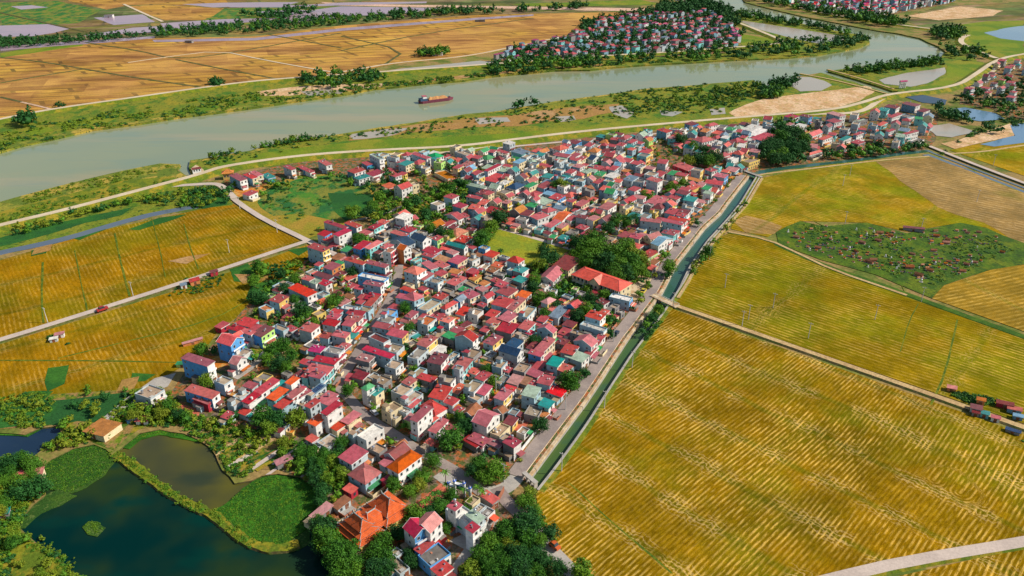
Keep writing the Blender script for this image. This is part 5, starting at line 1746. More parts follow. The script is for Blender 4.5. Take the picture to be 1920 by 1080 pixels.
b = MB(); b.box(-1.6, dx + 1.2, -1.4, dy + 4.6, 0, 0.7, M['conclight']); b.build('platform', root)
def hall(x0, x1, y0, y1, tiers, along):
    b = MB(); z = 0.7
    n = len(tiers)
    for k, (ins, z0, z1, r) in enumerate(tiers):
        a = (x0 + ins, x1 - ins, y0 + ins, y1 - ins)
        b.box(a[0] + .9, a[1] - .9, a[2] + .9, a[3] - .9, z, z0 + 0.25, MW['y'] if k == 0 else MW['m'])
        rb = MB(); rg = tier(rb, a[0], a[1], a[2], a[3], z0, z1, along, TEMPLE, RIDGE, up=.45, run=r)
        ro = rb.build('roof', root); rg.build('ridge', ro)
        z = z0 + 0.3
    b.build('wall', root)
    b = MB()
    for k in range(5):
        xx = x0 + 1.1 + (x1 - x0 - 2.2) * k / 4
        o = MB(); o.cyl(xx, y0 + .6, .7, tiers[0][1], .17, .17, MW['m'], 8); o.build('column', root)
    for k in range(2):
        o = link('window', window_mesh(), root); o.location = (x0 + (x1 - x0) * (.35 + .3 * k), y0 + .88, 2.4); o.scale = (1.3, 1, 1.2)
hall(-.5, dx * .44, 0, dy, [(-.6, 3.4, 5.4, .9), (.7, 4.9, 6.9, .9), (2.0, 6.4, 9.4, .8)], 'y')
hall(dx * .52, dx + .8, 0, dy, [(-.6, 4.2, 6.8, .9), (1.2, 6.0, 10.2, .8)], 'y')
b = MB(); b.box(dx * .34, dx * .62, dy * .28, dy * .74, .7, 5.2, MW['y']); b.build('wall', root)
rb = MB(); rg = tier(rb, dx * .2, dx * .72, dy * .08, dy * .92, 4.6, 8.0, 'x', TEMPLE, RIDGE, up=.1, run=.7); ro = rb.build('roof', root); rg.build('ridge', ro)
# stone basins and miniature trees on the terrace
def solid_rock(r, s):
    bm = bmesh.new(); bmesh.ops.create_icosphere(bm, subdivisions=1, radius=r)
    for v in bm.verts: v.co *= 0.8 + 0.4 * noise.noise(v.co * 2 + Vector((s, 0, 0))); v.co.z *= 1.2
    me = bpy.data.meshes.new('rock'); bm.to_mesh(me); bm.free(); return me
rock_me = solid_rock(.55, 1.0); rock_me.materials.append(M['concgrey'])
pot = MB(); pot.cyl(0, 0, 0, .6, .35, .55, M['white'], 8); pot_me = pot.mesh('pot')
items = []
ct, st = math.cos(th), math.sin(th)
for k in range(16):
    lx = -0.6 + (k % 8) * 2.2; ly = dy + 1.1 + (k // 8) * 1.9
    items.append((F.x + lx * ct - ly * st, F.y + lx * st + ly * ct))
labs = single_out([(x, y, 'potted rock garden on the temple terrace') for x, y in items])
for (x, y), lb in zip(items, labs):
    r = empty('rock_garden', (x, y, .7), random.random(), lb, 'rock garden', 'pots on the temple terrace')
    link('pot', pot_me, r); o = link('rock', rock_me, r); o.location = (0, 0, 1.0)

# school
R3 = lambda x, y: (860 + x / 3.84, 400 + y / 3.84)
F, th, dx, dy = frame_of(R3(830, 430), R3(1165, 553), R3(1240, 500), 7.5)
root = empty('school', (F.x, F.y, 0), th, 'long two-storey cream school with coral red hipped roof and central gable facing the trees', 'school')
b = MB(); b.box(0, dx, 0, dy, 0, 7.4, MW['c']); 
for k in (3.5, 7.2): b.box(-1.4, -.002, .1, dy - .1, k, k + .2, M['white'])
for k in range(13): b.box(-1.35, -1.1, .2 + k * (dy - .7) / 12, .45 + k * (dy - .7) / 12, 0, 7.2, M['white'])
b.box(-1.4, -1.3, .1, dy - .1, 3.7, 4.5, MW['c'])
b.build('wall', root)
rb = MB(); o_ = .5; zz = 7.45; rs = 2.6
e = [(-1.4 - o_, -o_, zz), (dx + o_, -o_, zz), (dx + o_, dy + o_, zz), (-1.4 - o_, dy + o_, zz)]
mx = (dx - 1.4) / 2; r0 = (mx, 4.5, zz + rs); r1 = (mx, dy - 4.5, zz + rs)
for q in ([e[0], e[1], r0], [e[1], e[2], r1, r0], [e[2], e[3], r1], [e[3], e[0], r0, r1], [e[3], e[2], e[1], e[0]]): rb.face(q, MR['r'])
for p, q in ((e[0], r0), (e[1], r0), (e[2], r1), (e[3], r1), (r0, r1)): rb.bar(p, q, .12, MR['c'], 4)
rb.build('roof', root)
rb = MB(); cy = dy / 2; g0 = -2.6
rb.hexa([(g0, cy - 3.6, zz), (mx, cy - 3.6, zz), (mx, cy, zz + 2.9), (g0, cy, zz + 2.9), (g0, cy - 3.6, zz + .12), (mx, cy - 3.6, zz + .12), (mx, cy, zz + 3.02), (g0, cy, zz + 3.02)], MR['r'])
rb.hexa([(g0, cy, zz + 2.9), (mx, cy, zz + 2.9), (mx, cy + 3.6, zz), (g0, cy + 3.6, zz), (g0, cy, zz + 3.02), (mx, cy, zz + 3.02), (mx, cy + 3.6, zz + .12), (g0, cy + 3.6, zz + .12)], MR['r'])
rb.build('roof', root)
b = MB(); b.face([(g0 + .3, cy + 3.2, zz - .1), (g0 + .3, cy - 3.2, zz - .1), (g0 + .3, cy, zz + 2.7)], MW['c']); b.box(g0 + .3, 0, cy - 3.0, cy + 3.0, 0, zz - .1, MW['c']); b.build('gable', root)
for k in range(12):
    for z in (1.9, 5.4):
        y = 1.2 + k * (dy - 2.4) / 11
        if abs(y - cy) < 3: 
            o = link('window', window_mesh(), root); o.location = (g0 + .29, y, z); o.rotation_euler = (0, 0, -math.pi / 2); o.scale = (1.1, 1, 1)
        else:
            o = link('window', window_mesh(), root); o.location = (-.01, y, z); o.rotation_euler = (0, 0, -math.pi / 2); o.scale = (1.4, 1, 1.1)
for k in range(2):
    for z in (2, 5.5):
        o = link('window', window_mesh(), root); o.location = (dx * (.3 + .4 * k), -.01, z)

# village gate, blue and white
x, y = G(862, 930)
root = empty('village_gate', (x, y, 0), R(-20), 'blue and white ornamental village gate with three arches under the trees', 'gate')
for k, (px, hh) in enumerate(((-4.2, 5), (-1.9, 6.5), (1.9, 6.5), (4.2, 5))):
    b = MB(); b.box(px - .4, px + .4, -.4, .4, 0, hh, M['white']); b.box(px - .5, px + .5, -.5, .5, hh, hh + .3, M['blueplastic']); b.cyl(px, 0, hh + .3, hh + 1.2, .3, .05, M['white'], 6); b.build('pillar', root)
for px, w_, z in ((-3.05, 1.5, 4.1), (0, 3, 5.6), (3.05, 1.5, 4.1)):
    b = MB(); b.box(px - w_ / 2, px + w_ / 2, -.25, .25, z - .7, z, M['blueplastic']); b.box(px - w_ / 2 - .2, px + w_ / 2 + .2, -.6, .6, z, z + .15, M['white']); b.build('lintel', root)

# bridge over the canal
A = Vector(G(1226, 556) + (0,)); B = Vector(G(1268, 576) + (0,))
d = (B - A); Ln = d.length; rz = math.atan2(d.y, d.x)
root = empty('road_bridge', (A.x, A.y, 0), rz, 'narrow concrete road bridge with low white railings crossing the canal', 'bridge')
b = MB(); b.box(-1, Ln + 1, -2, 2, .55, .9, M['conclight']); b.build('deck', root)
for s in (-1, 1):
    b = MB(); b.box(-.5, Ln + .5, s * 1.85 - .08, s * 1.85 + .08, 1.5, 1.65, M['white'])
    for k in range(8): b.box(k * Ln / 7 - .08, k * Ln / 7 + .08, s * 1.85 - .07, s * 1.85 + .07, .9, 1.5, M['white'])
    b.build('railing', root)
for k in (.3, .7):
    b = MB(); b.box(Ln * k - .3, Ln * k + .3, -1.7, 1.7, -3, .55, M['concgrey']); b.build('pier', root)
A = Vector(G(1396, 322) + (0,)); B = Vector(G(1426, 333) + (0,)); d = B - A; Ln = d.length
root = empty('footbridge', (A.x, A.y, 0), math.atan2(d.y, d.x), 'dark concrete sluice footbridge at the upper end of the canal', 'bridge')
b = MB(); b.box(-1, Ln + 1, -1.2, 1.2, .6, .95, M['concgrey']); b.build('deck', root)
for k in range(5):
    b = MB(); b.box(k * Ln / 4 - .3, k * Ln / 4 + .3, -1, 1, -3, .6, M['concgrey']); b.build('pier', root)
for s in (-1, 1):
    b = MB(); b.box(0, Ln, s * 1.1 - .05, s * 1.1 + .05, 1.6, 1.7, M['frame'])
    for k in range(9): b.box(k * Ln / 8 - .05, k * Ln / 8 + .05, s * 1.1 - .05, s * 1.1 + .05, .95, 1.6, M['frame'])
    b.build('railing', root)
# sluice frame at the lower end
A = Vector(G(983, 897) + (0,)); B = Vector(G(1004, 915) + (0,)); d = B - A; Ln = d.length
root = empty('canal_sluice', (A.x, A.y, 0), math.atan2(d.y, d.x), 'weathered concrete sluice frame with lifting gates at the lower end of the canal', 'sluice')
for k in range(4):
    b = MB(); b.box(k * Ln / 3 - .25, k * Ln / 3 + .25, -.8, .8, -2, 2.6, M['concgrey']); b.build('post', root)
b = MB(); b.box(-.5, Ln + .5, -.9, .9, 2.6, 2.9, M['concgrey']); b.build('deck', root)
for k in range(3):
    b = MB(); b.box((k + .5) * Ln / 3 - 1, (k + .5) * Ln / 3 + 1, -.1, .1, -1.6, .6, M['frame']); b.build('gate', root)
# red-roofed sluice house with apron on the river
x, y = G(370, 326)
root = empty('sluice_house', (x, y, 2.2), R(28), 'small white sluice house with maroon roof beside the river inlet', 'sluice house')
b = MB(); b.box(-5, 5, -2, 2, -2.5, 3, M['white']); b.build('wall', root)
rb = MB()
for s in (-1, 1): rb.hexa([(-5.5, s * 2.6, 2.9), (5.5, s * 2.6, 2.9), (5.5, 0, 4.3), (-5.5, 0, 4.3), (-5.5, s * 2.6, 3.05), (5.5, s * 2.6, 3.05), (5.5, 0, 4.45), (-5.5, 0, 4.45)], MR['m'])
rb.build('roof', root)
for k in range(3):
    o = link('window', window_mesh(), root); o.location = (-3 + 3 * k, -2.01, 1.4); o.scale = (1.3, 1, 1.3)
root.scale = (.62, .7, .7)
sheet('river_apron', PP('358,318 368,311 382,320 377,330 367,332'), 1.0, M['conclight'], skirt=3)
x, y = G(429, 335)
root = empty('gatehouse', (x, y, 1.6), R(15), 'small yellow gatehouse with orange tiled hipped roof beside the dike road', 'gatehouse')
b = MB(); b.box(-3.6, 3.6, -2.4, 2.4, -1.6, 3.4, MW['y']); b.build('wall', root)
rb = MB(); rg = tier(rb, -4.4, 4.4, -3.2, 3.2, 3.3, 5.4, 'x', MR['o'], MR['O'], up=.3, run=1.0); ro = rb.build('roof', root); rg.build('ridge', ro)
for k in range(3):
    o = link('window', window_mesh(), root); o.location = (-2.2 + 2.2 * k, -2.41, 1.3)
# sluice gate tower on the dike
x, y = G(1691, 166)
root = empty('gate_tower', (x, y, 2.0), R(15), 'white lifting-gate tower with magenta roof standing on the dike over the inlet', 'sluice tower')
for px in (-6, -2, 2, 6):
    b = MB(); b.box(px - .6, px + .6, -1.6, 1.6, -2.5, 7, M['white']); b.build('pillar', root)
b = MB(); b.box(-7.2, 7.2, -2.6, 2.6, 7, 10.5, M['white']); b.build('gate_room', root)
rb = MB()
for s in (-1, 1): rb.hexa([(-8, s * 3.3, 10.4), (8, s * 3.3, 10.4), (8, 0, 12.2), (-8, 0, 12.2), (-8, s * 3.3, 10.6), (8, s * 3.3, 10.6), (8, 0, 12.4), (-8, 0, 12.4)], MR['M'])
rb.build('roof', root)

root.scale = (.55, .55, .55)
# river barge laden with sand
A = Vector(G(786, 191) + (0,)); B = Vector(G(850, 183) + (0,)); d = B - A; Ln = d.length; c = (A + B) / 2
root = empty('barge', (c.x, c.y, -1.6), math.atan2(d.y, d.x), 'long purple-hulled river barge heaped with orange sand, blue wheelhouse at the stern', 'barge')
b = MB(); h = Ln / 2; w_ = 4.2
hp = [(-h, -w_ * .8), (-h + 2, -w_), (h - 6, -w_), (h, 0), (h - 6, w_), (-h + 2, w_), (-h, w_ * .8)]
HULL = m_flat('hull_paint', (0.20, 0.05, 0.08), 0.7); HB2 = m_flat('blue_hull_paint', (0.04, 0.10, 0.18), 0.6); SAND = m_land('sand_cargo', [(0.50, 0.26, 0.10), (0.42, 0.2, 0.08)], 0.3, 2.0)
n = len(hp)
b.face([(x, y, 2.4) for x, y in hp], HULL)
for i in range(n):
    j = (i + 1) % n; b.face([(hp[i][0] * .97, hp[i][1] * .9, -.4), (hp[j][0] * .97, hp[j][1] * .9, -.4), (hp[j][0], hp[j][1], 2.4), (hp[i][0], hp[i][1], 2.4)], HULL)
b.build('hull', root)
b = MB(); b.box(-h + .6, -h + 8, -3.2, 3.2, 2.4, 4.6, HB2); b.box(-h + 3.5, -h + 7.6, -2.4, 2.4, 4.6, 6.8, M['white']); b.box(-h + 3.2, -h + 8, -2.8, 2.8, 6.8, 7.0, MR['c']); b.build('wheelhouse', root)
b = MB(); n = 9; x0, x1 = -h + 9.5, h - 7
for i in range(n):
    for s in (-1, 1):
        xa, xb = x0 + (x1 - x0) * i / n, x0 + (x1 - x0) * (i + 1) / n
        za, zb = [5.2 + .35 * math.sin(k * 2.1) if 0 < k < n else 3.2 for k in (i, i + 1)]
        q = [(xa, s * 3.6, 3.0), (xb, s * 3.6, 3.0), (xb, 0, zb), (xa, 0, za)]
        b.face(q if s < 0 else q[::-1], SAND)
b.box(x0 - .3, x1 + .3, -3.8, 3.8, 2.4, 3.0, HULL)
b.build('sand_cargo', root)
b = MB(); b.box(h - 5, h - 3.6, -1.2, 1.2, 2.4, 3.6, HULL); b.bar((h - 4, 0, 3.6), (h - 4, 0, 6.5), .12, M['white']); b.build('bow_post', root)

# utility poles
pl = MB(); pl.cyl(0, 0, 0, 9.0, .2, .13, M['pole'], 7); pole_me = pl.mesh('pole')
ca = MB(); ca.box(-1.1, 1.1, -.07, .07, 8.4, 8.58, M['pole'])
for k in (-1, 0, 1): ca.cyl(k, 0, 8.58, 8.85, .06, .05, M['white'], 6)
arm_me = ca.mesh('crossarm')
POLES = [(1053, 884), (1133, 766), (1185, 690), (1262, 577), (1391, 612), (1449, 578), (1515, 635), (1727, 566), (1359, 540), (1831, 379), (1862, 310), (1580, 349), (1726, 433), (1584, 420), (1593, 330),
         (450, 392), (520, 436), (430, 474), (250, 556), (90, 606), (735, 800), (945, 905), (1218, 508), (1330, 487), (1403, 600), (1300, 462), (1640, 600), (930, 735), (1060, 770), (1150, 642)]
labs = single_out([G(u, v) + ('grey concrete utility pole',) for u, v in POLES])
POLES3 = []
for (u, v), lb in zip(POLES, labs):
    x, y = G(u, v)
    r = empty('utility_pole', (x, y, 0), R(-30), lb, 'utility pole', 'utility poles')
    link('pole', pole_me, r); link('crossarm', arm_me, r)
    POLES3.append((x, y))
def wire(i, j, lb):
    a, b_ = POLES3[i], POLES3[j]; mb = MB()
    for off in (-.9, .9):
        pr = None
        for k in range(9):
            t = k / 8; p = (a[0] + (b_[0] - a[0]) * t + off * .8, a[1] + (b_[1] - a[1]) * t - off * .5, 8.85 - 2.6 * t * (1 - t))
            if pr: mb.bar(pr, p, .025, M['dark'], 3)
            pr = p
    mb.build('power_line', label=lb, cat='power line')
wire(0, 1, 'pair of sagging wires along the canal between the two lowest field-side poles')
wire(1, 2, 'pair of sagging wires beside the canal just above the lowest span')
wire(2, 3, 'pair of sagging wires running up the canal bank to the road bridge')

# vehicles
def car(u, v, rz, body, lb, cat='car', z=.5, L=4.4, H=1.5, W=1.8):
    x, y = G(u, v)
    r = empty('parked_car' if cat == 'car' else cat.replace(' ', '_'), (x, y, z), R(rz), lb, cat)
    m = m_flat('paint_' + cat + str(int(u)), body, .35, .5, .1)
    b = MB(); b.box(-L / 2, L / 2, -W / 2, W / 2, .35, H * .6, m); b.build('body', r)
    b = MB(); b.hexa([(-L * .32, -W * .48, H * .6), (L * .25, -W * .48, H * .6), (L * .25, W * .48, H * .6), (-L * .32, W * .48, H * .6), (-L * .24, -W * .4, H), (L * .12, -W * .4, H), (L * .12, W * .4, H), (-L * .24, W * .4, H)], M['glass'], m); b.build('cabin', r)
    for sx in (-.3, .3):
        for sy in (-1, 1):
            w = MB(); w.cyl(0, 0, -.1, .1, .34, .34, M['dark'], 10); o = w.build('wheel', r); o.location = (L * sx, sy * W * .47, .34); o.rotation_euler = (R(90), 0, 0)
car(1155, 629, 62, (.03, .05, .08), 'dark van parked beside the canal road at mid village', 'van', L=4.8, H=2.0)
car(193, 584, 45, (.35, .03, .03), 'small red truck on the concrete field lane', 'truck', z=.7, L=5.5, H=2.4, W=2)
car(702, 777, 132, (.6, .6, .62), 'silver car on the asphalt lane below the bend')
car(1206, 549, 62, (.6, .45, .05), 'yellow truck parked by the school gate yard', 'truck', z=.2, L=5, H=2.4, W=2)
car(1262, 443, 62, (.04, .04, .05), 'black car on the canal road above the school')
car(1040, 1030, -48, (.6, .12, .03), 'orange loader standing at the edge of the slab road', 'loader', z=.9, L=4, H=2.2, W=1.9)
car(668, 712, 80, (.7, .7, .7), 'white car parked on the upper asphalt lane')

# cemetery tombs
random.seed(23)
def tomb_mesh(kind):
    b = MB(); rb = MB()
    if kind == 0:
        b.box(-1.8, 1.8, -1.2, 1.2, 0, .5, M['concgrey']); b.box(-1.2, 1.2, -.7, .7, .5, 1.5, M['brick'])
        for s in (-1, 1): rb.hexa([(-1.5, s * 1, 1.45), (1.5, s * 1, 1.45), (1.5, 0, 2.3), (-1.5, 0, 2.3), (-1.5, s * 1, 1.55), (1.5, s * 1, 1.55), (1.5, 0, 2.4), (-1.5, 0, 2.4)], MR['o'])
    elif kind == 1:
        b.box(-1.4, 1.4, -1, 1, 0, .6, M['concgrey']); b.box(-.5, .5, -.4, .4, .6, 2.2, M['white'])
        rb.cyl(0, 0, 2.4, 3.6, .9, .1, M['white'], 4)
    elif kind == 2:
        b.box(-2.4, 2.4, -1.2, 1.2, 0, .7, m_dk); b.box(1.6, 2.2, -.8, .8, .7, 1.7, m_dk)
        rb.box(-1.5, 1.2, -.6, .6, .7, 1.0, MR['b'])
    else:
        b.box(-3.6, 3.6, -2, 2, 0, .5, MW['k']); b.box(-3, 3, -1.2, 1.2, .5, 2.2, M['brick'])
        for s in (-1, 1): rb.hexa([(-3.4, s * 1.7, 2.1), (3.4, s * 1.7, 2.1), (3.4, 0, 3.4), (-3.4, 0, 3.4), (-3.4, s * 1.7, 2.25), (3.4, s * 1.7, 2.25), (3.4, 0, 3.55), (-3.4, 0, 3.55)], MR['b'])
    return b.mesh('base'), rb.mesh('top')
m_dk = m_flat('slate_stone', (0.10, 0.10, 0.14), 0.7)
TM = [tomb_mesh(k) for k in range(4)]
TN = ['small tomb with orange gabled roof', 'white obelisk tomb', 'dark stone tomb', 'larger brown roofed tomb']
CEM = PP('1468,440 1500,420 1620,424 1700,440 1800,424 1870,445 1900,470 1840,505 1765,528 1740,540 1640,508 1545,480 1475,456')
tb = []
x0 = min(p[0] for p in CEM); x1 = max(p[0] for p in CEM); y0 = min(p[1] for p in CEM); y1 = max(p[1] for p in CEM)
seeds = [G(1530, 455), G(1560, 475), G(1600, 490), G(1670, 503), G(1740, 503), G(1790, 490), G(1690, 445), G(1660, 440), G(1800, 450)]
while len(tb) < 190:
    if random.random() < .72:
        s = random.choice(seeds); x, y = s[0] + random.gauss(0, 11), s[1] + random.gauss(0, 8)
    else: x, y = random.uniform(x0, x1), random.uniform(y0, y1)
    if inpoly(x, y, CEM) and all(math.hypot(x - q[0], y - q[1]) > 2.4 for q in tb):
        tb.append((x, y, random.choices((0, 1, 2, 3), (7, 1.0, 5, 1.6))[0]))
labs = single_out([(x, y, TN[k]) for x, y, k in tb])
for (x, y, k), lb in zip(tb, labs):
    s = random.uniform(.36, .72)
    r = empty('tomb', (x, y, .12), R(-25 + random.gauss(0, 18)), lb, 'tomb', 'tombs in the cemetery')
    r.scale = (s, s, s)
    link('base', TM[k][0], r); link('top', TM[k][1], r)

# field huts, sheds, fish pond walls
def hut(u, v, rz, L, W, h, rf, w, lb, nm='shed', cat='shed', z=0.05):
    x, y = G(u, v)
    r = empty(nm, (x, y, z), R(rz), lb, cat)
    wb, rb, wins, _ = volume([x, y, 0, L, W, h, 's', rf, w, w], random.Random(1), False)
    wb.build('wall', r); rb.build('roof', r)
    o = link('door', _dm, r); o.location = (0, -W / 2 - .01, 0); o.scale = (.8, 1, min(1, h / 2.8))
hut(362, 645, 28, 9, 1.6, 1.6, 'p', 'o', 'long low pink-roofed shed alone in the rice field')
hut(113, 632, 20, 4, 2.4, 2.0, 'p', 'w', 'small white hut with faded pink roof in the left field')
hut(102, 640, 20, 3.4, 2.2, 1.8, 'w', 'g', 'tiny grey hut with white roof in the left field')
hut(366, 533, 30, 5, 4, 2.8, 'c', 'o', 'little orange walled hut beside the field lane')
hut(345, 540, 30, 3, 3, 2.4, 'N', 'w', 'slate blue roofed cabin beside the field lane')
hut(402, 516, 30, 4, 3, 2.6, 'm', 'm', 'tiny maroon hut on the upper side of the field lane')
hut(195, 812, -22, 11, 9, 2.6, 'o', 'c', 'open pond-side hut with orange thatched roof')
hut(32, 912, 60, 8, 5, 3, 'c', 'm', 'red-roofed pond hut at the left edge')
hut(68, 898, 20, 6, 4, 3, 'p', 'c', 'tan-roofed pond hut next to the red-roofed one')
hut(10, 968, 20, 3.5, 3, 2.2, 't', 'k', 'teal-roofed pump hut on the left shore')
hut(533, 872, 35, 6, 3, 2.4, 'p', 'k', 'low grey-pink shed in the vegetable plots')
hut(270, 793, 0, 5, 3, 2, 'r', 'w', 'red and white shack beside the muddy pond')
hut(250, 790, 10, 4, 3, 1.8, 'n', 'b', 'blue tarpaulin shack beside the muddy pond')
hut(343, 687, 0, 5, 2.4, 1.8, 'G', 'v', 'bright green covered stack beside the blue slab house')
hut(1828, 772, -30, 4, 3.4, 2.4, 'm', 'w', 'white walled shed with maroon roof north of the dirt road')
hut(1837, 758, -30, 3, 2.4, 2.6, 'o', 'o', 'orange roofed shed north of the dirt road')
hut(1882, 764, -30, 6, 2.6, 2.2, 'm', 'm', 'long maroon shed north of the dirt road')
hut(1900, 774, -30, 5, 2.6, 2.2, 'r', 'u', 'red roofed shed with dusty blue wall near the right edge')
hut(1907, 786, -30, 3.4, 2.2, 1.9, 'B', 'u', 'sky blue roofed shed near the right edge')
hut(1828, 779, -30, 2.6, 2.2, 1.9, 'm', 'k', 'small maroon cube shed south of the dirt road')
hut(1865, 789, -30, 3, 2.2, 1.9, 'c', 'w', 'crimson roofed shed with white wall south of the dirt road')
hut(1844, 781, -30, 3.2, 2.4, 2, 't', 't', 'turquoise shed south of the dirt road')
hut(1898, 812, -40, 5, 1.8, 1.4, 'n', 'k', 'low dark shed south of the dirt road')
hut(1783, 733, -30, 3.4, 2.6, 2, 'p', 'o', 'tiny pink hut at the west end of the shed row')
hut(1712, 433, -25, 12, 3, 2, 'm', 'k', 'long dark maroon shed on the cemetery edge')
hut(1270, 1, 20, 6, 4, 3, 'r', 'w', 'red roofed hut by the far dike')
hut(355, 80, -20, 12, 4, 2.5, 'k', 'k', 'dark roofed sheds in the far rice fields')
hut(820, 104, 0, 14, 6, 3, 'w', 'w', 'pale roofed shed group by the far pond')
hut(205, 33, 0, 14, 6, 4, 'k', 'w', 'pale barn in the distant marsh')
hut(900, 41, 0, 16, 4, 3, 'k', 'k', 'grey shed in the far rice fields')
hut(1060, 345, 55, 8, 8, 5, 't', 'w', 'round teal roofed kiosk in the upper quarter')
# long boundary walls
def wallrun(s, h, t, mat, lb, nm='boundary_wall'):
    P = dens(PP(s), 8); mb = MB()
    for a, b_ in zip(P, P[1:]):
        d = Vector((b_[0] - a[0], b_[1] - a[1])); n = Vector((-d.y, d.x)).normalized() * t / 2
        q = [(a[0] - n.x, a[1] - n.y), (b_[0] - n.x, b_[1] - n.y), (b_[0] + n.x, b_[1] + n.y), (a[0] + n.x, a[1] + n.y)]
        mb.hexa([(x, y, 0) for x, y in q] + [(x, y, h) for x, y in q], mat)
    o = mb.build(nm, label=lb, cat='wall')
wallrun('905,978 925,960 938,935 945,922', 2.6, .25, M['brick'], 'tall brick wall behind the houses above the woodland')
wallrun('858,1075 880,1058 905,1030 925,990', 2.4, .25, M['brick'], 'long raw brick boundary wall round the concrete yard')
WB = offset(LB, 10.0)
def wallpts(P, h, t_, mat, lb, nm='boundary_wall'):
    mb = MB()
    for a, b_ in zip(P, P[1:]):
        d = Vector((b_[0] - a[0], b_[1] - a[1])); n = Vector((-d.y, d.x)).normalized() * t_ / 2
        q = [(a[0] - n.x, a[1] - n.y), (b_[0] - n.x, b_[1] - n.y), (b_[0] + n.x, b_[1] + n.y), (a[0] + n.x, a[1] + n.y)]
        mb.hexa([(x, y, 0) for x, y in q] + [(x, y, h) for x, y in q], mat)
    mb.build(nm, label=lb, cat='wall')
wallpts([p for p in WB if 238 < p[1] < 268], 1.8, .2, M['white'], 'white garden wall beside the lowest stretch of the canal road')
wallpts([p for p in WB if 276 < p[1] < 306], 1.8, .2, M['conclight'], 'pale wall on the village side of the canal road above the white one')
wallpts([p for p in WB if 330 < p[1] < 352], 1.6, .2, M['brick'], 'brick wall on the village side of the canal road below the bridge')
wallrun('938,424 1000,442 1075,466 1082,475', 1.6, .2, M['conclight'], 'low concrete wall along the north side of the pitch')
wallrun('1165,518 1180,508 1195,500 1205,505', 1.8, .2, M['conclight'], 'cream wall round the school yard')
wallrun('590,975 615,955 650,930 690,902', 1.2, .2, M['conclight'], 'carved stone balustrade on the pond side of the temple terrace')
wallrun('535,660 510,672 480,690', 1.2, .2, M['conclight'], 'pale wall beside the footpath through the garden belt')
wallrun('310,352 412,349 432,370', 1.0, .2, M['concgrey'], 'grey parapet along the village road below the dike')

# ---------------------------------------------------------------- vegetation
def crown_mesh(name, seed, clumps, leaves, leaf, mat, hull=True, flat=0.75, spread=1.0, core=0.62):
    """crown of unit radius around the origin: leafy clumps spread through an uneven volume"""
    rnd = random.Random(seed); vs = []; fs = []
    cl = []
    for _ in range(clumps):
        a = rnd.uniform(0, 2 * math.pi); z = rnd.uniform(-.55, 1); r = math.sqrt(max(0, 1 - z * z * .85)) * rnd.uniform(.45, .85) * spread
        cl.append((r * math.cos(a), r * math.sin(a), z * flat * rnd.uniform(.7, 1.05), rnd.uniform(.22, .42)))
    if hull:
        bm = bmesh.new()
        bmesh.ops.create_icosphere(bm, subdivisions=2 if clumps > 12 else 1, radius=1)
        for v in bm.verts:
            k = core + .42 * noise.noise(v.co * 1.7 + Vector((seed, 0, 0)))
            v.co = Vector((v.co.x * k, v.co.y * k, v.co.z * k * flat))
        b = len(vs); vs += [tuple(v.co) for v in bm.verts]; fs += [tuple(b + v.index for v in f.verts) for f in bm.faces]; bm.free()
    for (cx, cy, cz, cr) in cl:
        for _ in range(leaves):
            d = Vector((rnd.gauss(0, 1), rnd.gauss(0, 1), rnd.gauss(.25, 1)))
            d.normalize(); p = Vector((cx, cy, cz)) + Vector((d.x, d.y, d.z * .8)) * cr * rnd.uniform(.75, 1.1)
            nrm = (d * .8 + Vector((rnd.gauss(0, .6), rnd.gauss(0, .6), rnd.gauss(0.2, .5)))).normalized()
            t = nrm.orthogonal().normalized(); u = nrm.cross(t); s = leaf * rnd.uniform(.6, 1.4)
            an = rnd.uniform(0, 6.28); t, u = t * math.cos(an) + u * math.sin(an), u * math.cos(an) - t * math.sin(an)
            b = len(vs)
            vs += [tuple(p + t * s), tuple(p + u * s * .7), tuple(p - t * s), tuple(p - u * s * .7)]
            fs.append((b, b + 1, b + 2, b + 3))
    me = bpy.data.meshes.new(name); me.from_pydata(vs, [], fs); me.materials.append(mat)
    return me
def trunk_mesh(seed, h=1.0):
    rnd = random.Random(seed); b = MB()
    b.cyl(0, 0, 0, h * .6, .085, .06, M['bark'], 6)
    for k in range(4):
        a = k * 1.57 + rnd.uniform(-.4, .4)
        b.bar((0, 0, h * .5), (.35 * math.cos(a), .35 * math.sin(a), h * (.9 + rnd.uniform(0, .2))), .035, M['bark'], 4)
    return b.mesh('trunk')
TRUNKS = [trunk_mesh(k) for k in range(3)]
CROWN = {'n': [crown_mesh('crown', k, 24, 34, .085, M['leaf']) for k in range(4)],
         'd': [crown_mesh('crown', 20 + k, 24, 34, .085, M['leafdark']) for k in range(3)],
         'l': [crown_mesh('crown', 40 + k, 20, 30, .10, M['leaflite'], flat=.65) for k in range(3)],
         'x': [crown_mesh('crown', 60, 22, 16, .07, M['dead'], hull=False)]}
BIG = {'n': [crown_mesh('crown', 80 + k, 44, 46, .058, M['leaf'], core=.55) for k in range(3)], 'd': [crown_mesh('crown', 90 + k, 44, 46, .058, M['leafdark'], core=.55) for k in range(2)], 'l': [crown_mesh('crown', 95 + k, 40, 44, .062, M['leaflite'], core=.55) for k in range(2)], 'x': [crown_mesh('crown', 99, 40, 20, .05, M['dead'], hull=False)]}
SMALL = {'n': [crown_mesh('crown', 110 + k, 9, 9, .17, M['leaf'], core=.55) for k in range(4)], 'd': [crown_mesh('crown', 120 + k, 9, 9, .17, M['leafdark'], core=.55) for k in range(3)], 'l': [crown_mesh('crown', 130 + k, 8, 9, .18, M['leaflite'], core=.5) for k in range(3)]}
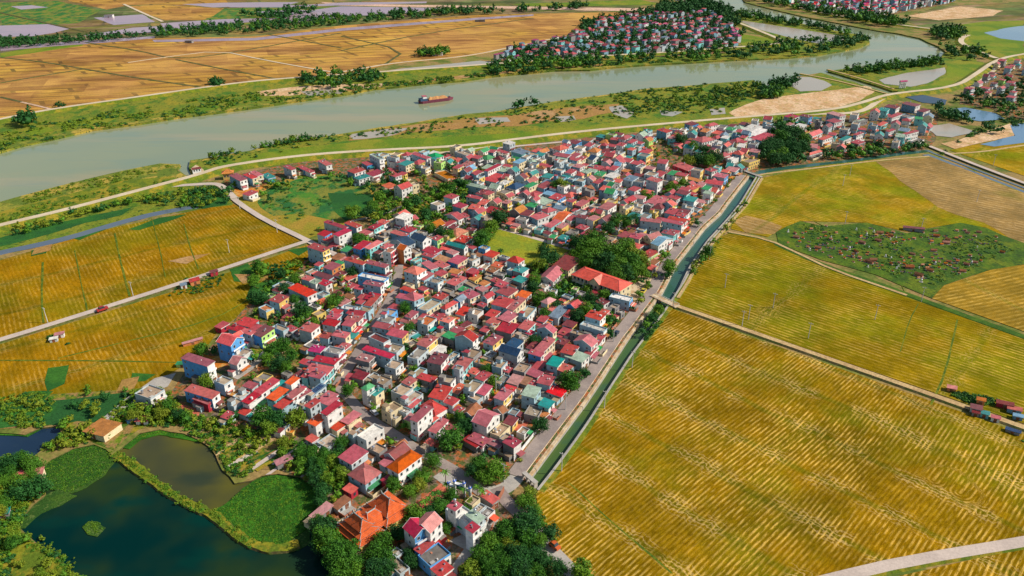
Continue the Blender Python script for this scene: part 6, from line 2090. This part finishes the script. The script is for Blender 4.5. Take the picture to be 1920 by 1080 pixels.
BUSH = {k: [crown_mesh('bush', 140 + i + ord(k), 6, 9, .2, m, core=.5, flat=.6) for i in range(3)] for k, m in (('n', M['leaf']), ('d', M['leafdark']), ('l', M['leaflite']))}
TREES = []     # x, y, r, kind
def T(s, kind='n', ox=0, oy=0, sc_=1.0):
    for q in s.split():
        a = q.split(','); u, v, r = float(a[0]) / sc_ + ox, float(a[1]) / sc_ + oy, float(a[2])
        k = a[3] if len(a) > 3 else kind
        x, y = G(u, v, r * .9)
        TREES.append((x, y, r, k))
T('989,975,4.6,d 953,1000,4.5 983,990,5,d 967,1040,4,d 998,1046,3.6,d 1089,1072,4.5,l 922,1023,3.8 902,1042,3.8 914,1058,4 943,1064,4 973,1072,4,d 993,927,3,l 985,943,3.6 930,884,5 898,874,3.8 910,897,3.6 885,884,3.2,d 812,865,3.6 733,828,2.6 845,823,5.6 793,893,3.4 737,910,3.2 757,798,2.2 873,800,3.8,d 863,783,3.2 923,735,2.2 870,747,2.6 1070,715,5.4 1013,798,3.6,d 1033,1000,3.4,d 1012,1015,3 880,1070,3.4,l 890,1055,3,l 935,1040,3.6 955,1025,3.4,l 1000,960,3.2 1008,985,3')
T('610,1012,4.8 628,1040,5 650,1058,5 617,990,3.6,d 596,980,3 724,1044,3.4 702,1068,3.6,d 726,1066,3.6,d 740,1000,3.2,d 777,965,4 718,1018,3.8 757,1000,3.2,d 736,908,3 768,922,3 845,930,3 825,950,3.4 808,958,3,d 860,913,2.4,d 785,912,3,l 840,990,2.4 790,985,2.4,l 855,975,2.6 870,960,2.8 880,945,2.4,l 600,1020,3.4,d 640,1075,4.6')
T('377,657,4 402,657,3,d 387,717,4,l 510,658,4 530,650,4.6 523,683,4.6,d 500,673,3.2 480,667,3 473,707,2.4 545,668,3.6 538,690,3.6 493,783,5 517,788,4.6,d 557,783,4.8,l 623,730,2.6 653,733,3.2 640,830,3.4 440,778,2.6,d 550,830,1.4 505,805,4,l 315,762,3.4 335,778,3,d 300,775,3,l 278,765,2.6 418,775,2.4,l 430,790,2.6')
T('758,580,3.8 767,617,3.6 763,653,3,d 775,690,2.6 843,663,2.6,l 785,723,2.6 565,582,5,d 555,565,4 622,570,4 600,575,3.4 1003,640,3.6,d 1080,593,4.6,d 1098,583,4.6 913,695,3.2 927,713,3.2,l 1143,623,2.8,d 1097,700,3,d 560,600,3 573,590,3.6 632,563,4.4 620,575,3.4,l 653,542,3 555,607,3,d 535,543,4,d 553,525,4 493,562,3.8,d 660,512,3.8,d 640,525,3 540,600,2.6,l 480,600,2.6,l 525,620,2.4')
T('660,400,5.6,l 673,450,4.4 687,447,3.6 780,418,4 798,407,4,d 807,430,4.6 827,435,4.6,d 842,443,4.4 820,403,3.6 837,412,3.8,d 690,482,3.4 665,477,2.8,l 710,470,3.2 650,462,2.6,d 900,452,6 908,443,5 1027,484,6,d 1013,498,4.6,l 1020,468,4.6,d 1040,480,4,d 938,472,2.6,d 1003,528,4.6 1000,541,4.4,d 1010,560,4.4 985,555,3.4 950,518,2.6,d 935,407,7,d 921,427,5.5,l 913,444,5 1060,530,3.6 1050,545,3.2,d 1030,560,4 1045,575,4,d 1020,590,3.4')
T('1082,455,6,d 1107,452,6.5 1095,472,7 1112,487,7 1132,476,7 1098,492,6.5 1140,497,7,d 1160,503,6.5 1172,513,6,d 1183,493,7 1167,475,7 1193,483,7,l 1147,463,5,x 1123,452,6 1203,493,5,l 1153,515,6 1125,503,5.5,d 1115,470,7 1185,510,5.5 1203,510,4.6,l 1150,480,7 1130,490,6.5,d 1080,480,5 1175,460,5,l')
T('1155,417,5.4 1172,417,5 1190,413,4.6,d 1140,430,5,d 1115,410,4.6 1182,432,2.6,l 1247,477,3.6 1255,503,5 1250,515,3.6,d 1328,472,4.4 1317,483,3.6 1300,500,3,l 1215,517,2.4 1205,527,2.4,d 1217,533,2.6 1202,562,2.8,l 1133,555,3.6 1107,560,4.4,d 1143,555,2.8 1100,543,3.6,l 1053,517,3.6 1307,417,3.6,d 1235,582,3.6 1222,597,3.4,d 1212,608,3.2 1228,590,3,l 1205,620,2.4,d 1120,580,3.6,d')
T('1340,297,7,d 1328,303,6 1310,300,6.5,d 1290,303,6,l 1320,285,6,d 1300,278,6 1275,262,6,d 1265,258,5 1205,255,5,d 1150,250,5,d 1260,352,5,l 1275,345,5,l 1250,360,4 1290,352,4.4,d 1210,368,5,l 1225,372,4.5 1190,400,4 1055,350,6,l 1040,352,5 1068,353,4,l 1000,392,4 975,388,4,l 1110,380,4,d 1180,385,4')
T('620,326,4 640,330,4,d 655,340,4 560,320,3,d 505,343,3.4 520,345,4 530,342,4,d 725,325,4.4,d 735,330,4 718,340,4,d 772,315,4,l 780,322,4 795,335,4,l 850,312,5,d 838,292,3,d 800,350,4.4 815,355,4,d 830,348,4.5 845,352,5 860,345,5,d 875,350,5 860,362,4.6 840,370,4.6,l 870,370,4.4,d 825,368,4 795,372,4 780,378,4.6,d 765,385,4.6 745,355,3.6 720,360,4.6,d 710,372,4.6 700,390,5 690,400,5,d 712,400,4 725,392,4,l 755,398,4,l 700,355,4,d 690,345,4,d 730,410,3.4,l 770,365,3.6')
T('430,352,4,d 420,358,4,d 438,345,3 410,362,3,d 425,372,3.6,d 505,372,3.6,d 493,362,3 540,348,3.4,l 575,350,2.6,d')
# loose groves scattered inside outlines: (outline, count, r0, r1, kinds, gap)
LANES.append((PP('960,950 985,972 1000,990 1030,1030 1062,1062 1090,1100'), 4.6))
LANES.append((PP('905,925 935,922 955,912 975,888'), 4.0))
NOTREE = [PP('903,455 935,427 1072,468 1045,482 985,502 940,492')]
def grove(s, n, r0, r1, kinds, gap=1.25, sd=0):
    P = PP(s); rnd = random.Random(sd + n); x0 = min(p[0] for p in P); x1 = max(p[0] for p in P); y0 = min(p[1] for p in P); y1 = max(p[1] for p in P)
    got = []; k = 0
    while len(got) < n and k < n * 60:
        k += 1
        x, y = rnd.uniform(x0, x1), rnd.uniform(y0, y1); r = rnd.uniform(r0, r1)
        if not inpoly(x, y, P) or inhole(x, y) or clash(x, y, r * .75) or inpoly(x, y, NOTREE[0]): continue
        if any(near_pt(x, y, l)[0] < cl * .8 for l, cl in LANES): continue
        if any(math.hypot(x - g[0], y - g[1]) < gap * .5 * (r + g[2]) for g in got): continue
        got.append((x, y, r, rnd.choice(kinds))); TREES.append(got[-1])
grove('1415,262 1440,250 1480,258 1515,275 1525,298 1500,306 1440,316 1425,300', 34, 5, 8, 'nddd')
grove('1440,232 1500,240 1520,250 1480,258 1440,250', 10, 4, 6, 'dn')
grove('1560,285 1620,282 1700,270 1740,272 1735,282 1640,296 1540,302', 22, 3.5, 5.5, 'ndd')
grove('480,500 560,500 600,560 590,640 560,620 500,600 470,570', 26, 2.2, 4, 'nnld')
grove('345,775 420,790 470,810 440,850 400,835 350,800', 12, 1.6, 2.6, 'nlln')
grove('440,800 560,830 620,850 640,900 600,930 580,900 520,880 450,840', 24, 1.6, 2.8, 'nlnl')
grove('560,860 640,830 660,900 640,950 600,960 600,920', 22, 2, 3.4, 'nlnd')
grove('270,745 330,770 360,800 300,795 262,800 230,790', 18, 2, 3.4, 'nll')
grove('0,742 120,735 260,728 250,745 210,765 190,800 150,770 60,768 0,790', 16, 1.6, 2.8, 'nldl')
grove('125,790 180,790 210,830 165,828 110,845 90,850', 16, 1.6, 2.6, 'nl')
grove('-30,860 60,868 70,895 40,950 -30,1000', 26, 2.4, 4.2, 'nndl')
grove('20,925 80,925 85,948 50,958 25,950', 8, 4, 5.5, 'nd')
grove('-40,985 40,1000 100,1040 140,1085 120,1120 -60,1120', 22, 1.4, 2.6, 'nlnl')
grove('870,1090 900,1040 940,1000 985,975 1005,1000 1035,1060 1050,1090', 52, 2.2, 4.2, 'nndd')
grove('590,990 615,1000 665,1050 740,1050 765,1020 775,1060 760,1090 600,1090', 22, 2.4, 4.2, 'nndl')
grove('700,400 740,330 800,370 880,350 895,385 860,420 760,440 700,430', 40, 2.6, 4.6, 'nldn')
grove('620,735 560,720 530,690 600,640 560,610 500,580 560,530 600,500 640,470 700,450 780,395 860,330 1000,292 1180,262 1290,250 1400,245 1420,300 1392,328 1345,398 1312,425 1258,493 1220,560 1168,631 1088,753 990,880 960,900 900,880 850,850 770,800 690,770', 520, 1.0, 2.3, 'nndl')
grove('1000,500 1090,540 1180,600 1150,640 1100,600 1040,590 990,570', 30, 2, 3.8, 'nd')
grove('1040,530 1200,580 1130,620 1060,590', 20, 2, 3.2, 'nld')
grove('1290,510 1320,470 1365,420 1400,380 1410,370 1370,425 1330,475 1300,515', 10, 1.4, 3, 'nl')
grove('380,395 260,380 140,412 30,445 30,430 250,375 400,352 430,370', 60, 1.8, 3.4, 'nldd')
grove('1750,205 1790,215 1850,245 1880,255 1830,235 1770,225', 20, 4, 6, 'd')
grove('1830,190 1900,200 1960,215 1960,230 1850,215', 16, 3, 6, 'dn')
NSOLO_POOL = len(TREES)
# far side of the river: everything from here on is merged
def far(s, n, r0, r1, kinds, gap=1.1): grove(s, n, r0, r1, kinds, gap)
far('640,140 700,138 728,150 700,158 640,158', 24, 4, 6, 'dn')
far('913,130 950,112 1000,116 1040,113 1140,112 1220,104 1225,116 1140,124 1060,130 960,140 915,144', 84, 4, 6.6, 'dnnd')
far('1250,96 1310,88 1400,90 1480,78 1560,78 1612,68 1632,76 1600,90 1520,104 1440,108 1370,112 1300,116 1250,114', 110, 4, 6.6, 'dddn')
far('1377,33 1430,42 1500,52 1590,68 1600,62 1500,42 1430,32 1380,26', 70, 4, 6.5, 'ddn')
far('1285,0 1320,5 1360,20 1375,35 1330,28 1290,12', 60, 6, 10, 'd')
far('1400,-10 1400,2 1520,24 1640,50 1680,52 1700,46 1600,26 1500,0', 90, 6, 9, 'dn')
far('1745,60 1790,55 1808,68 1790,78 1750,74', 30, 5, 8, 'dn')
far('1760,85 1850,100 1850,115 1790,112', 22, 4, 6, 'dn')
far('284,58 480,44 640,32 900,18 900,26 640,48 480,64 290,72', 240, 4, 6.2, 'ddn', 1.2)
far('0,76 120,74 270,68 270,72 120,84 0,92', 80, 4, 6, 'dd', 1.2)
far('925,118 960,96 1040,80 1095,60 1135,42 1190,34 1240,28 1325,26 1372,48 1385,78 1370,92 1300,98 1180,104 1040,113', 520, 3.5, 6.5, 'd', 0.85)
far('1090,58 1095,44 1240,20 1330,10 1380,40 1390,70 1375,50 1320,28 1240,30 1140,44', 120, 5, 8, 'd')
far('1445,4 1470,-18 1820,-18 1780,6 1720,16 1650,28 1600,30 1520,18', 220, 4, 7, 'd')
far('1280,178 1400,160 1424,155 1430,170 1380,185 1300,195 1240,190', 34, 2, 4, 'nnld')
far('1440,155 1490,158 1480,168 1440,165', 30, 4, 7, 'd')
far('1425,170 1470,172 1460,186 1425,186', 25, 4, 6, 'dn')
far('1580,133 1700,122 1760,112 1760,122 1660,134 1600,142', 60, 3, 6, 'nd')
far('30,232 60,226 60,240 30,240', 5, 6, 8, 'd')
far('104,200 124,198 124,203 106,205', 3, 3, 4, 'd')
far('398,158 414,155 416,163 400,165', 6, 4, 6, 'd')
far('560,150 640,140 660,165 600,168 575,160', 22, 4, 7, 'dn')
far('780,102 840,97 840,104 790,108', 20, 4, 6, 'nd')
far('440,25 540,22 600,20 560,38 490,38', 30, 5, 9, 'd')
far('310,60 320,55 325,62', 3, 5, 7, 'd')
far('1770,190 1830,175 1900,150 1950,150 1950,200 1850,200', 30, 3, 6, 'd')
far('380,290 470,270 560,256 600,262 470,282 400,300', 46, 1.8, 3.2, 'nld')
far('960,196 1010,188 1005,198 965,204', 7, 5, 7, 'd')
far('660,35 900,22 1100,12 1100,18 900,28', 40, 5, 8, 'd')
far('1240,8 1300,20 1260,30 1230,24', 30, 6, 9, 'd')

fr = [(PXM(t[0], t[1]) * t[2], i) for i, t in enumerate(TREES[:NSOLO_POOL]) if abs(t[0] * PXM(t[0], t[1])) < 980 and t[1] > 150]
fr.sort(reverse=True)
TSOLO = set(i for _, i in fr[:296])
KW = {'n': 'green', 'd': 'dark green', 'l': 'yellow-green', 'x': 'bare grey'}
def tstyle(t):
    return '%s %s tree' % ('broad' if t[2] > 4.4 else 'medium' if t[2] > 2.9 else 'small', KW[t[3]])
labs = single_out([(t[0], t[1], tstyle(t)) for t in TREES])
rt = random.Random(77)
class Mass:
    """many copies of small meshes joined with numpy"""
    def __init__(s): s.d = {}
    def add(s, me, x, y, z, sx, sz, rot):
        s.d.setdefault(me.materials[0].name, []).append((me, x, y, z, sx, sz, rot))
    def build(s, name, label):
        import numpy as np
        cache = {}
        V = []; LT = []; LI = []; MI = []; mats = []; vo = 0
        for mn, L in s.d.items():
            mats.append(bpy.data.materials[mn]); k = len(mats) - 1
            for me, x, y, z, sx, sz, rot in L:
                if me.name not in cache:
                    v = np.empty(len(me.vertices) * 3, np.float32); me.vertices.foreach_get('co', v)
                    li = np.empty(len(me.loops), np.int32); me.loops.foreach_get('vertex_index', li)
                    lt = np.empty(len(me.polygons), np.int32); me.polygons.foreach_get('loop_total', lt)
                    cache[me.name] = (v.reshape(-1, 3), li, lt)
                v, li, lt = cache[me.name]
                c, sn = math.cos(rot), math.sin(rot)
                w = np.empty_like(v); w[:, 0] = (v[:, 0] * c - v[:, 1] * sn) * sx + x; w[:, 1] = (v[:, 0] * sn + v[:, 1] * c) * sx + y; w[:, 2] = v[:, 2] * sz + z
                V.append(w); LI.append(li + vo); LT.append(lt); MI.append(np.full(len(lt), k, np.int32)); vo += len(v)
        V = np.concatenate(V); LI = np.concatenate(LI); LT = np.concatenate(LT); MI = np.concatenate(MI)
        me = bpy.data.meshes.new(name)
        me.vertices.add(len(V)); me.vertices.foreach_set('co', V.ravel())
        me.loops.add(len(LI)); me.loops.foreach_set('vertex_index', LI)
        me.polygons.add(len(LT)); me.polygons.foreach_set('loop_start', np.concatenate([[0], np.cumsum(LT)[:-1]]).astype(np.int32)); me.polygons.foreach_set('loop_total', LT)
        me.polygons.foreach_set('material_index', MI)
        for m in mats: me.materials.append(m)
        me.update(calc_edges=True)
        print(name, len(LT))
        return link(name, me, None, 'stuff', label)
mv, mf = Mass(), Mass()
for i, (x, y, r, k) in enumerate(TREES):
    rot = rt.uniform(0, 6.28); sq = rt.uniform(.9, 1.15); hh = r * rt.uniform(.75, 1.0)
    if i in TSOLO:
        o = empty('tree', (x, y, 0), rot, labs[i], 'tree', 'trees in and around the village')
        pool = (BIG if r * PXM(x, y) > 13 else CROWN)[k]
        c = link('crown', rt.choice(pool), o); c.location = (0, 0, r * .35 + hh * .72); c.scale = (r, r * sq, r * 1.02)
        t = link('trunk', rt.choice(TRUNKS), o); t.scale = (r * .8, r * .8, r * .9)
    else:
        kk = k if k in SMALL else 'n'
        (mf if i >= NSOLO_POOL else mv).add(rt.choice(SMALL[kk]), x, y, r * .85, r, r * (1.0 if i < NSOLO_POOL else 1.15), rot)
mv.build('small_village_trees', 'small leafy trees scattered between the houses, gardens and ditches')
mf.build('far_woodland', 'dark tree belts lining the far river bank and the distant fields')

# undergrowth
mb = Mass()
def scrub(s, n, r0, r1, kinds, M_=None, flat=.8):
    P = PP(s); rnd = random.Random(n * 7 + len(s)); x0 = min(p[0] for p in P); x1 = max(p[0] for p in P); y0 = min(p[1] for p in P); y1 = max(p[1] for p in P)
    c = k = 0
    while c < n and k < n * 30:
        k += 1; x, y = rnd.uniform(x0, x1), rnd.uniform(y0, y1)
        if not inpoly(x, y, P) or inhole(x, y): continue
        if noise.noise(Vector((x * .05, y * .05, 1.7))) < -.12: continue
        if clash(x, y, .3) or any(near_pt(x, y, l)[0] < 3 for l, cl in LANES[3:]): continue
        r = rnd.uniform(r0, r1); (M_ or mb).add(rnd.choice(BUSH[rnd.choice(kinds)]), x, y, r * .3, r, r * flat, rnd.uniform(0, 6.28)); c += 1
scrub('345,775 420,790 560,835 620,850 640,900 605,935 560,888 490,885 440,900 400,845 345,805', 360, .7, 1.9, 'nllnd')
scrub('100,735 300,725 350,765 360,800 300,800 262,800 235,820 200,835 150,835 90,850 118,812 0,795 0,745', 480, .7, 2.0, 'nlld')
scrub('-60,880 35,872 72,890 82,925 60,942 40,975 110,1048 140,1090 -60,1120', 520, .7, 2.0, 'nlld')
scrub('600,960 640,980 640,1050 700,1090 860,1090 930,1010 985,965 1010,960 1060,1050 1060,1100 620,1100 590,1010', 520, .7, 1.8, 'nlld')
scrub('480,500 590,480 600,560 600,640 560,690 500,690 470,640 470,570', 220, .7, 1.8, 'nld')
scrub('700,345 740,330 800,370 880,350 900,390 860,420 760,440 700,430', 260, .8, 2.2, 'nld')
scrub('480,352 560,330 700,345 705,400 640,415 520,410', 160, .8, 1.8, 'dn', flat=.4)
scrub('380,392 250,378 140,412 0,450 0,432 120,404 250,370 400,350 430,370', 420, .8, 2.4, 'nldd')
scrub('0,285 100,262 260,234 400,214 530,194 640,178 640,160 500,172 300,196 100,226 0,250', 620, 1, 3.0, 'nlld')
scrub('640,178 900,146 1140,124 1280,116 1280,108 1100,122 900,138 640,165', 420, 1.2, 3.5, 'nld')
scrub('360,298 470,281 640,250 780,227 923,208 1040,188 1140,175 1257,161 1400,152 1430,165 1370,210 1180,222 1000,234 800,250 640,262 400,312', 620, 1, 2.8, 'nldd')
scrub('1150,180 1260,165 1420,155 1430,170 1360,205 1180,215', 420, 1.0, 2.8, 'nld')
scrub('0,380 140,342 300,310 338,312 250,335 120,365 0,396', 200, .8, 1.8, 'll')
scrub('0,402 250,345 340,335 250,362 0,424', 160, .8, 1.8, 'nl')
scrub('1580,133 1760,112 1774,120 1650,140 1610,146', 160, 1, 3, 'nd')
scrub('1750,300 1850,230 1920,215 1920,232 1850,250 1800,262', 100, 1, 3, 'nd')
scrub('1780,735 1850,745 1920,770 1920,790 1850,770 1790,745', 160, .8, 1.8, 'dn')
scrub('1820,775 1920,815 1920,830 1830,785', 50, .6, 1.2, 'dn')
scrub('345,520 420,515 410,535 370,552 315,556', 90, .7, 1.6, 'nd')
scrub('90,630 125,628 130,645 90,655', 40, .6, 1.4, 'nd')
scrub('1470,440 1500,420 1700,440 1860,445 1900,470 1800,515 1740,540 1560,480', 900, .5, 1.6, 'ndl', flat=.5)
scrub('1200,615 1240,570 1262,578 1240,605 1210,640', 70, .8, 1.8, 'nd')
scrub('1340,450 1400,360 1415,350 1390,400 1330,480 1300,520 1285,525', 120, .5, 1.3, 'nl')
scrub('210,855 240,866 262,883 325,928 400,964 470,1020 560,1022 470,1012 400,955 325,918 262,875 220,848', 0, .5, 1, 'l')
# bushes riding on the causeway and along the pond rims
rnd = random.Random(9)
for s, wd, n in (('213,850 240,866 262,883 290,903 325,928 365,949 400,964 430,990 455,1010 480,1022', 1.5, 240), ('40,1002 75,1025 112,1048 140,1088', 2.0, 120), ('85,838 105,826 118,815', 1.5, 40), ('402,852 418,880 440,905', 1.2, 0)):
    P = dens(PP(s), 2)
    for _ in range(n):
        p = rnd.choice(P); x, y = p[0] + rnd.gauss(0, wd * .6), p[1] + rnd.gauss(0, wd * .6); r = rnd.uniform(.4, 1.25)
        mb.add(rnd.choice(BUSH[rnd.choice('nll')]), x, y, .1, r, r * .8, rnd.uniform(0, 6.28))
mb.build('undergrowth', 'bushes and scrub growing on banks, gardens and field margins')

ml = Mass()
TUFT = [crown_mesh('tuft', 200 + k, 3, 7, .3, m, hull=False, flat=.4) for k, m in enumerate((M['leaf'], M['leaflite'], M['leaf']))]
rnd = random.Random(3)
for s, n, ks in (('475,902 505,890 560,894 590,914 606,935 590,963 575,988 545,1010 500,1025 470,1015 440,990 405,962 430,936 455,916', 2600, (0, 0, 1, 2)), ('72,882 95,862 135,841 175,834 205,845 211,862 195,886 160,908 130,920 95,914', 1300, (0, 2, 2, 1)),
                 ('397,838 430,852 476,881 468,894 450,897 430,883 413,862', 240, (0, 1)), ('215,838 262,808 330,794 383,815 345,816 300,810 262,820', 260, (0, 1)), ('156,985 165,977 180,977 194,987 182,1001 163,998', 50, (1, 1))):
    P = PP(s); x0 = min(p[0] for p in P); x1 = max(p[0] for p in P); y0 = min(p[1] for p in P); y1 = max(p[1] for p in P); c = 0
    while c < n:
        x, y = rnd.uniform(x0, x1), rnd.uniform(y0, y1)
        if inpoly(x, y, P): r = rnd.uniform(.35, .8); ml.add(TUFT[rnd.choice(ks)], x, y, -.4, r, r * .7, rnd.uniform(0, 6.28)); c += 1
ml.build('water_hyacinth', 'bright green leafy water plants standing above the pond surface')

# areca palms in the temple garden and gate
def palm_meshes():
    b = MB()
    for k in range(13):
        a = k * 2.4; e = .75 - .04 * k
        pr = Vector((0, 0, 0)); dr = Vector((math.cos(a) * math.cos(e), math.sin(a) * math.cos(e), math.sin(e)))
        sd_ = Vector((-math.sin(a), math.cos(a), 0)) * .28
        for j in range(4):
            w0 = 1 - j * .18; nx = pr + dr * .55; dr = (dr + Vector((0, 0, -.38))).normalized()
            b.face([tuple(pr - sd_ * w0), tuple(nx - sd_ * (w0 - .15)), tuple(nx), tuple(pr)], M['leaf'])
            b.face([tuple(pr), tuple(nx), tuple(nx + sd_ * (w0 - .15) + Vector((0, 0, -.1))), tuple(pr + sd_ * w0 + Vector((0, 0, -.1)))], M['leaf'])
            pr = nx
    t = MB(); t.cyl(0, 0, 0, 4.6, .16, .11, M['bark'], 6)
    return b.mesh('crown'), t.mesh('trunk')
pc, pt = palm_meshes()
PAL = [(797, 960), (806, 952), (815, 945), (825, 940), (838, 925), (870, 935), (836, 905), (800, 975), (780, 985), (895, 930), (905, 940), (600, 440), (730, 385), (745, 380), (715, 395), (1100, 565), (905, 690)]
labs = single_out([G(u, v) + ('slender areca palm',) for u, v in PAL])
for (u, v), lb in zip(PAL, labs):
    x, y = G(u, v); s = rt.uniform(.75, 1.1)
    o = empty('palm_tree', (x, y, 0), rt.uniform(0, 6), lb, 'palm tree', 'areca palms')
    t = link('trunk', pt, o); t.scale = (s, s, s); c = link('crown', pc, o); c.location = (0, 0, 4.6 * s); c.scale = (s, s, s)
